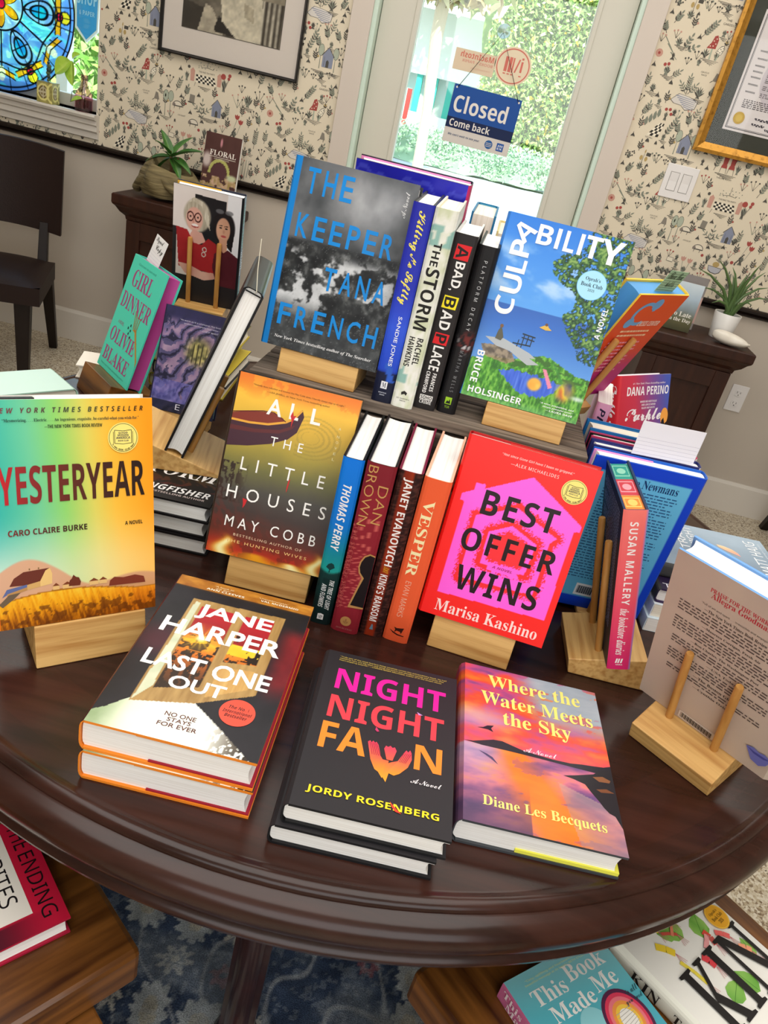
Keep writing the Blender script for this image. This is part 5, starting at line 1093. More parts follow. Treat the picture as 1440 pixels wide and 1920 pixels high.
def art_atlh(u, v):
    n = fbm(u * 7, v * 9, 5, 4); w = v + .05 * (n - .5)
    C = ramp(w, (.0, '#c8302a'), (.06, '#a8321f'), (.14, '#5a2a1e'), (.26, '#40332f'), (.38, '#4a4640'), (.5, '#6d6a3c'), (.62, '#a08f3a'), (.75, '#cfa83a'), (.88, '#eebb3e'), (1., '#e98a26'))
    C = put(C, sm(.86, 1., v) * (n > .52) * .6, S('#e06a1e')); C = put(C, (u < .22) * (v > .3) * (v < .52) * (fbm(u * 50, v * 34, 3, 6) > .5) * sm(.25, .1, u), S('#33241c'))
    C = put(C, (1 - sm(.12, .45, v + .25 * u)) * (fbm(u * 26 + v * 20, v * 30, 4, 9) > .52) * .7, S('#6e2a20'))
    for cx, h, wd in ((.14, .13, .1), (.93, .14, .09), (.45, .05, .2), (.75, .04, .15)):
        d = np.exp(-(((u - cx + .03 * np.sin(v * 50)) / (wd * (1 - np.clip(v / h, 0, 1) * .75))) ** 2)) * (1 - sm(h * .6, h, v)); C = put(C, d * .9, S('#f2ac1e')); C = put(C, d ** 3 * (cx != .45), S('#fff3b0'))
    rx, ry = (u - .66) * 1., (v - .74) * 2.2; d = np.hypot(rx, ry); C = put(C, (np.abs(np.sin(d * 70)) > .8) * (d < .28) * (d > .07) * (u > .55) * .25, S('#7d7030')); return C
a = Book(.1583, .2401, .026, edge='#2a2826', back='#3a2a20', mat='gloss').front(art_atlh, .0011).spine('#3a2a20')
a.poly([(.0, .6), (.17, .622), (.35, .66), (.48, .705), (.543, .752), (.575, .841), (.552, .878), (.5, .82), (.437, .79), (.3, .755), (.15, .745), (.0, .745)], '#42222e')
a.poly([(.0, .78), (.1, .8), (.24, .82), (.33, .825), (.41, .81), (.437, .79), (.3, .758), (.15, .748), (.0, .748)], '#7e2f20'); a.poly([(.0, .69), (.2, .70), (.4, .725), (.5, .765), (.52, .79), (.4, .745), (.2, .72), (.0, .715)], '#5c2628')
a.line([(.0, .745), (.15, .747), (.3, .76), (.437, .792), (.5, .822), (.55, .875)], .0028, '#e2a23a'); a.line([(.0, .785), (.24, .824), (.33, .828), (.437, .795)], .0012, '#5a2018')
Wt = '#f4f1ec'
for t, bx, o in (('A', (.268, .812, .39, .9), .02), ('L', (.455, .815, .53, .9), .02), ('L', (.63, .817, .711, .9), .02)): a.text(t, bx, Wt, 'sans', o)
for t, bx in (('THE', (.347, .652, .619, .702)), ('LITTLE', (.148, .488, .852, .558)), ('HOUSES', (.078, .322, .919, .394)), ('MAY COBB', (.112, .162, .887, .223))): a.text(t, bx, Wt, 'sans', 0., space=1.9 if t != 'MAY COBB' else 1.6)
a.text('BESTSELLING AUTHOR OF', (.204, .117, .789, .131), '#e9c9a8', 'sans', space=1.3).text('THE HUNTING WIVES', (.153, .077, .844, .094), '#f0c27c', 'sans', .006, space=1.4)
for k, ch in enumerate('ANOVEL'): a.text(ch, (.868, .82 - .031 * k - (.012 if k else 0), .888, .834 - .031 * k - (.012 if k else 0)), '#e6dfa6')
for k, t in enumerate(('“Nobody does suburban and twisted like May Cobb does, I literally always stay up all night.”', '—LISA JEWELL, #1 New York Times bestselling author')): a.text(t, (.12 + .12 * k, .944 - .022 * k, .88 - .12 * k, .955 - .022 * k), '#5c3a14')
for P in ([(.478, .86), (.49, .835), (.51, .84), (.495, .81), (.487, .77), (.481, .81), (.466, .832)], [(.56, .49), (.572, .5), (.566, .44), (.56, .42), (.556, .45)], [(.22, .335), (.26, .33), (.25, .3), (.235, .28), (.23, .31)]): a.poly(P, '#c3262a')
a.flap('back', '#c08a4a', .25)
P_ = (-.2624, .8505, .8007, .0408, .2773); a.place(P_, 'hardback with a red canoe on golden water, standing in the lower row'); stand(P_, .1583, .026, TZ, 'pale wooden stand under the canoe cover book', uc=.56, wd=.112, wf=-.002)

def art_bow(u, v):
    C = np.tile(S('#f52a26'), (len(u), 1)); n = vn(u * 170, v * 250, 3); hs = [(.532, .875), (.983, .699), (.981, .667), (.944, .662), (.946, .156), (.084, .136), (.083, .653), (.051, .659), (.049, .691), (.133, .727), (.135, .768), (.205, .77), (.211, .749)]
    k = pmask(u, v, hs); C = put(C, k, S('#fb62e0'))
    def dist(P):
        d = np.full(u.shape, 9.)
        for (x0, y0), (x1, y1) in zip(P, P[1:] + P[:1]):
            dx, dy = x1 - x0, (y1 - y0) * 1.5; t = np.clip(((u - x0) * dx + (v - y0) * 1.5 * dy) / (dx * dx + dy * dy), 0, 1); d = np.minimum(d, np.hypot(u - x0 - t * dx, (v - y0) * 1.5 - t * dy))
        return d
    h2 = [(.489, .70), (.842, .60), (.80, .57), (.80, .27), (.21, .25), (.20, .60)]; h3 = [(.491, .60), (.707, .54), (.69, .36), (.34, .355), (.33, .535)]
    for P, w in ((h2, .055), (h3, .05)):
        i = pmask(u, v, P); d = dist(P); C = put(C, k * (~i) * (d < w * (.35 + .9 * n)), S('#ef2f33')); 
    i3 = pmask(u, v, h3); d = dist(h3); C = put(C, i3 * (d > .03) * 1., S('#f0323a')); C = put(C, i3 * (d < .05 * n + .01), S('#fb62e0'))
    i2 = pmask(u, v, h2); C = put(C, i2 * (~i3) * (dist(h3) < .06 * (.3 + n)) , S('#ef2f33')); C = put(C, pmask(u, v, [(.40, .372), (.63, .36), (.66, .33), (.4, .335)]), S('#fb62e0')); C = put(C, pmask(u, v, [(.42, .34), (.62, .335), (.62, .30), (.42, .31)]) * (vn(u * 60, v * 2) > .55), S('#fb62e0')); return C
bw = Book(.1614, .2397, .027, edge='#b01c20', back='#c8201e', mat='gloss').front(art_bow, .0011).spine(lambda u, v: put(np.tile(S('#f02a26'), (len(u), 1)), (np.abs(u - .5) < .2) * (vn(u * 6, v * 50) > .45), S('#2a1418')), .003)
for t, bx in (('BEST', (.222, .614, .805, .748)), ('OFFER', (.148, .404, .894, .53)), ('WINS', (.19, .182, .85, .322))): bw.text(t, bx, '#221318', 'bold', .012, space=1.15)
bw.text('Marisa Kashino', (.099, .032, .932, .1), '#fbdcd8', 'serif').text('“Not since Gone Girl have I been so gripped.”', (.258, .938, .806, .955), '#fbdcd8', 'sansi').text('—ALEX MICHAELIDES', (.34, .903, .707, .92), '#fbdcd8', 'noto', space=1.2).text('A NOVEL', (.438, .351, .597, .365), '#b4286a', 'boldi')
good_club(bw, .848, .86, .096, .064); bw.flap('back', '#d0322e', .3).flap('front', '#241c1c', .0)
P_ = (.0336, .8382, .8056, -.0673, .1903); bw.place(P_, 'bright red hardback with a pink house shape, standing in the lower row'); stand(P_, .1614, .027, TZ, 'pale wooden stand under the red and pink book', uc=.46, wd=.108, wf=-.002)

def art_cul(u, v):
    n = fbm(u * 5, v * 8, 5, 3); C = ramp(v, (.3, '#4a86d8'), (.53, '#3f7cd4'), (.54, '#5aa0ea'), (.75, '#4a92e6'), (1., '#2f7ad8'))
    C = put(C, (v < .538 + .004 * 0), ramp(v + .02 * n, (.25, '#5f9ae0'), (.45, '#3a70c6'), (.54, '#3465b8')))
    C = put(C, sm(.5, .75, fbm(u * 4 + v * 3, v * 9, 5, 8)) * sm(.56, .66, v) * (1 - sm(.78, .9, v)) * .75, S('#c9e0f6'))
    tr = pmask(u + .035 * (fbm(u * 20, v * 26, 3, 5) - .5), v + .03 * (fbm(u * 20, v * 26, 3, 15) - .5), [(.62, 1.02), (1.02, 1.02), (1.02, .33), (.86, .33), (.80, .40), (.72, .45), (.66, .5), (.62, .56), (.7, .6), (.69, .66), (.56, .70), (.46, .75), (.42, .81), (.5, .86), (.6, .88), (.66, .94)])
    lf = fbm(u * 46, v * 66, 3, 2); C = put(C, tr * (lf > .36), ramp(lf, (.36, '#16301c'), (.5, '#2c5230'), (.62, '#4f7c3e'), (.75, '#86a85a')))
    gr = .24 + .07 * np.exp(-((u - .6) / .2) ** 2) + .03 * sm(.8, 1, u) * 0 + .012 * fbm(u * 60, v * 4, 2, 7) - .03 * (u < .1); g = fbm(u * 70, v * 40, 3, 11); C = put(C, v < gr, ramp(g, (.25, '#2f6a1e'), (.5, '#4f9a2c'), (.75, '#7fbf4a'))); C = put(C, (v < gr) * (v > .19) * (fbm(u * 30, v * 60, 3, 13) > .55) * (u > .3), S('#3c6a24'))
    C = put(C, pmask(u, v, [(.05, .30), (.2, .315), (.32, .29), (.36, .25), (.3, .225), (.1, .24)]) * .9, ramp(fbm(u * 30, v * 40, 3, 4), (.3, '#5a4a38'), (.6, '#a08a6c'))); C = put(C, (1 - sm(0, .05, v)) * .4, S('#8fd09a'))
    k = pmask(u + .02 * (vn(u * 60, v * 9) - .5), v + .02 * (vn(u * 80, v * 60) - .5), [(.255, .18), (.35, .2), (.53, .205), (.65, .2), (.78, .185), (.75, .14), (.62, .085), (.46, .09), (.36, .13)]); C = put(C, k, mixc('#2b52c8', '#5f86e8', vn(u * 90, v * 14)))
    C = put(C, ell(u, v, .57, .155, .058, .036, .25), mixc('#f2a43a', '#f7cc5a', vn(u * 30, v * 40))); C = put(C, ell(u, v, .83, .155, .07, .05, .6) * .9, ramp(vn(u * 26 + v * 8, v * 20), (.1, '#4a2f86'), (.4, '#f2cc3a'), (.65, '#e2702e'), (.9, '#7a3a9a'))); C = put(C, pmask(u, v, [(.60, .25), (.63, .25), (.72, .16), (.69, .15)]), S('#e88aa6')); C = put(C, ell(u, v, .95, .135, .05, .012, .8) * .8, S('#e6f0f2')); C = put(C, pmask(u, v, [(.66, .30), (.68, .3), (.80, .2), (.78, .185)]) * .6, S('#3f8a3a')); return C
c = Book(.1579, .2352, .032, edge='#dfe6ee', back='#3b80d6', mat='gloss', pages='cream').front(art_cul, .001).spine('#3b80d6')
c.poly([(.068, .343), (.222, .355), (.458, .312), (.52, .29), (.47, .285), (.56, .262), (.466, .246), (.4, .265), (.299, .297), (.174, .307)], '#aeb4b8')
for x in (.34, .375, .41, .445): c.line([(x, .33 if x < .4 else .345), (x + .004, .40 if x > .36 else .37)], .0012, '#23303a')
c.line([(.30, .345), (.45, .35)], .0016, '#23303a').line([(.36, .405), (.47, .40)], .0016, '#23303a').line([(.36, .385), (.47, .38)], .0014, '#23303a'); c.poly([(.475, .46), (.51, .475), (.53, .487), (.55, .47), (.58, .458), (.53, .452)], '#d8b04a'); c.disc(.527, .482, .012, .008, '#6a4a3a'); c.poly([(.15, .345), (.16, .39), (.175, .415), (.19, .4), (.215, .36), (.2, .34)], '#5a5848'); c.disc(.178, .418, .014, .01, '#7a5a3e')
W_ = '#f2f3f4'
for ch, bx in (('C', (.068, .48, .226, .575)), ('U', (.075, .595, .24, .693)), ('L', (.08, .706, .235, .776)), ('P', (.07, .792, .227, .873))): c.text(ch, bx, W_, 'bold', .01, rot='ccw')
v_, f_ = text2d('A', 'bold', .01); q_ = fit(v_, (-.5, -.5, .5, .5)); an = math.radians(55); q2 = np.stack([q_[:, 0] * math.cos(an) - q_[:, 1] * math.sin(an), q_[:, 0] * math.sin(an) + q_[:, 1] * math.cos(an)], 1) * (.0205, .0205) * 1.15
e_ = c.eps(); c.j.add(np.c_[q2 + (.138 * c.W + .001, .922 * c.H), np.full(len(q2), e_)], f_, W_)
for ch, bx in (('B', (.25, .875, .37, .975)), ('L', (.47, .87, .555, .975)), ('T', (.635, .868, .765, .98)), ('Y', (.76, .858, .945, .982))): c.text(ch, bx, W_, 'bold', .01)
c.poly([(.40, .872), (.432, .872), (.432, .975), (.40, .975)], W_).poly([(.585, .87), (.617, .87), (.617, .977), (.585, .977)], W_)
c.text('BRUCE', (.042, .083, .104, .262), W_, 'bold', .006, rot='cw').text('HOLSINGER', (.046, .024, .51, .061), W_, 'bold', .006).text('A NOVEL', (.92, .475, .964, .64), W_, 'bold', rot='ccw')
c.disc(.777, .738, .118, .078, '#a5dcf2'); c.disc(.777, .738, .118, .078, '#78bfe6', .96)
c.text('Oprah’s', (.715, .755, .835, .779), '#1f3550', 'serif').text('Book Club', (.69, .728, .865, .749), '#1f3550', 'serif').text('2025', (.755, .706, .81, .719), '#1f3550')
for k, t in enumerate(('“A wise, propulsive, and', 'deeply powerful novel.”', '—LAURA DAVE')): c.text(t, (.66 + .03 * k, .062 - .016 * k, .95, .073 - .016 * k), '#eef4ea', 'boldi' if k < 2 else 'bold')
c.flap('back', '#3f86dc', .0)
P_ = (.0115, 1.004, 1.0477, -.0357, .1879); c.place(P_, 'blue lake and lawn covered hardback with big white letters, standing on the riser'); stand(P_, .1579, .032, 1.015, 'pale wooden stand under the blue lake cover book on the riser', uc=.58, wd=.108, wf=0.)

def art_keep(u, v):
    n = fbm(u * 4, v * 5, 5, 6); sky = ramp(n, (.3, '#3f4245'), (.6, '#66686b')); sky = put(sky, ell(u, v, .66, .84, .26, .12, .9) * .75, mixc('#8d8f92', '#d8d9dc', fbm(u * 9, v * 9, 4, 2)))
    m = fbm(u * 16, v * 20, 5, 3); lake = .6 * fbm(u * 3.2, v * 7, 3, 12) + .4 * fbm(u * 14, v * 22, 4, 19); lnd = ramp(m, (.3, '#1a1b1d'), (.55, '#2c2e2f'), (.75, '#5a5c5c')); lnd = put(lnd, sm(.54, .60, lake) * sm(.16, .3, v) * (1 - sm(.5, .58, v)), mixc('#a6a9ac', '#d6d8da', m)); lnd = put(lnd, (1 - sm(.1, .3, v)) * .6, mixc('#3a3d40', '#55585a', m)); lnd = put(lnd, (vn(u * 150, v * 220) > .86) * .4, S('#8c8f90'))
    hz = .585 + .02 * u + .012 * (fbm(u * 12, v * 0 + 1, 3, 5) - .5); C = np.where((v > hz)[:, None], sky, lnd); C = put(C, np.exp(-((v - hz) / .012) ** 2) * .7, S('#3a3c3e')); return put(C, u < .045, S('#1179c4'))
k = Book(.1598, .2374, .03, edge='#2c2e30', back='#2c2e30', mat='gloss').front(art_keep, .0011).spine('#1179c4')
B_ = '#1583d0'
for t, bx in (('THE', (.11, .828, .492, .958)), ('KEEPER', (.095, .6, .908, .724)), ('TANA', (.405, .362, .93, .484)), ('FRENCH', (.09, .124, .942, .243))):
    n_ = len(t); x0, y0, x1, y1 = bx; cw = (x1 - x0) / (n_ + (n_ - 1) * .42)
    for i, ch in enumerate(t): k.text(ch, (x0 + i * cw * 1.42, y0, x0 + i * cw * 1.42 + cw, y1), B_, 'sans', .014)
k.text('New York Times bestselling author of The Searcher', (.091, .044, .941, .066), '#e2e2e2', 'bi').text('A Novel', (.9, .824, .94, .952), '#e2e2e2', 'script', rot='ccw')
P_ = (-.2651, .9981, 1.0496, -.0463, .1659); k.place(P_, 'grey moorland covered hardback with tall blue letters, standing on the riser'); stand(P_, .1598, .03, 1.015, 'pale wooden stand under the grey and blue book on the riser', uc=.51, wd=.11, wf=-.002)

# ------------------------------------------------------------------ spine out rows
def upright(b, x, y, z, th, label, group):
    return b.place((x + math.cos(th) * b.T, y + math.sin(th) * b.T, z, th + HP, 0.), label, group)
G1, G2 = 'spine out hardbacks in the lower row', 'spine out hardbacks on the riser'
b = Book(.1567, .2404, .0262, edge='#161616', back='#0d3a34', bulge=.0035).front('#0f4a44').spine(lambda u, v: put(ramp(v + .008 * np.cos((u - .5) * 6), (.0, '#0e2222'), (.33, '#143634'), (.345, '#1f9c92'), (.45, '#14889a'), (.62, '#0f78d2'), (1., '#0f7ae6')), (v < .30) * .3 * (vn(u * 5, v * 20) > .5), S('#0a1616')), .002)
b.stext('THOMAS PERRY', (.28, .47, .68, .855), '#eef0f0', 'boldi').stext('THE TREE OF LIGHT', (.6, .1, .83, .29), '#dfe4e2', 'boldi').stext('AND FLOWERS', (.26, .11, .5, .26), '#dfe4e2', 'boldi').spoly([(.35, .03), (.65, .03), (.65, .065), (.5, .07), (.35, .065)], '#e8e8e8').stext('MP', (.4, .036, .6, .058), '#112222', 'serif', rot=None)
b.spoly([(.44, .335), (.5, .335), (.49, .35), (.7, .37), (.62, .39), (.5, .395), (.36, .385), (.28, .365), (.46, .352)], '#123a3a')
upright(b, -.1028, .817, TZ + .0003, .012, 'hardback with a bright blue to dark green spine, first in the lower row', G1)
def sp_brown(u, v):
    x = (u - .95); yy = (v - .34) * 7.; a = np.arctan2(yy, x * 1.); C = np.tile(S('#8c2430'), (len(u), 1)); C = put(C, (np.abs(np.sin(a * 26)) > .965) * (v > .16) * (v < .7), S('#c9605a')); return put(C, (v > .86) * .25, S('#5c1822'))
b = Book(.158, .2445, .0355, edge='#1a1517', back='#7c1f2b', bulge=.0045).front('#8c2430').spine(sp_brown, .0016)
gold = '#c99a5c'; b.stext('BROWN', (.1, .655, .42, .985), gold, 'sans', -.01).stext('DAN', (.55, .68, .88, .89), gold, 'sans', -.01).stext('THE SECRET', (.06, .40, .2, .65), '#b0504c', 'sans', -.01).stext('OF SECRETS', (.06, .15, .2, .39), '#b0504c', 'sans', -.01)
t_ = np.linspace(.35, 2 * PI - 1.35, 26); key = [(.92 + .42 * math.cos(q), .435 + .075 * math.sin(q)) for q in t_ if .92 + .42 * math.cos(q) <= 1.0]
b.spoly([(1., .505), (.8, .51), (.62, .49), (.52, .455), (.5, .42), (.56, .385), (.7, .36), (.62, .3), (.45, .175), (.45, .165), (1., .175)], '#b98a52').spoly([(1., .497), (.82, .502), (.66, .484), (.57, .452), (.55, .42), (.61, .39), (.78, .362), (.68, .3), (.52, .182), (1., .185)], '#1d1719')
b.spoly([(.5 + .2 * math.cos(q), .075 + .03 * math.sin(q)) for q in np.linspace(0, 2 * PI, 24, endpoint=False)], '#b98a52').stext('⚓', (.42, .06, .58, .09), '#5c1822', rot=None).stext('DOUBLEDAY', (.2, .022, .8, .032), '#b4706a', 'serif', rot=None)
upright(b, -.0735, .8135, TZ + .0003, .004, 'thick dark red hardback spine with a black keyhole and gold letters', G1)
b = Book(.1554, .2411, .0296, edge='#7a1f3c', back='#241618', bulge=.0035).front('#3a1a16').spine(lambda u, v: put(mixc('#2a1614', '#4c2a24', vn(u * 24, v * 130) > .6), (u > .28) * (u < .66) * (v > .0), mixc('#7a2412', '#9c3418', vn(u * 3, v * 6))), .0016)
b.stext('JANET EVANOVICH', (.26, .455, .68, .965), '#f2efec', 'bold').stext('THE', (.36, .41, .6, .45), '#e2a02e', 'script').stext('KING’S RANSOM', (.3, .1, .62, .4), '#f0ece8', 'bold').spoly([(.4, .045), (.56, .045), (.52, .075), (.47, .082)], '#6a8a9c')
upright(b, -.0362, .8205, TZ + .0003, .0, 'hardback spine with white letters on rust red between dark ornament bands', G1)
b = Book(.1558, .2394, .0331, edge='#f0b89a', back='#d0522e', bulge=.003).front('#ef5f35').spine('#ef6238')
b.stext('VESPER', (.22, .43, .62, .88), '#f9eeb8', 'serif', .01).stext('EVAN MARKS', (.33, .165, .55, .395), '#f4b79a', 'noto')
b.spoly([(.2, .075), (.35, .055), (.55, .045), (.78, .045), (.82, .05), (.56, .053), (.36, .063)], '#3a1a14').spoly([(.4, .06), (.42, .08), (.35, .095), (.47, .09), (.62, .095), (.75, .1), (.72, .085), (.68, .06), (.62, .072), (.48, .074)], '#3a1a14')
upright(b, -.0052, .8235, TZ + .0003, -.045, 'orange hardback spine with cream letters and a rocking horse, last in the lower row', G1)
ZR = 1.0153
b = Book(.156, .2545, .0266, edge='#1c1c22', back='#1a2470', bulge=.003).front('#2434a8').spine(lambda u, v: put(put(ramp(v, (.0, '#14182c'), (.16, '#171d3a'), (.17, '#2446c0'), (.4, '#3558d8'), (.6, '#2a35b0'), (1., '#2a2ea2')), (v < .2) * 0., S('#000000')), (v < .21) * (np.abs(u - .75 - (v - .12) * -3.) < .16) * (v > .11), S('#2f5cc0')), .0025)
b.stext('Killing Me Softly', (.2, .52, .72, .965), '#f2e35e', 'script', .012).stext('SANDIE JONES', (.42, .2, .66, .46), '#e9ecf4', 'sans', .008).spoly([(.34, .075), (.66, .075), (.66, .115), (.34, .115)], '#e6e6ea').stext('MINOTAUR', (.3, .05, .7, .056), '#c8ccd8', 'bold', rot=None).stext('BOOKS', (.38, .038, .62, .044), '#c8ccd8', 'bold', rot=None)
b.stext('M', (.4, .082, .6, .108), '#23283a', 'serif', rot=None)
upright(b, -.103, .984, ZR, .018, 'royal blue hardback spine with yellow script letters on the riser', G2)
b = Book(.156, .2545, .0288, edge='#e6ddc6', back='#cfd2c6', pages='cream', bulge=.004).front('#c9cfc8').spine(lambda u, v: put(ramp(fbm(u * 2.5, v * 9, 4, 3), (.3, '#d8dccb'), (.5, '#e9e8e0'), (.7, '#c9cfae')), ((v > .83) & (v < .93) & (fbm(u * 3, v * 12, 3, 7) > .45)) | ((v > .13) & (v < .24) & (fbm(u * 3, v * 14, 3, 9) > .45)), S('#8fb8ae')), .0025)
b.stext('THE', (.28, .735, .62, .845), '#23211e', 'bold').stext('STORM', (.2, .42, .8, .725), '#23211e', 'bold', .02).stext('RACHEL', (.52, .24, .8, .38), '#2a2724', 'bold').stext('HAWKINS', (.16, .225, .42, .38), '#2a2724', 'bold').spoly([(.38, .07), (.52, .078), (.6, .07), (.64, .085), (.5, .095), (.36, .085)], '#2a2724').stext('ST. MARTIN’S', (.2, .048, .8, .054), '#4a4640', 'serif', rot=None).stext('PRESS', (.36, .036, .64, .042), '#4a4640', 'serif', rot=None)
upright(b, -.0755, .9835, ZR, .008, 'pale watercolour hardback spine with large black letters on the riser', G2)
b = Book(.1417, .2305, .0289, edge='#d8d6d2', back='#262323', bulge=.002).front('#262323').spine('#2a2626')
for t, v0, v1, c in (('A', .865, .945, '#d8262c'), ('B', .6, .67, '#f2e02a'), ('P', .395, .46, '#d8262c')): b.spoly([(.16, v0), (.8, v0), (.84, v1), (.2, v1)], c).stext(t, (.24, v0 + .008, .74, v1 - .008), '#231f1f', 'bold')
for t, v0, v1 in (('BAD,', .7, .855), ('AD', .48, .59), ('LACE', .24, .385)): b.stext(t, (.26, v0, .74, v1), '#efedea', 'bold')
b.stext('FRANCES', (.54, .115, .72, .225), '#efedea', 'bold').stext('CRAWFORD', (.24, .1, .42, .23), '#efedea', 'bold').spoly([(.2, .058), (.8, .058), (.8, .088), (.2, .088)], '#e6e4e0').stext('SOHO', (.24, .062, .76, .084), '#231f1f', 'bold', rot=None).stext('CRIME', (.22, .035, .78, .056), '#e6e4e0', 'bold', rot=None)
upright(b, -.0463, .999, ZR, -.012, 'black hardback spine with boxed red and yellow letters on the riser', G2)
b = Book(.1411, .2225, .0259, edge='#161618', back='#171719', bulge=.005).front('#1c1a1c').spine(lambda u, v: put(np.tile(S('#1c1b1d'), (len(u), 1)), ell(u, v, .6, .45, .4, .06, .6) * (vn(u * 12, v * 70) > .5), mixc('#6a2c2a', '#c8c2c4', vn(u * 9, v * 50, 5) > .6)), .0025)
b.stext('PLATFORM DECAY', (.42, .52, .6, .92), '#c9cacc', 'noto', space=1.9).stext('MARTHA WELLS', (.42, .14, .6, .4), '#8c8e90', 'noto', space=1.9).spoly([(.32, .06), (.66, .06), (.66, .105), (.32, .105)], '#9ccc2e').spoly([(.36, .065), (.44, .085), (.5, .078), (.56, .095), (.62, .065)], '#1c1b1d').stext('TOR', (.36, .035, .62, .05), '#9ccc2e', 'noto', rot=None)
upright(b, -.0146, 1.008, ZR, -.015, 'thin black hardback spine with small spaced grey letters on the riser', G2)
# ------------------------------------------------------------------ left side of the table
def art_storm(u, v): return put(np.tile(S('#1b191a'), (len(u), 1)), (v > .17) * (fbm(u * 20 + 3 * np.sin(v * 20), v * 16, 4, 3) > .54) * .8, ramp(v, (.15, '#5a1c20'), (.4, '#3d4a24')))
for i, (dx, dy, zt) in enumerate(((0, 0, .84), (-.003, .004, .8133), (.002, .002, .7866))):
    b = Book(.149, .225, .0264, edge='#161415', back='#161415').front(art_storm if i == 0 else '#1b191a', .002)
    if i == 0: b.text('STORM', (.12, .30, .945, .46), '#f2f0ee', 'bi', .012).text('T. KINGFISHER', (.12, .095, .945, .165), '#e9e6e4', 'boldi', .01).text('BESTSELLING AUTHOR', (.4, .056, .92, .078), '#b9a9a4', 'bold')
    b.place((-.424 + dx, .877 + dy, zt, .087, HP), ('black hardback with white title letters, topmost of the stack between the farm and canoe books', 'black hardback in the middle of the stack under the leaning black book', 'black hardback at the bottom of the stack under the leaning black book')[i], 'stacked black hardbacks')
P_ = (-.417, 1.1524, .8727, -1.3457, .3169); e1, e2, n_ = frame(P_[3], P_[4])
m_ = Matrix((-e2, e1, n_)).transposed().to_4x4(); m_.translation = Vector(P_[:3]) + e2 * .2601
b = Book(.2601, .2, .0285, edge='#1d1c1e', back='#141315', bulge=.005, bt=.0032, mat='gloss').front('#131214')  .spine('#19191b'); b.place(m_, 'black hardback leaning on its fore edge with white pages facing the front')
MB().box(.0005, .2 - .0032 + .0005, -.0249, .0022, .2 - .0012, -.0036, '#151515').build('headband', M['print'], b.root)
MB().tube([(.002, .1966, -.016), (-.004, .203, -.017), (-.03, .2, -.006), (-.065, .196, .006)], .0006, 5, '#e6dfc8').build('ribbon_marker', M['print'], b.root)
stand(P_, .2, .0285, .8403, 'wooden stand on the stack of black hardbacks under the leaning black book', uc=.7, wd=.12, wf=.05, D=.088, hd=.11)
def art_fant(u, v):
    n = fbm(u * 6 + 2 * vn(u * 4, v * 5, 4), v * 8, 5, 5); s = np.sin((v + .25 * np.sin(u * 5 + 1) + .3 * n) * 34); C = mixc('#2c2a48', '#8a7fb0', n); C = put(C, (s > .3) * .7, mixc('#7a5a86', '#d9b4c4', vn(u * 14, v * 14))); C = put(C, (s < -.75) * .8, S('#1c1a30'))
    C = put(C, sm(.82, .93, v), mixc('#23223c', '#34305a', n)); C = put(C, ell(u, v, .6, .62, .2, .13, .5) * .9, mixc('#4a4a2c', '#e6d67a', vn(u * 26, v * 40))); C = put(C, (np.abs(np.sin(u * 46)) > .92) * ell(u, v, .6, .6, .18, .1, .2), S('#3a3420')); C = put(C, (v < .3) * (n > .45) * .7, mixc('#4a4a9c', '#8a86d0', vn(u * 30, v * 30))); return put(C, (v < .1) * .8, S('#1b1c2e'))
P_ = (-.522, 1.252, .7965, .0485, .3069)
b = Book(.117, .185, .022, edge='#2a2547', back='#2a2547', pages=mat('mint_page_edges', '#a9dcd8', .7)).front(art_fant, .0011).spine('#2a2547'); b.text('“As warm as it is whimsical, The Enchanted', (.23, .88, .96, .895), '#d9d3e6', 'noto').text('profoundly hopeful love letter to the', (.3, .851, .95, .866), '#d9d3e6', 'noto').text('—LUCY WINTERS', (.55, .82, .92, .834), '#d9d3e6', 'noto').text('E', (.4, .03, .47, .085), '#ece8f2', 'noto')
b.place(P_, 'dark purple fantasy hardback with a glowing round window and mint page edges'); stand(P_, .117, .022, TZ, 'small wooden stand under the purple fantasy book', wd=.09, D=.055, wf=-.002, hd=.08)
P_ = (-.6841, 1.3747, .8032, -.7357, .2957)
b = Book(.1411, .2227, .030, edge='#4fd3b6', back='#4fd3b6', pages=mat('pink_page_edges', '#b03a86', .55)).front('#53d6b8').spine('#45c4a8')
pk = '#a8447c'
for t, bx in (('GIRL', (.16, .755, .76, .9)), ('DINNER', (.06, .555, .936, .69)), ('OLIVIE', (.08, .255, .855, .38)), ('BLAKE', (.07, .08, .86, .2))): b.text(t, bx, pk, 'serif')
b.text('A NOVEL', (.18, .42, .36, .45), pk, 'noto').text('Dinner is served', (.2, .935, .72, .955), '#3a9a86', 'noto').text('New York Times bestselling author', (.1, .03, .85, .05), '#3a9a86', 'noto')
b.poly([(.62, .45), (.7, .44), (.97, .24), (1., .2), (1., .25), (.78, .42), (.72, .47)], '#b98a3c')
for k_ in range(4): b.line([(.63 + .03 * k_, .46 - .004 * k_), (.55 + .06 * k_, .6 - .012 * k_)], .0022, '#a5773a')
for x_, y_ in ((.5, .44), (.55, .47), (.58, .43), (.62, .38), (.55, .4)): b.disc(x_, y_, .014, .012, '#1f2f2c', n=10)
b.place(P_, 'mint green hardback with pink page edges, leaning at the far left of the table'); stand(P_, .1411, .033, TZ, 'brown wooden stand under the mint green and pink book', uc=.52, wd=.128, wf=.028, D=.07, wood='slab')
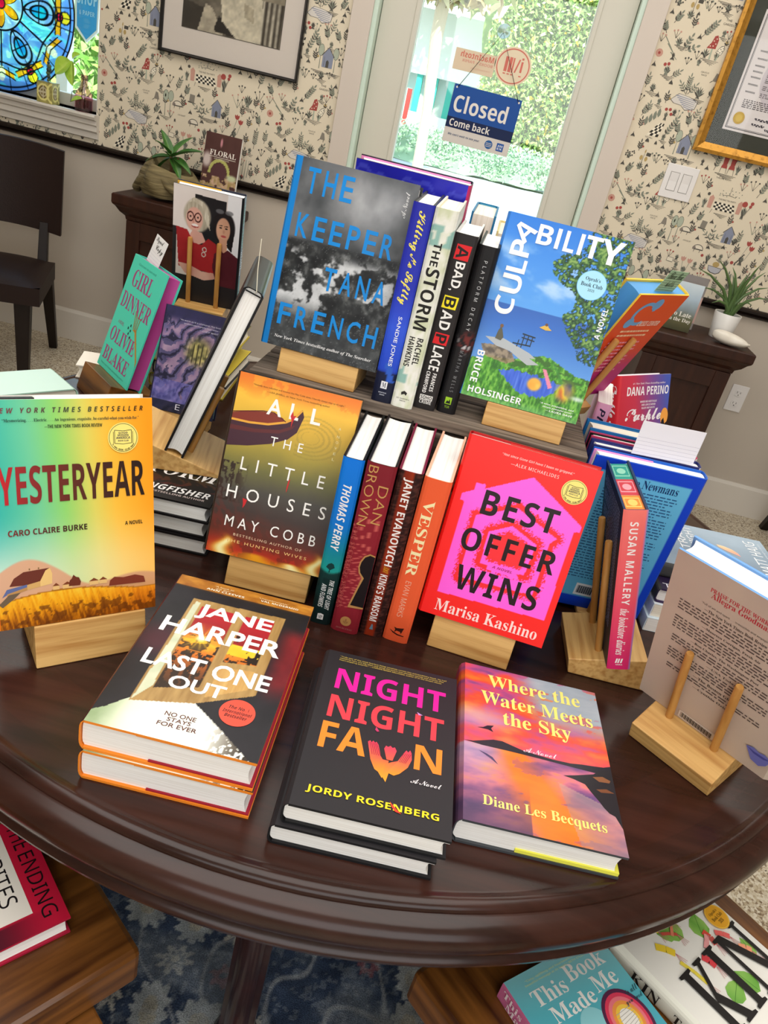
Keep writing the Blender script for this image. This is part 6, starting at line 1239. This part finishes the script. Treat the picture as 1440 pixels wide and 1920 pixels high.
def card(pose, label, u0, v0, w, h, W, wdep, texts, col='#efecea', rot=0., rules=5, ink='#2a2622', name='note_card'):
    m = pose if isinstance(pose, Matrix) else fmat(*pose); mw = m @ Matrix.Translation((u0, v0, wdep)) @ Matrix.Rotation(rot, 4, 'Z')
    b = MB(); b.box(0, 0, 0, w, h, .0004, col)
    for k_ in range(rules): b.box(.001, h * (.08 + .11 * k_), .0004, w - .001, h * (.08 + .11 * k_) + .0004, .0005, '#c6c2cc' if col != '#9fbf9c' else '#2c3a30')
    for t, bx, s in texts: v, f = text2d(t, s); q = fit(v, (bx[0] * w, bx[1] * h, bx[2] * w, bx[3] * h)); b.add(np.c_[q, np.full(len(q), .0007)], f, ink)
    tag(b.build(name, M['print'], mw=mw), label, 'note card')
card(P_, 'ruled card reading Signed Copy, tucked into the mint green book', .02, .2222, .052, .052, .1411, -.014, (('Signed', (.12, .72, .72, .95), 'script'), ('Copy', (.3, .45, .9, .7), 'script')), rot=-.12, rules=4)
# stack with yellow edges under the back cover portrait book
for i, (dx, th_, c1, c2) in enumerate(((0, .1, '#c9b23c', '#2c2c30'), (.006, .06, '#2a2b30', '#c9b23c'), (-.004, .13, '#d8c860', '#55503c'), (.003, .09, '#b9a52e', '#3a3a34'))):
    Book(.15, .19, .0274, edge=c1, back=c2, pages='cream').front(c2, .05).spine(c1).place((-.60 + dx, 1.437, .7877 + .0277 * i, th_, HP), ('yellow edged hardback at the bottom of the stack behind the fantasy book', 'dark hardback second from the bottom of the stack behind the fantasy book', 'yellow edged hardback second from the top of the stack behind the fantasy book', 'yellow spined hardback on top of the stack behind the fantasy book')[i], 'stack behind the fantasy book')
def art_penny(u, v):
    C = mixc('#d3c4bc', '#e6dcd6', fbm(u * 3, v * 3, 3, 2)); C = put(C, pmask(u, v, [(.32, .95), (.78, .94), (.8, .05), (.3, .05)]), S('#211f21')); C = put(C, (u > .8) * .9, mixc('#d9d8da', '#eceaec', v)); v0_ = v; v = np.maximum((v - .13) / .87, 0.); C = put(C, (v < .12) | ((u < .06) & (v < .6)), S('#2a2526'))
    hair = ell(u, v, .36, .74, .2, .16, .1); C = put(C, hair, mixc('#8f836f', '#d9cfba', fbm(u * 40, v * 5, 3, 4))); C = put(C, ell(u, v, .32, .70, .125, .115, .1), mixc('#cf9484', '#e2b3a2', fbm(u * 6, v * 6, 2, 3))); C = put(C, pmask(u, v, [(.3, .6), (.44, .58), (.5, .5), (.34, .44), (.26, .54)]), S('#d3a090')); C = put(C, pmask(u, v, [(.2, .84), (.3, .87), (.42, .84), (.5, .68), (.56, .62), (.53, .76), (.44, .88), (.3, .91)]), mixc('#a89c86', '#e0d7c4', vn(u * 50, v * 8)))
    C = put(C, pmask(u, v, [(.05, .6), (.22, .585), (.32, .47), (.44, .46), (.54, .54), (.66, .5), (.73, .28), (.7, .16), (.5, .2), (.3, .2), (.1, .2)]), mixc('#8f1f24', '#b02c2e', fbm(u * 5, v * 9, 3, 6))); C = put(C, pmask(u, v, [(.08, .24), (.2, .14), (.5, .1), (.72, .15), (.7, .2), (.46, .19), (.24, .24)]), mixc('#c98f7e', '#dcae9c', fbm(u * 8, v * 8, 2, 9)))
    for x in (.26, .37): C = put(C, (np.abs(np.hypot((u - x) / 1.1, (v - .722)) - .042) < .007), S('#4a1f1c')); C = put(C, ell(u, v, x, .722, .014, .01, .3), S('#3a2a26'))
    C = put(C, ell(u, v, .33, .64, .05, .018, .2), S('#f2e4de')); C = put(C, (np.abs(v - .625 + 3 * (u - .33) ** 2 * -1) < .006) * (np.abs(u - .33) < .055), S('#a8453f')); C = put(C, ell(u, v, .305, .68, .015, .02, .6) * .5, S('#b87462'))
    C = put(C, ell(u, v, .76, .68, .17, .16, .08), S('#1f191a')); C = put(C, pmask(u, v, [(.86, .7), (.93, .66), (.9, .45), (.82, .5)]), S('#1f191a')); C = put(C, ell(u, v, .755, .655, .105, .12, .08), mixc('#c08c70', '#d9a98c', fbm(u * 6, v * 6, 2, 5))); C = put(C, pmask(u, v, [(.7, .58), (.82, .56), (.83, .44), (.72, .42)]), S('#c79478')); C = put(C, pmask(u, v, [(.64, .4), (.72, .46), (.78, .43), (.84, .47), (1.02, .4), (1.02, .08), (.7, .08), (.62, .26)]), mixc('#4a1a22', '#5e242c', fbm(u * 7, v * 9, 3, 8)))
    for x in (.715, .80): C = put(C, ell(u, v, x, .675, .02, .008, .3), S('#241a18')); C = put(C, (np.abs(v - .697 - .1 * (u - x)) < .004) * (np.abs(u - x) < .03), S('#3a2620'))
    C = put(C, ell(u, v, .765, .595, .04, .011, .3), S('#b04a48')); C = put(C, ell(u, v, .765, .64, .014, .018, .6) * .5, S('#a87058'))
    for x in (.69, .83): C = put(C, ell(u, v, x, .83, .06, .022, .2) * .8, S('#6f6d70'))
    for x, y in ((.49, .42), (.48, .37)): C = put(C, np.abs(np.hypot((u - x), (v - y) * 1.4) - .03) < .006, S('#c9bdb4'))
    return C
P_ = (-.613, 1.542, .907, .1019, -.1885)
b = Book(.131, .23, .027, 'R', edge='#1d2438', back='#26303c', mat='gloss').front(art_penny, .001).spine('#1a1e22')
b.stext('LOUISE PENNY', (.28, .56, .6, .93), '#3f9a6a', 'bold').stext('MELLISSA FUNG', (.28, .02, .6, .27), '#3f9a6a', 'bold').stext('THE LAST', (.62, .36, .86, .54), '#e4e4e4', 'bold').stext('MANDARIN', (.24, .32, .5, .53), '#e4e4e4', 'bold'); b.flap('back', '#d9a83a', .35)
b.place(P_, 'hardback back cover with a photograph of two women, standing at the back left')
stand(P_, .131, .027, .9364 - .0003, 'wooden stand whose two dowels cross the photograph of two women', uc=.5, wd=.1, wf=.034, D=.05, dow=.0055, hd=.105, sp=.058) if False else stand((P_[0], P_[1], P_[2] + .012, P_[3], P_[4]), .131, .027, .8718, 'wooden stand whose two dowels cross the photograph of two women', uc=.5, wd=.1, wf=.03, D=.05, dow=.0055, hd=.135, sp=.058)
b.root.matrix_world = fmat(P_[0], P_[1], P_[2] + .012, P_[3], P_[4])
Book(.1, .085, .0262, 'R', edge='#e9dfd0', back='#e9dfd0', pages='cream', bt=.002).front('#eee4d6').place((-.728, 1.375, .7868, .3, HP), 'small cream book with a hollow fore edge at the far left rim of the table')
Book(.135, .1, .036, 'R', edge='#b6ddc9', back='#cfe8dc', pages='cream', bulge=.008, bt=.0022).front('#cfe8dc').spine('#c3e2d2').place((-.742, 1.135, .7965, .92, HP), 'pale mint hardback lying behind the farm cover book')
# ------------------------------------------------------------------ behind the riser row
b = Book(.1594, .245, .028, 'R', edge='#241c30', back='#2a2140', mat='gloss').front(lambda u, v: put(mixc('#2222a0', '#3434c4', fbm(u * 4, v * 12, 4, 3)), (np.abs(v - .93 - .03 * np.sin(u * 14) - .02 * np.sin(u * 31)) < .012) * .5, S('#5a62d8')), .003).spine('#c0336a')
b.text('Praise for', (.405, .912, .605, .941), '#d3d6f4', 'script').text('CONTASH', (.165, .835, .859, .90), '#e0447c', 'sbold' if False else 'bold', .02).text('CONTASH', (.168, .838, .856, .897), '#f2d9e2', 'bold').greek((.15, .3, .85, .8), 14, '#c9cdf0', 5); b.flap('back', '#e98ac0', .0)
P_ = (-.2082, 1.1935, 1.047, -.0466, -.1779); b.place(P_, 'deep blue hardback seen from the back, standing behind the grey moorland book'); stand(P_, .1594, .028, 1.0153, 'wooden stand under the deep blue book behind the grey moorland book', uc=.5, wd=.1, wf=.03, D=.05, dow=.0055, hd=.11)
b = Book(.155, .238, .036, edge='#1f6f9c', back='#1f6f9c', pages='cream', bulge=.005).front('#215f86', .05).spine('#1f5f86'); b.place((-.040, 1.352, 1.0153, -HP, 0.), 'teal covered hardback standing behind the spine out row with its page tops showing', 'hardbacks at the back of the riser'); MB().box(.0002, .2352, -.031, .0022, .2365, -.005, '#3f8fb0').build('headband', M['print'], b.root)
Book(.15, .22, .026, edge='#dcc98c', back='#b9a84e', pages='cream', bulge=.005).front('#c9b84e', .05).spine('#e2d8bc').place((.002, 1.345, 1.0153, -HP, 0.), 'cream and yellow hardback standing beside the teal covered one at the back of the riser', 'hardbacks at the back of the riser')
# ------------------------------------------------------------------ right side of the table
P_ = (.3123, .8406, .8016, 1.6099, .2562)
b = Book(.145, .2295, .0286, edge='#1d3a5c', back='#1b2038', pages='pages', bulge=.0015).front('#7f8cc8').spine(lambda u, v: put(ramp(v, (0, '#d8286a'), (.5, '#ea5a68'), (1., '#f47c72')), u > .93, S('#8f86c4')), .004)
b.stext('SUSAN MALLERY', (.32, .43, .66, .93), '#f6f0ee', 'bold', space=1.2).stext('the bookstore diaries', (.3, .1, .68, .405), '#f6f0ee', 'bi')
for k_, t in enumerate(((.36, .034, .5), (.46, .03, .66), (.58, .05, .7))): b.spoly([(t[0] - .04, .045), (t[0] + .03, .045), (t[0] + .08, .075), (t[0] + .01, .075)], '#f6f0ee')
b.stext('MIRA', (.36, .03, .66, .038), '#f6f0ee', 'bold', rot=None)
r_ = random.Random(8); v_ = []; f_ = []
for k_ in range(40):
    y_ = .215 - .0042 * k_; x_ = .018
    while x_ < .128 - (.05 * r_.random() if k_ % 5 == 4 else 0): w2 = .003 + .008 * r_.random(); n0 = len(v_); v_ += [(x_, y_, -.0288), (x_ + w2, y_, -.0288), (x_ + w2, y_ + .0015, -.0288), (x_, y_ + .0015, -.0288)]; f_.append((n0, n0 + 1, n0 + 2, n0 + 3)); x_ += w2 + .002
b.j.add(v_, f_, '#8f9ac4'); b.place(P_, 'hardback with a coral pink spine and sprayed page tops, leaning on dowels at the right')
s_ = MB(); zt = .2295 - .0032 + .0004
for x0, x1, c_, c2 in ((.003, .043, '#f08a3c', '#f6c66a'), (.044, .09, '#c8424e', '#f2a0aa'), (.091, .1395, '#2f9a8c', '#8fd0b8')):
    s_.box(x0, zt - .0002, -.0256, x1, zt, -.003, c_); s_.box(x0 + .008, zt, -.0235, x1 - .006, zt + .0001, -.0052, c2); s_.box(x0 + .011, zt + .0001, -.0225, x1 - .009, zt + .0002, -.0062, c_)
    t_ = np.linspace(0, 2 * PI, 20, endpoint=False); cx = (x0 + x1) / 2; s_.add([(cx + .009 * math.cos(a), zt + .0003, -.0143 + .0055 * math.sin(a)) for a in t_], [tuple(range(20))], c2)
s_.build('sprayed_edge', M['print'], b.root)
stand(P_, .145, .0286, TZ, 'wooden stand with two dowels under the coral spined book', uc=.5, wd=.11, wf=.027, D=.075, sp=.065, hd=.165)
P_ = (.2055, 1.0096, .768, .0957, -.0836)
def art_newm(u, v): return put(np.tile(S('#1545d2'), (len(u), 1)), (u > .085) * (u < .93) * (v > .07) * (v < .925), mixc('#5fb4e0', '#6cc2ea', v))
b = Book(.152, .2505, .0255, 'R', edge='#1a5fc4', back='#1545d2').front(art_newm, .0025).spine('#1a4fd0')
b.text('Meet the Newmans', (.16, .862, .825, .915), '#173a6c', 'serif').greek((.17, .2, .86, .84), 34, '#2a5a8c', 3, fill=.36); b.poly([(.30, .085), (.5, .085), (.5, .17), (.30, .17)], '#e9ecee')
for k_ in range(22): b.poly([(.32 + .007 * k_, .10), (.32 + .007 * k_ + .0035 * (1 + k_ % 3 * .5), .10), (.32 + .007 * k_ + .0035 * (1 + k_ % 3 * .5), .155), (.32 + .007 * k_, .155)], '#1c2a3c')
b.flap('back', '#e79ad6', .45); b.place(P_, 'bright blue hardback with a light blue panel, standing behind the coral spined book')
stand(P_, .152, .0255, TZ, 'wooden stand hidden under the bright blue book', uc=.62, wd=.07, wf=.012, D=.05, dow=.0055, hd=.08, sp=.03)
e1, e2, n_ = frame(P_[3], P_[4]); o_ = Vector(P_[:3])
for i, (d_, T_, c_, pg_, H_, du, l_) in enumerate(((.0275, .021, '#2b3270', 'pages', .2505, -.004, 'navy hardback standing directly behind the bright blue book'), (.0505, .017, '#b83a62', 'pages', .252, -.009, 'magenta edged hardback standing behind the navy one on the right'), (.0695, .033, '#1d6aa8', 'cream', .255, -.006, 'blue hardback with thick cream pages, last of the row behind the bright blue book'))):
    q_ = o_ - n_ * d_ + e1 * max(du, -.0005) ; q_.z = max(q_.z, .7605 + .001) ; b = Book(.15, H_, T_, 'R', edge=c_, back=c_, pages=pg_).front(c_, .05).spine('#e6e2de' if i < 2 else '#1d6aa8')
    b.flap('back', '#141418' if i == 1 else c_, .2); b.place((q_.x, q_.y, q_.z + .0015, P_[3], P_[4]), l_, 'row of hardbacks behind the bright blue book')
card(P_, 'blank ruled index card standing up behind the top of the bright blue book', .052, .252, .086, .05, .152, -.027, (), rot=.03, rules=5, col='#f1eef3')
P_ = (.3212, .8069, .8005, -.6916, -.3351)
b = Book(.165, .2413, .03, 'R', edge='#6f9fd8', back='#c9b5a6', pages='pages', bulge=.006).front(lambda u, v: mixc('#c2aea2', '#cbbaa9', fbm(u * 5, v * 5, 2, 2)), .01).spine('#cbbaa9')
rd, ik = '#c0303f', '#3a302e'
b.text('PRAISE FOR THE WORK OF', (.27, .876, .71, .9), rd, 'serif').text('Allegra Goodman', (.286, .835, .69, .876), rd, 'serif', .01)
y0 = .80
for t, c_, s_, x0, x1, h_ in (('“Full of wit and spark . . . irresistible and engaging.”', ik, 'noto', .24, .72, .015), ('—The New York Times Book Review', ik, 'serif', .27, .70, .018), ('', ik, '', .1, .88, 4), ('—Maureen Corrigan, Fresh Air', ik, 'serif', .29, .70, .018), ('', ik, '', .1, .9, 5), ('—Ron Charles, The Washington Post', ik, 'serif', .25, .74, .018), ('', ik, '', .12, .88, 3), ('—USA Today', ik, 'serif', .4, .62, .018), ('', ik, '', .12, .86, 4), ('—The Boston Globe', ik, 'serif', .34, .66, .018), ('', ik, '', .14, .86, 2), ('—Cynthia Ozick', ik, 'serif', .36, .64, .018)):
    if t: b.text(t, (x0, y0 - h_, x1, y0), c_, s_); y0 -= h_ + .012
    else: b.greek((x0, y0 - .0175 * h_, x1, y0), int(h_), '#5a4c48', int(h_) + 3); y0 -= .0175 * h_ + .006
b.poly([(.33, .012), (.62, .012), (.62, .062), (.33, .062)], '#dccfc4')
for k_ in range(34): b.poly([(.345 + .0075 * k_, .018), (.345 + .0075 * k_ + .0032 * (1 + k_ % 3 * .4), .018), (.345 + .0075 * k_ + .0032 * (1 + k_ % 3 * .4), .054), (.345 + .0075 * k_, .054)], '#2a2422')
b.poly([(.82, .15), (.87, .165), (.91, .155), (.95, .165), (1., .15), (.98, .1), (.94, .07), (.88, .08)], '#6f72bc'); b.poly([(.82, .15), (.88, .142), (.95, .145), (1., .15), (.95, .13), (.88, .128)], '#4a4c9a')
b.place(P_, 'pinkish grey back cover with dense quotes, leaning on two dowels at the far right'); stand(P_, .165, .03, TZ, 'wooden stand with dowels in front of the pinkish grey back cover', uc=.47, wd=.108, wf=.047, D=.055, dow=.006, hd=.118, sp=.06)
for i, (z_, T_, c_, p_) in enumerate(((.7832, .0228, '#cfdde4', 'pages'), (.8055, .022, '#dfe6ea', 'cream'), (.83, .0242, '#241b33', 'pages'))):
    b = Book(.15, .215, T_, edge=c_ if i < 2 else '#3a2a4c', back=c_, pages=p_, hard=i == 2).front((lambda u, v: mixc('#1f1830', '#3c2a50', fbm(u * 5, v * 5, 3, 4))) if i == 2 else c_, .006)
    if i == 2: b.text('THE', (.03, .03, .3, .085), '#e9e6ee', 'noto')
    b.place((.368 + .003 * i, 1.012 + .006 * i, z_, .1 - .02 * i, HP), ('pale blue paperback at the bottom of the stack behind the pinkish grey cover', 'pale paperback second in the stack behind the pinkish grey cover', 'dark purple hardback with white letters third in the stack behind the pinkish grey cover')[i], 'stack at the right edge of the table')
b = Book(.15, .225, .0245, edge='#6f8396', back='#7d8fa0').front(lambda u, v: mixc('#76889a', '#a9bccb', sm(.2, 1, u) * .6 + .5 * fbm(u * 4, v * 4, 3, 6)), .005)
b.text('MATT HAIG', (.2, .075, .91, .165), '#eef1f3', 'noto').text('Author of The Midnight Library', (.3, .035, .9, .055), '#e2e8ec', 'noto').text('TRAIN', (.42, .655, .95, .72), '#eef1f3', 'noto').text('MIDNIGHT', (.2, .565, .95, .63), '#eef1f3', 'noto')
b.poly([(.49, .27), (.52, .31), (.56, .36), (.62, .41), (.67, .415), (.66, .36), (.62, .31), (.56, .28)], lambda u, v: ramp((u - .49) / .18, (0, '#e8a0a0'), (.5, '#f2b48a'), (1, '#f6d9b0')))
b.place((.5817, 1.0838, .855, 1.6755, HP), 'grey blue hardback with a peach feather shape, topmost of the stack at the right edge')
P_ = (.3390, 1.3415, .8043, .7956, .3237)
b = Book(.1542, .2358, .0276, edge='#e9e2ea', back='#3f4a9c').front(lambda u, v: ramp(u * .8 + .35 * (v - .5), (0, '#d2303f'), (.35, '#c83a52'), (.6, '#8a4a8a'), (.9, '#4a5cb4')), .004).spine('#cf2a36')
b.text('DANA PERINO', (.123, .843, .974, .912), '#f4eef0', 'bold').text('#1 New York Times bestselling author', (.225, .925, .895, .943), '#f0dfe4', 'bi').text('WHERE RED MEETS BLUE', (.4, .785, .74, .8), '#f0e6ec', 'bold').text('AND LOVE IS NEVER', (.43, .76, .72, .775), '#f0e6ec', 'bold').text('BLACK AND WHITE', (.44, .735, .71, .75), '#f0e6ec', 'bold').text('Purple', (.125, .60, .86, .74), '#f6eef0', 'script', .02).text('State', (.2, .42, .86, .57), '#f6eef0', 'script', .02)
b.disc(.93, .66, .08, .07, '#f2a44a').poly([(.86, .55), (.88, .63), (.92, .65), (.95, .6), (1., .62), (1., .52), (.86, .5)], '#1f1c22'); b.stext('Purple State', (.2, .45, .8, .93), '#f2e6ea', 'script', .02); b.place(P_, 'red to violet hardback with white script title, standing at the back right'); stand(P_, .1542, .0276, TZ, 'wooden stand under the red to violet book at the back right', uc=.5, wd=.1, wf=.001, D=.07)
b = Book(.12, .285, .022, edge='#e9dccf', back='#e8a8c4', pages='pages', hard=False, bulge=.003).front('#e8a8c4', .05).spine('#e6a0c0'); b.stext('Phoebe', (.3, .72, .75, .97), '#2a1c3a', 'boldi'); b.place((.2345, 1.137, TZ + .0005, 1.46, 0.), 'pink spined book standing between the blue lake book and the red to violet book')
P_ = (.1444, 1.1086, 1.04, .878, -.4074)
b = Book(.1285, .194, .033, 'R', edge='#f2c544', back='#d84a1c', pages=mat('sky_blue_page_edges', '#4f9ad6', .55)).front(lambda u, v: ramp(v, (0, '#b01c7a'), (.3, '#c0306a'), (.5, '#dc4a2a'), (1, '#e2551a')), .006).spine('#e2551a')
for a0, a1, r1_, r2_ in ((.3, 5.4, 1., .72),):
    t_ = np.linspace(a0, a1, 30); cs = [(.36 + .19 * math.cos(a) * r1_, .83 + .105 * math.sin(a) * r1_) for a in t_] + [(.36 + .19 * math.cos(a) * r2_, .83 + .105 * math.sin(a) * r2_) for a in t_[::-1]]
    b.poly(cs[:30:1] + cs[30:], '#6fa3d0')
b.disc(.5, .915, .085, .05, '#6fa3d0').disc(.22, .75, .075, .045, '#6fa3d0').text('CRISIS CENTER', (.42, .72, .86, .765), '#f4d8c4', 'boldi').greek((.2, .6, .8, .68), 2, '#f2c9a0', 2).greek((.15, .25, .8, .57), 9, '#f2a0b0', 6)
b.place(P_, 'orange to magenta hardback with blue page edges, leaning on dowels behind the lake cover'); stand(P_, .1285, .033, 1.0153, 'wooden stand under the orange to magenta book', uc=.36, wd=.062, wf=.022, D=.05, dow=.0055, hd=.12, sp=.045)
card(P_, 'pale green handwritten card tucked into the orange to magenta book', .05, .1915, .05, .034, .1285, -.012, (('Thea Lou', (.1, .62, .9, .95), 'script'), ('hello', (.3, .25, .75, .52), 'script')), col='#9fbf9c', rot=-.05, rules=8, ink='#26301f')
# ------------------------------------------------------------------ books on the low side tables
P_ = (-.489, .431, .552, -.7226, HP)
b = Book(.148, .2, .0265, edge='#b81e40', back='#b81e40').front(lambda u, v: put(put(np.tile(S('#c81a3c'), (len(u), 1)), (v < .6) & (u > .75), S('#5a1224')), (u > .84) * sm(.95, .6, v), S('#4a0f20')), .004).spine('#c81a3c')
b.poly([(.08, .2), (.841, .2), (.841, .846), (.08, .846)], '#efe9df'); b.text('THE', (.05, .882, .289, .972), '#171214', 'noto').text('ENDING', (.332, .882, .918, .962), '#171214', 'noto').text('WRITES', (.14, .715, .712, .805), '#171214', 'noto').text('ITSELF', (.14, .58, .65, .67), '#171214', 'noto')
b.place(P_, 'crimson hardback with a white panel lying on the left low side table')
P_ = (.360, .389, .552, .70, HP)
b = Book(.1476, .21, .0265, edge='#e8e2da', back='#c05a86', hard=False).front(lambda u, v: ramp(v + .15 * u, (.3, '#3f9eb8'), (.8, '#5ab6c4'), (1.05, '#8fd0d8')), .004).spine('#c76a94', .01)
for t, bx in (('This', (.131, .815, .457, .9)), ('Book', (.5, .845, .903, .932)), ('Made', (.192, .708, .62, .79)), ('Me', (.655, .735, .895, .822))): b.text(t, bx, '#f1f0ec', 'serif')
b.text('“Cosy, uplifting and heartwarming, with a', (.16, .945, .8, .96), '#e6efb0', 'noto').text('beautiful message at its heart.” BETH O’LEARY', (.14, .925, .8, .94), '#e6efb0', 'noto')
b.disc(.47, .56, .15, .15, '#8fd0d8')
for k_, c_ in enumerate(('#5a2a4a', '#e0405e', '#ee7a86', '#f29a4a', '#f6c94a', '#f3efe8')): b.disc(.74, .56, .2 - .026 * k_, .165 - .021 * k_, c_)
for k_ in range(7): b.line([(.66, .5 + .018 * k_), (.82, .53 + .014 * k_)], .0006, '#b9b4aa')
b.text('is all', (.86, .66, .99, .69), '#2a4a54', 'script').text('you need', (.8, .61, .99, .645), '#2a4a54', 'script').stext('This Book', (.5, .62, .86, .97), '#f1dfe6', 'serif').stext('Made Me', (.1, .62, .44, .93), '#f1dfe6', 'serif')
b.place(P_, 'teal paperback with a rainbow arch lying on the right low side table')
P_ = (.543, .484, .557, .86, HP)
b = Book(.163, .24, .032, edge='#e9e6da', back='#e9e6da', bulge=.006).front('#eeece4').spine('#e4e3d6')
def leafp(x, y, L, w, ang, c1, c2):
    ca, sa = math.cos(ang), math.sin(ang); q = [(x + (ca * t * L - sa * s * w), y + (sa * t * L + ca * s * w) * .68) for t, s in ((0, 0), (.15, .35), (.4, .5), (.7, .36), (1, 0), (.7, -.36), (.4, -.5), (.15, -.35))]
    b.poly(q, lambda u, v: mixc(c1, c2, vn(u * 40, v * 60))); b.line([q[0], q[4]], .0006, '#3f7a2a')
for a_ in (((.48, .80), (.17, .16, 1.9)), ((.45, .84), (.16, .13, 2.6)), ((.62, .74), (.2, .17, .9)), ((.62, .42), (.2, .17, 1.75)), ((.36, .47), (.2, .15, .4)), ((.86, .52), (.16, .1, 1.4)), ((.66, .88), (.16, .13, 1.2)), ((.25, .3), (.14, .1, .3)), ((.8, .3), (.15, .1, 2.2)), ((.32, .94), (.12, .08, .5))): leafp(*a_[0], *a_[1], '#5fa03c', '#a6cf6a')
for (x0, y0), (x1, y1), c_, w_ in (((.22, .98), (.34, .9), '#e8c83a', .006), ((.21, .86), (.3, .78), '#efcf3a', .009), ((.27, .74), (.31, .6), '#e6d24a', .005), ((.66, .76), (.66, .68), '#e0503f', .008), ((.74, .72), (.82, .66), '#ea6a66', .007), ((.46, .69), (.49, .62), '#d9434a', .009), ((.34, .88), (.45, .83), '#d0584a', .004), ((.55, .7), (.66, .74), '#eaa0a0', .006), ((.4, .84), (.5, .9), '#e48a6a', .004), ((.8, .6), (.86, .55), '#f0a07a', .01)):
    b.line([(x0, y0), ((x0 + x1) / 2 + .01, (y0 + y1) / 2), (x1, y1)], w_, c_)
    for k_ in range(4): b.line([(x1, y1), (x1 + .02 * (k_ - 1.5), y1 - .06)], .0005, '#c9777a')
ik = '#221f1e'
def slabtxt(P): b.poly(P, ik)
slabtxt([(.145, .685), (.145, .7), (.275, .7), (.275, .685), (.24, .68), (.24, .40), (.275, .395), (.275, .38), (.145, .38), (.145, .395), (.175, .40), (.175, .68)])
slabtxt([(.24, .52), (.36, .68), (.33, .685), (.33, .7), (.43, .7), (.43, .685), (.40, .68), (.30, .55), (.41, .40), (.445, .395), (.445, .38), (.31, .38), (.31, .395), (.335, .40), (.255, .51)])
slabtxt([(.475, .685), (.475, .7), (.60, .7), (.60, .685), (.57, .68), (.57, .40), (.60, .395), (.60, .38), (.475, .38), (.475, .395), (.505, .40), (.505, .68)])
slabtxt([(.64, .685), (.64, .7), (.74, .7), (.90, .47), (.90, .68), (.87, .685), (.87, .7), (.965, .7), (.965, .685), (.935, .68), (.935, .38), (.89, .38), (.705, .65), (.705, .40), (.735, .395), (.735, .38), (.64, .38), (.64, .395), (.67, .40), (.67, .68)])
b.disc(.88, .76, .1, .068, '#e9a92c'); b.disc(.88, .76, .096, .065, '#f2c64a', .94)
for t, y_, w_ in (('Oprah’s', .775, .1), ('Book Club', .75, .13), ('2026', .725, .05)): b.text(t, (.88 - w_ / 2, y_, .88 + w_ / 2, y_ + .019), '#4a3410', 'serif')
b.stext('KIN', (.25, .70, .72, .86), ik, 'serif').stext('Tavari Jones', (.28, .25, .68, .62), ik, 'serif'); b.place(P_, 'white hardback with honeysuckle flowers and tall black letters on the right low side table')
# ------------------------------------------------------------------ books on the pedestals
P_ = (-1.262, 3.385, .853, -.02, .12)
def art_floral(u, v):
    C = mixc('#4a2f2c', '#5e3f3a', fbm(u * 3, v * 4, 3, 3)); C = put(C, (np.abs(np.hypot(u - .48, (v - .36) * 1.3) - .27) < .035) * (v > .34), S('#b9b86a')); C = put(C, np.hypot(u - .48, (v - .36) * 1.3) < .22, S('#5a3a3c')); C = put(C, (v < .3) * (fbm(u * 9, v * 14, 3, 5) > .47), mixc('#a08a4e', '#d9b4a0', vn(u * 20, v * 30))); C = put(C, ell(u, v, .1, .55, .12, .12, .5), S('#d3c2bb')); C = put(C, ell(u, v, .85, .32, .14, .05, .5), S('#c9cfa6')); return put(C, ell(u, v, .45, .86, .03, .07, .4), S('#c98a92'))
b = Book(.155, .235, .018, edge='#d8d0cc', back='#4a2f2c', hard=False).front(art_floral, .003).spine('#4a2f2c'); b.text('FLORAL', (.16, .64, .9, .73), '#f4ece2', 'serif', .02).line([(.14, .62), (.9, .615)], .002, '#e6dccf').text('PROVISIONS', (.3, .575, .72, .6), '#e2d6c8', 'noto')
b.place(P_, 'brown paperback with pale flowers on its cover, behind the driftwood planter'); stand(P_, .155, .018, .8005, 'wooden stand under the brown floral paperback on the left pedestal', wd=.1, D=.06, wood='darkwood')
b = Book(.115, .185, .014, edge='#e6e2da', back='#4a4a34').front(lambda u, v: ramp(v + .06 * fbm(u * 6, v * 6, 3, 4), (0, '#3c3a22'), (.25, '#5f5c3c'), (.45, '#7f8a8c'), (.7, '#a9bccb'), (1, '#c9d6de')), .004).spine('#5a573a')
b.text('So Late', (.2, .3, .9, .4), '#eeeae0', 'serif').text('in the Day', (.15, .17, .95, .27), '#eeeae0', 'serif'); b.place((.735, 3.25, .8015, -.03, .1), 'small hardback with pale letters over green, on the right pedestal left of the pot', 'small books on the right pedestal')
b = Book(.115, .205, .014, edge='#cfc8c2', back='#8a8380').front(lambda u, v: put(np.tile(S('#8c8582'), (len(u), 1)), (v < .62) & (v > .12), S('#c9a49a')), .006).spine('#8a8380')
b.text('Claire', (.15, .47, .8, .56), '#4a3a44', 'serif').text('Keegan', (.12, .34, .85, .45), '#4a3a44', 'serif').text('stories', (.3, .24, .7, .28), '#7a625e', 'noto'); b.place((.765, 3.34, .8015, -.05, .1), 'small grey and pink hardback standing just behind the green one on the right pedestal', 'small books on the right pedestal')
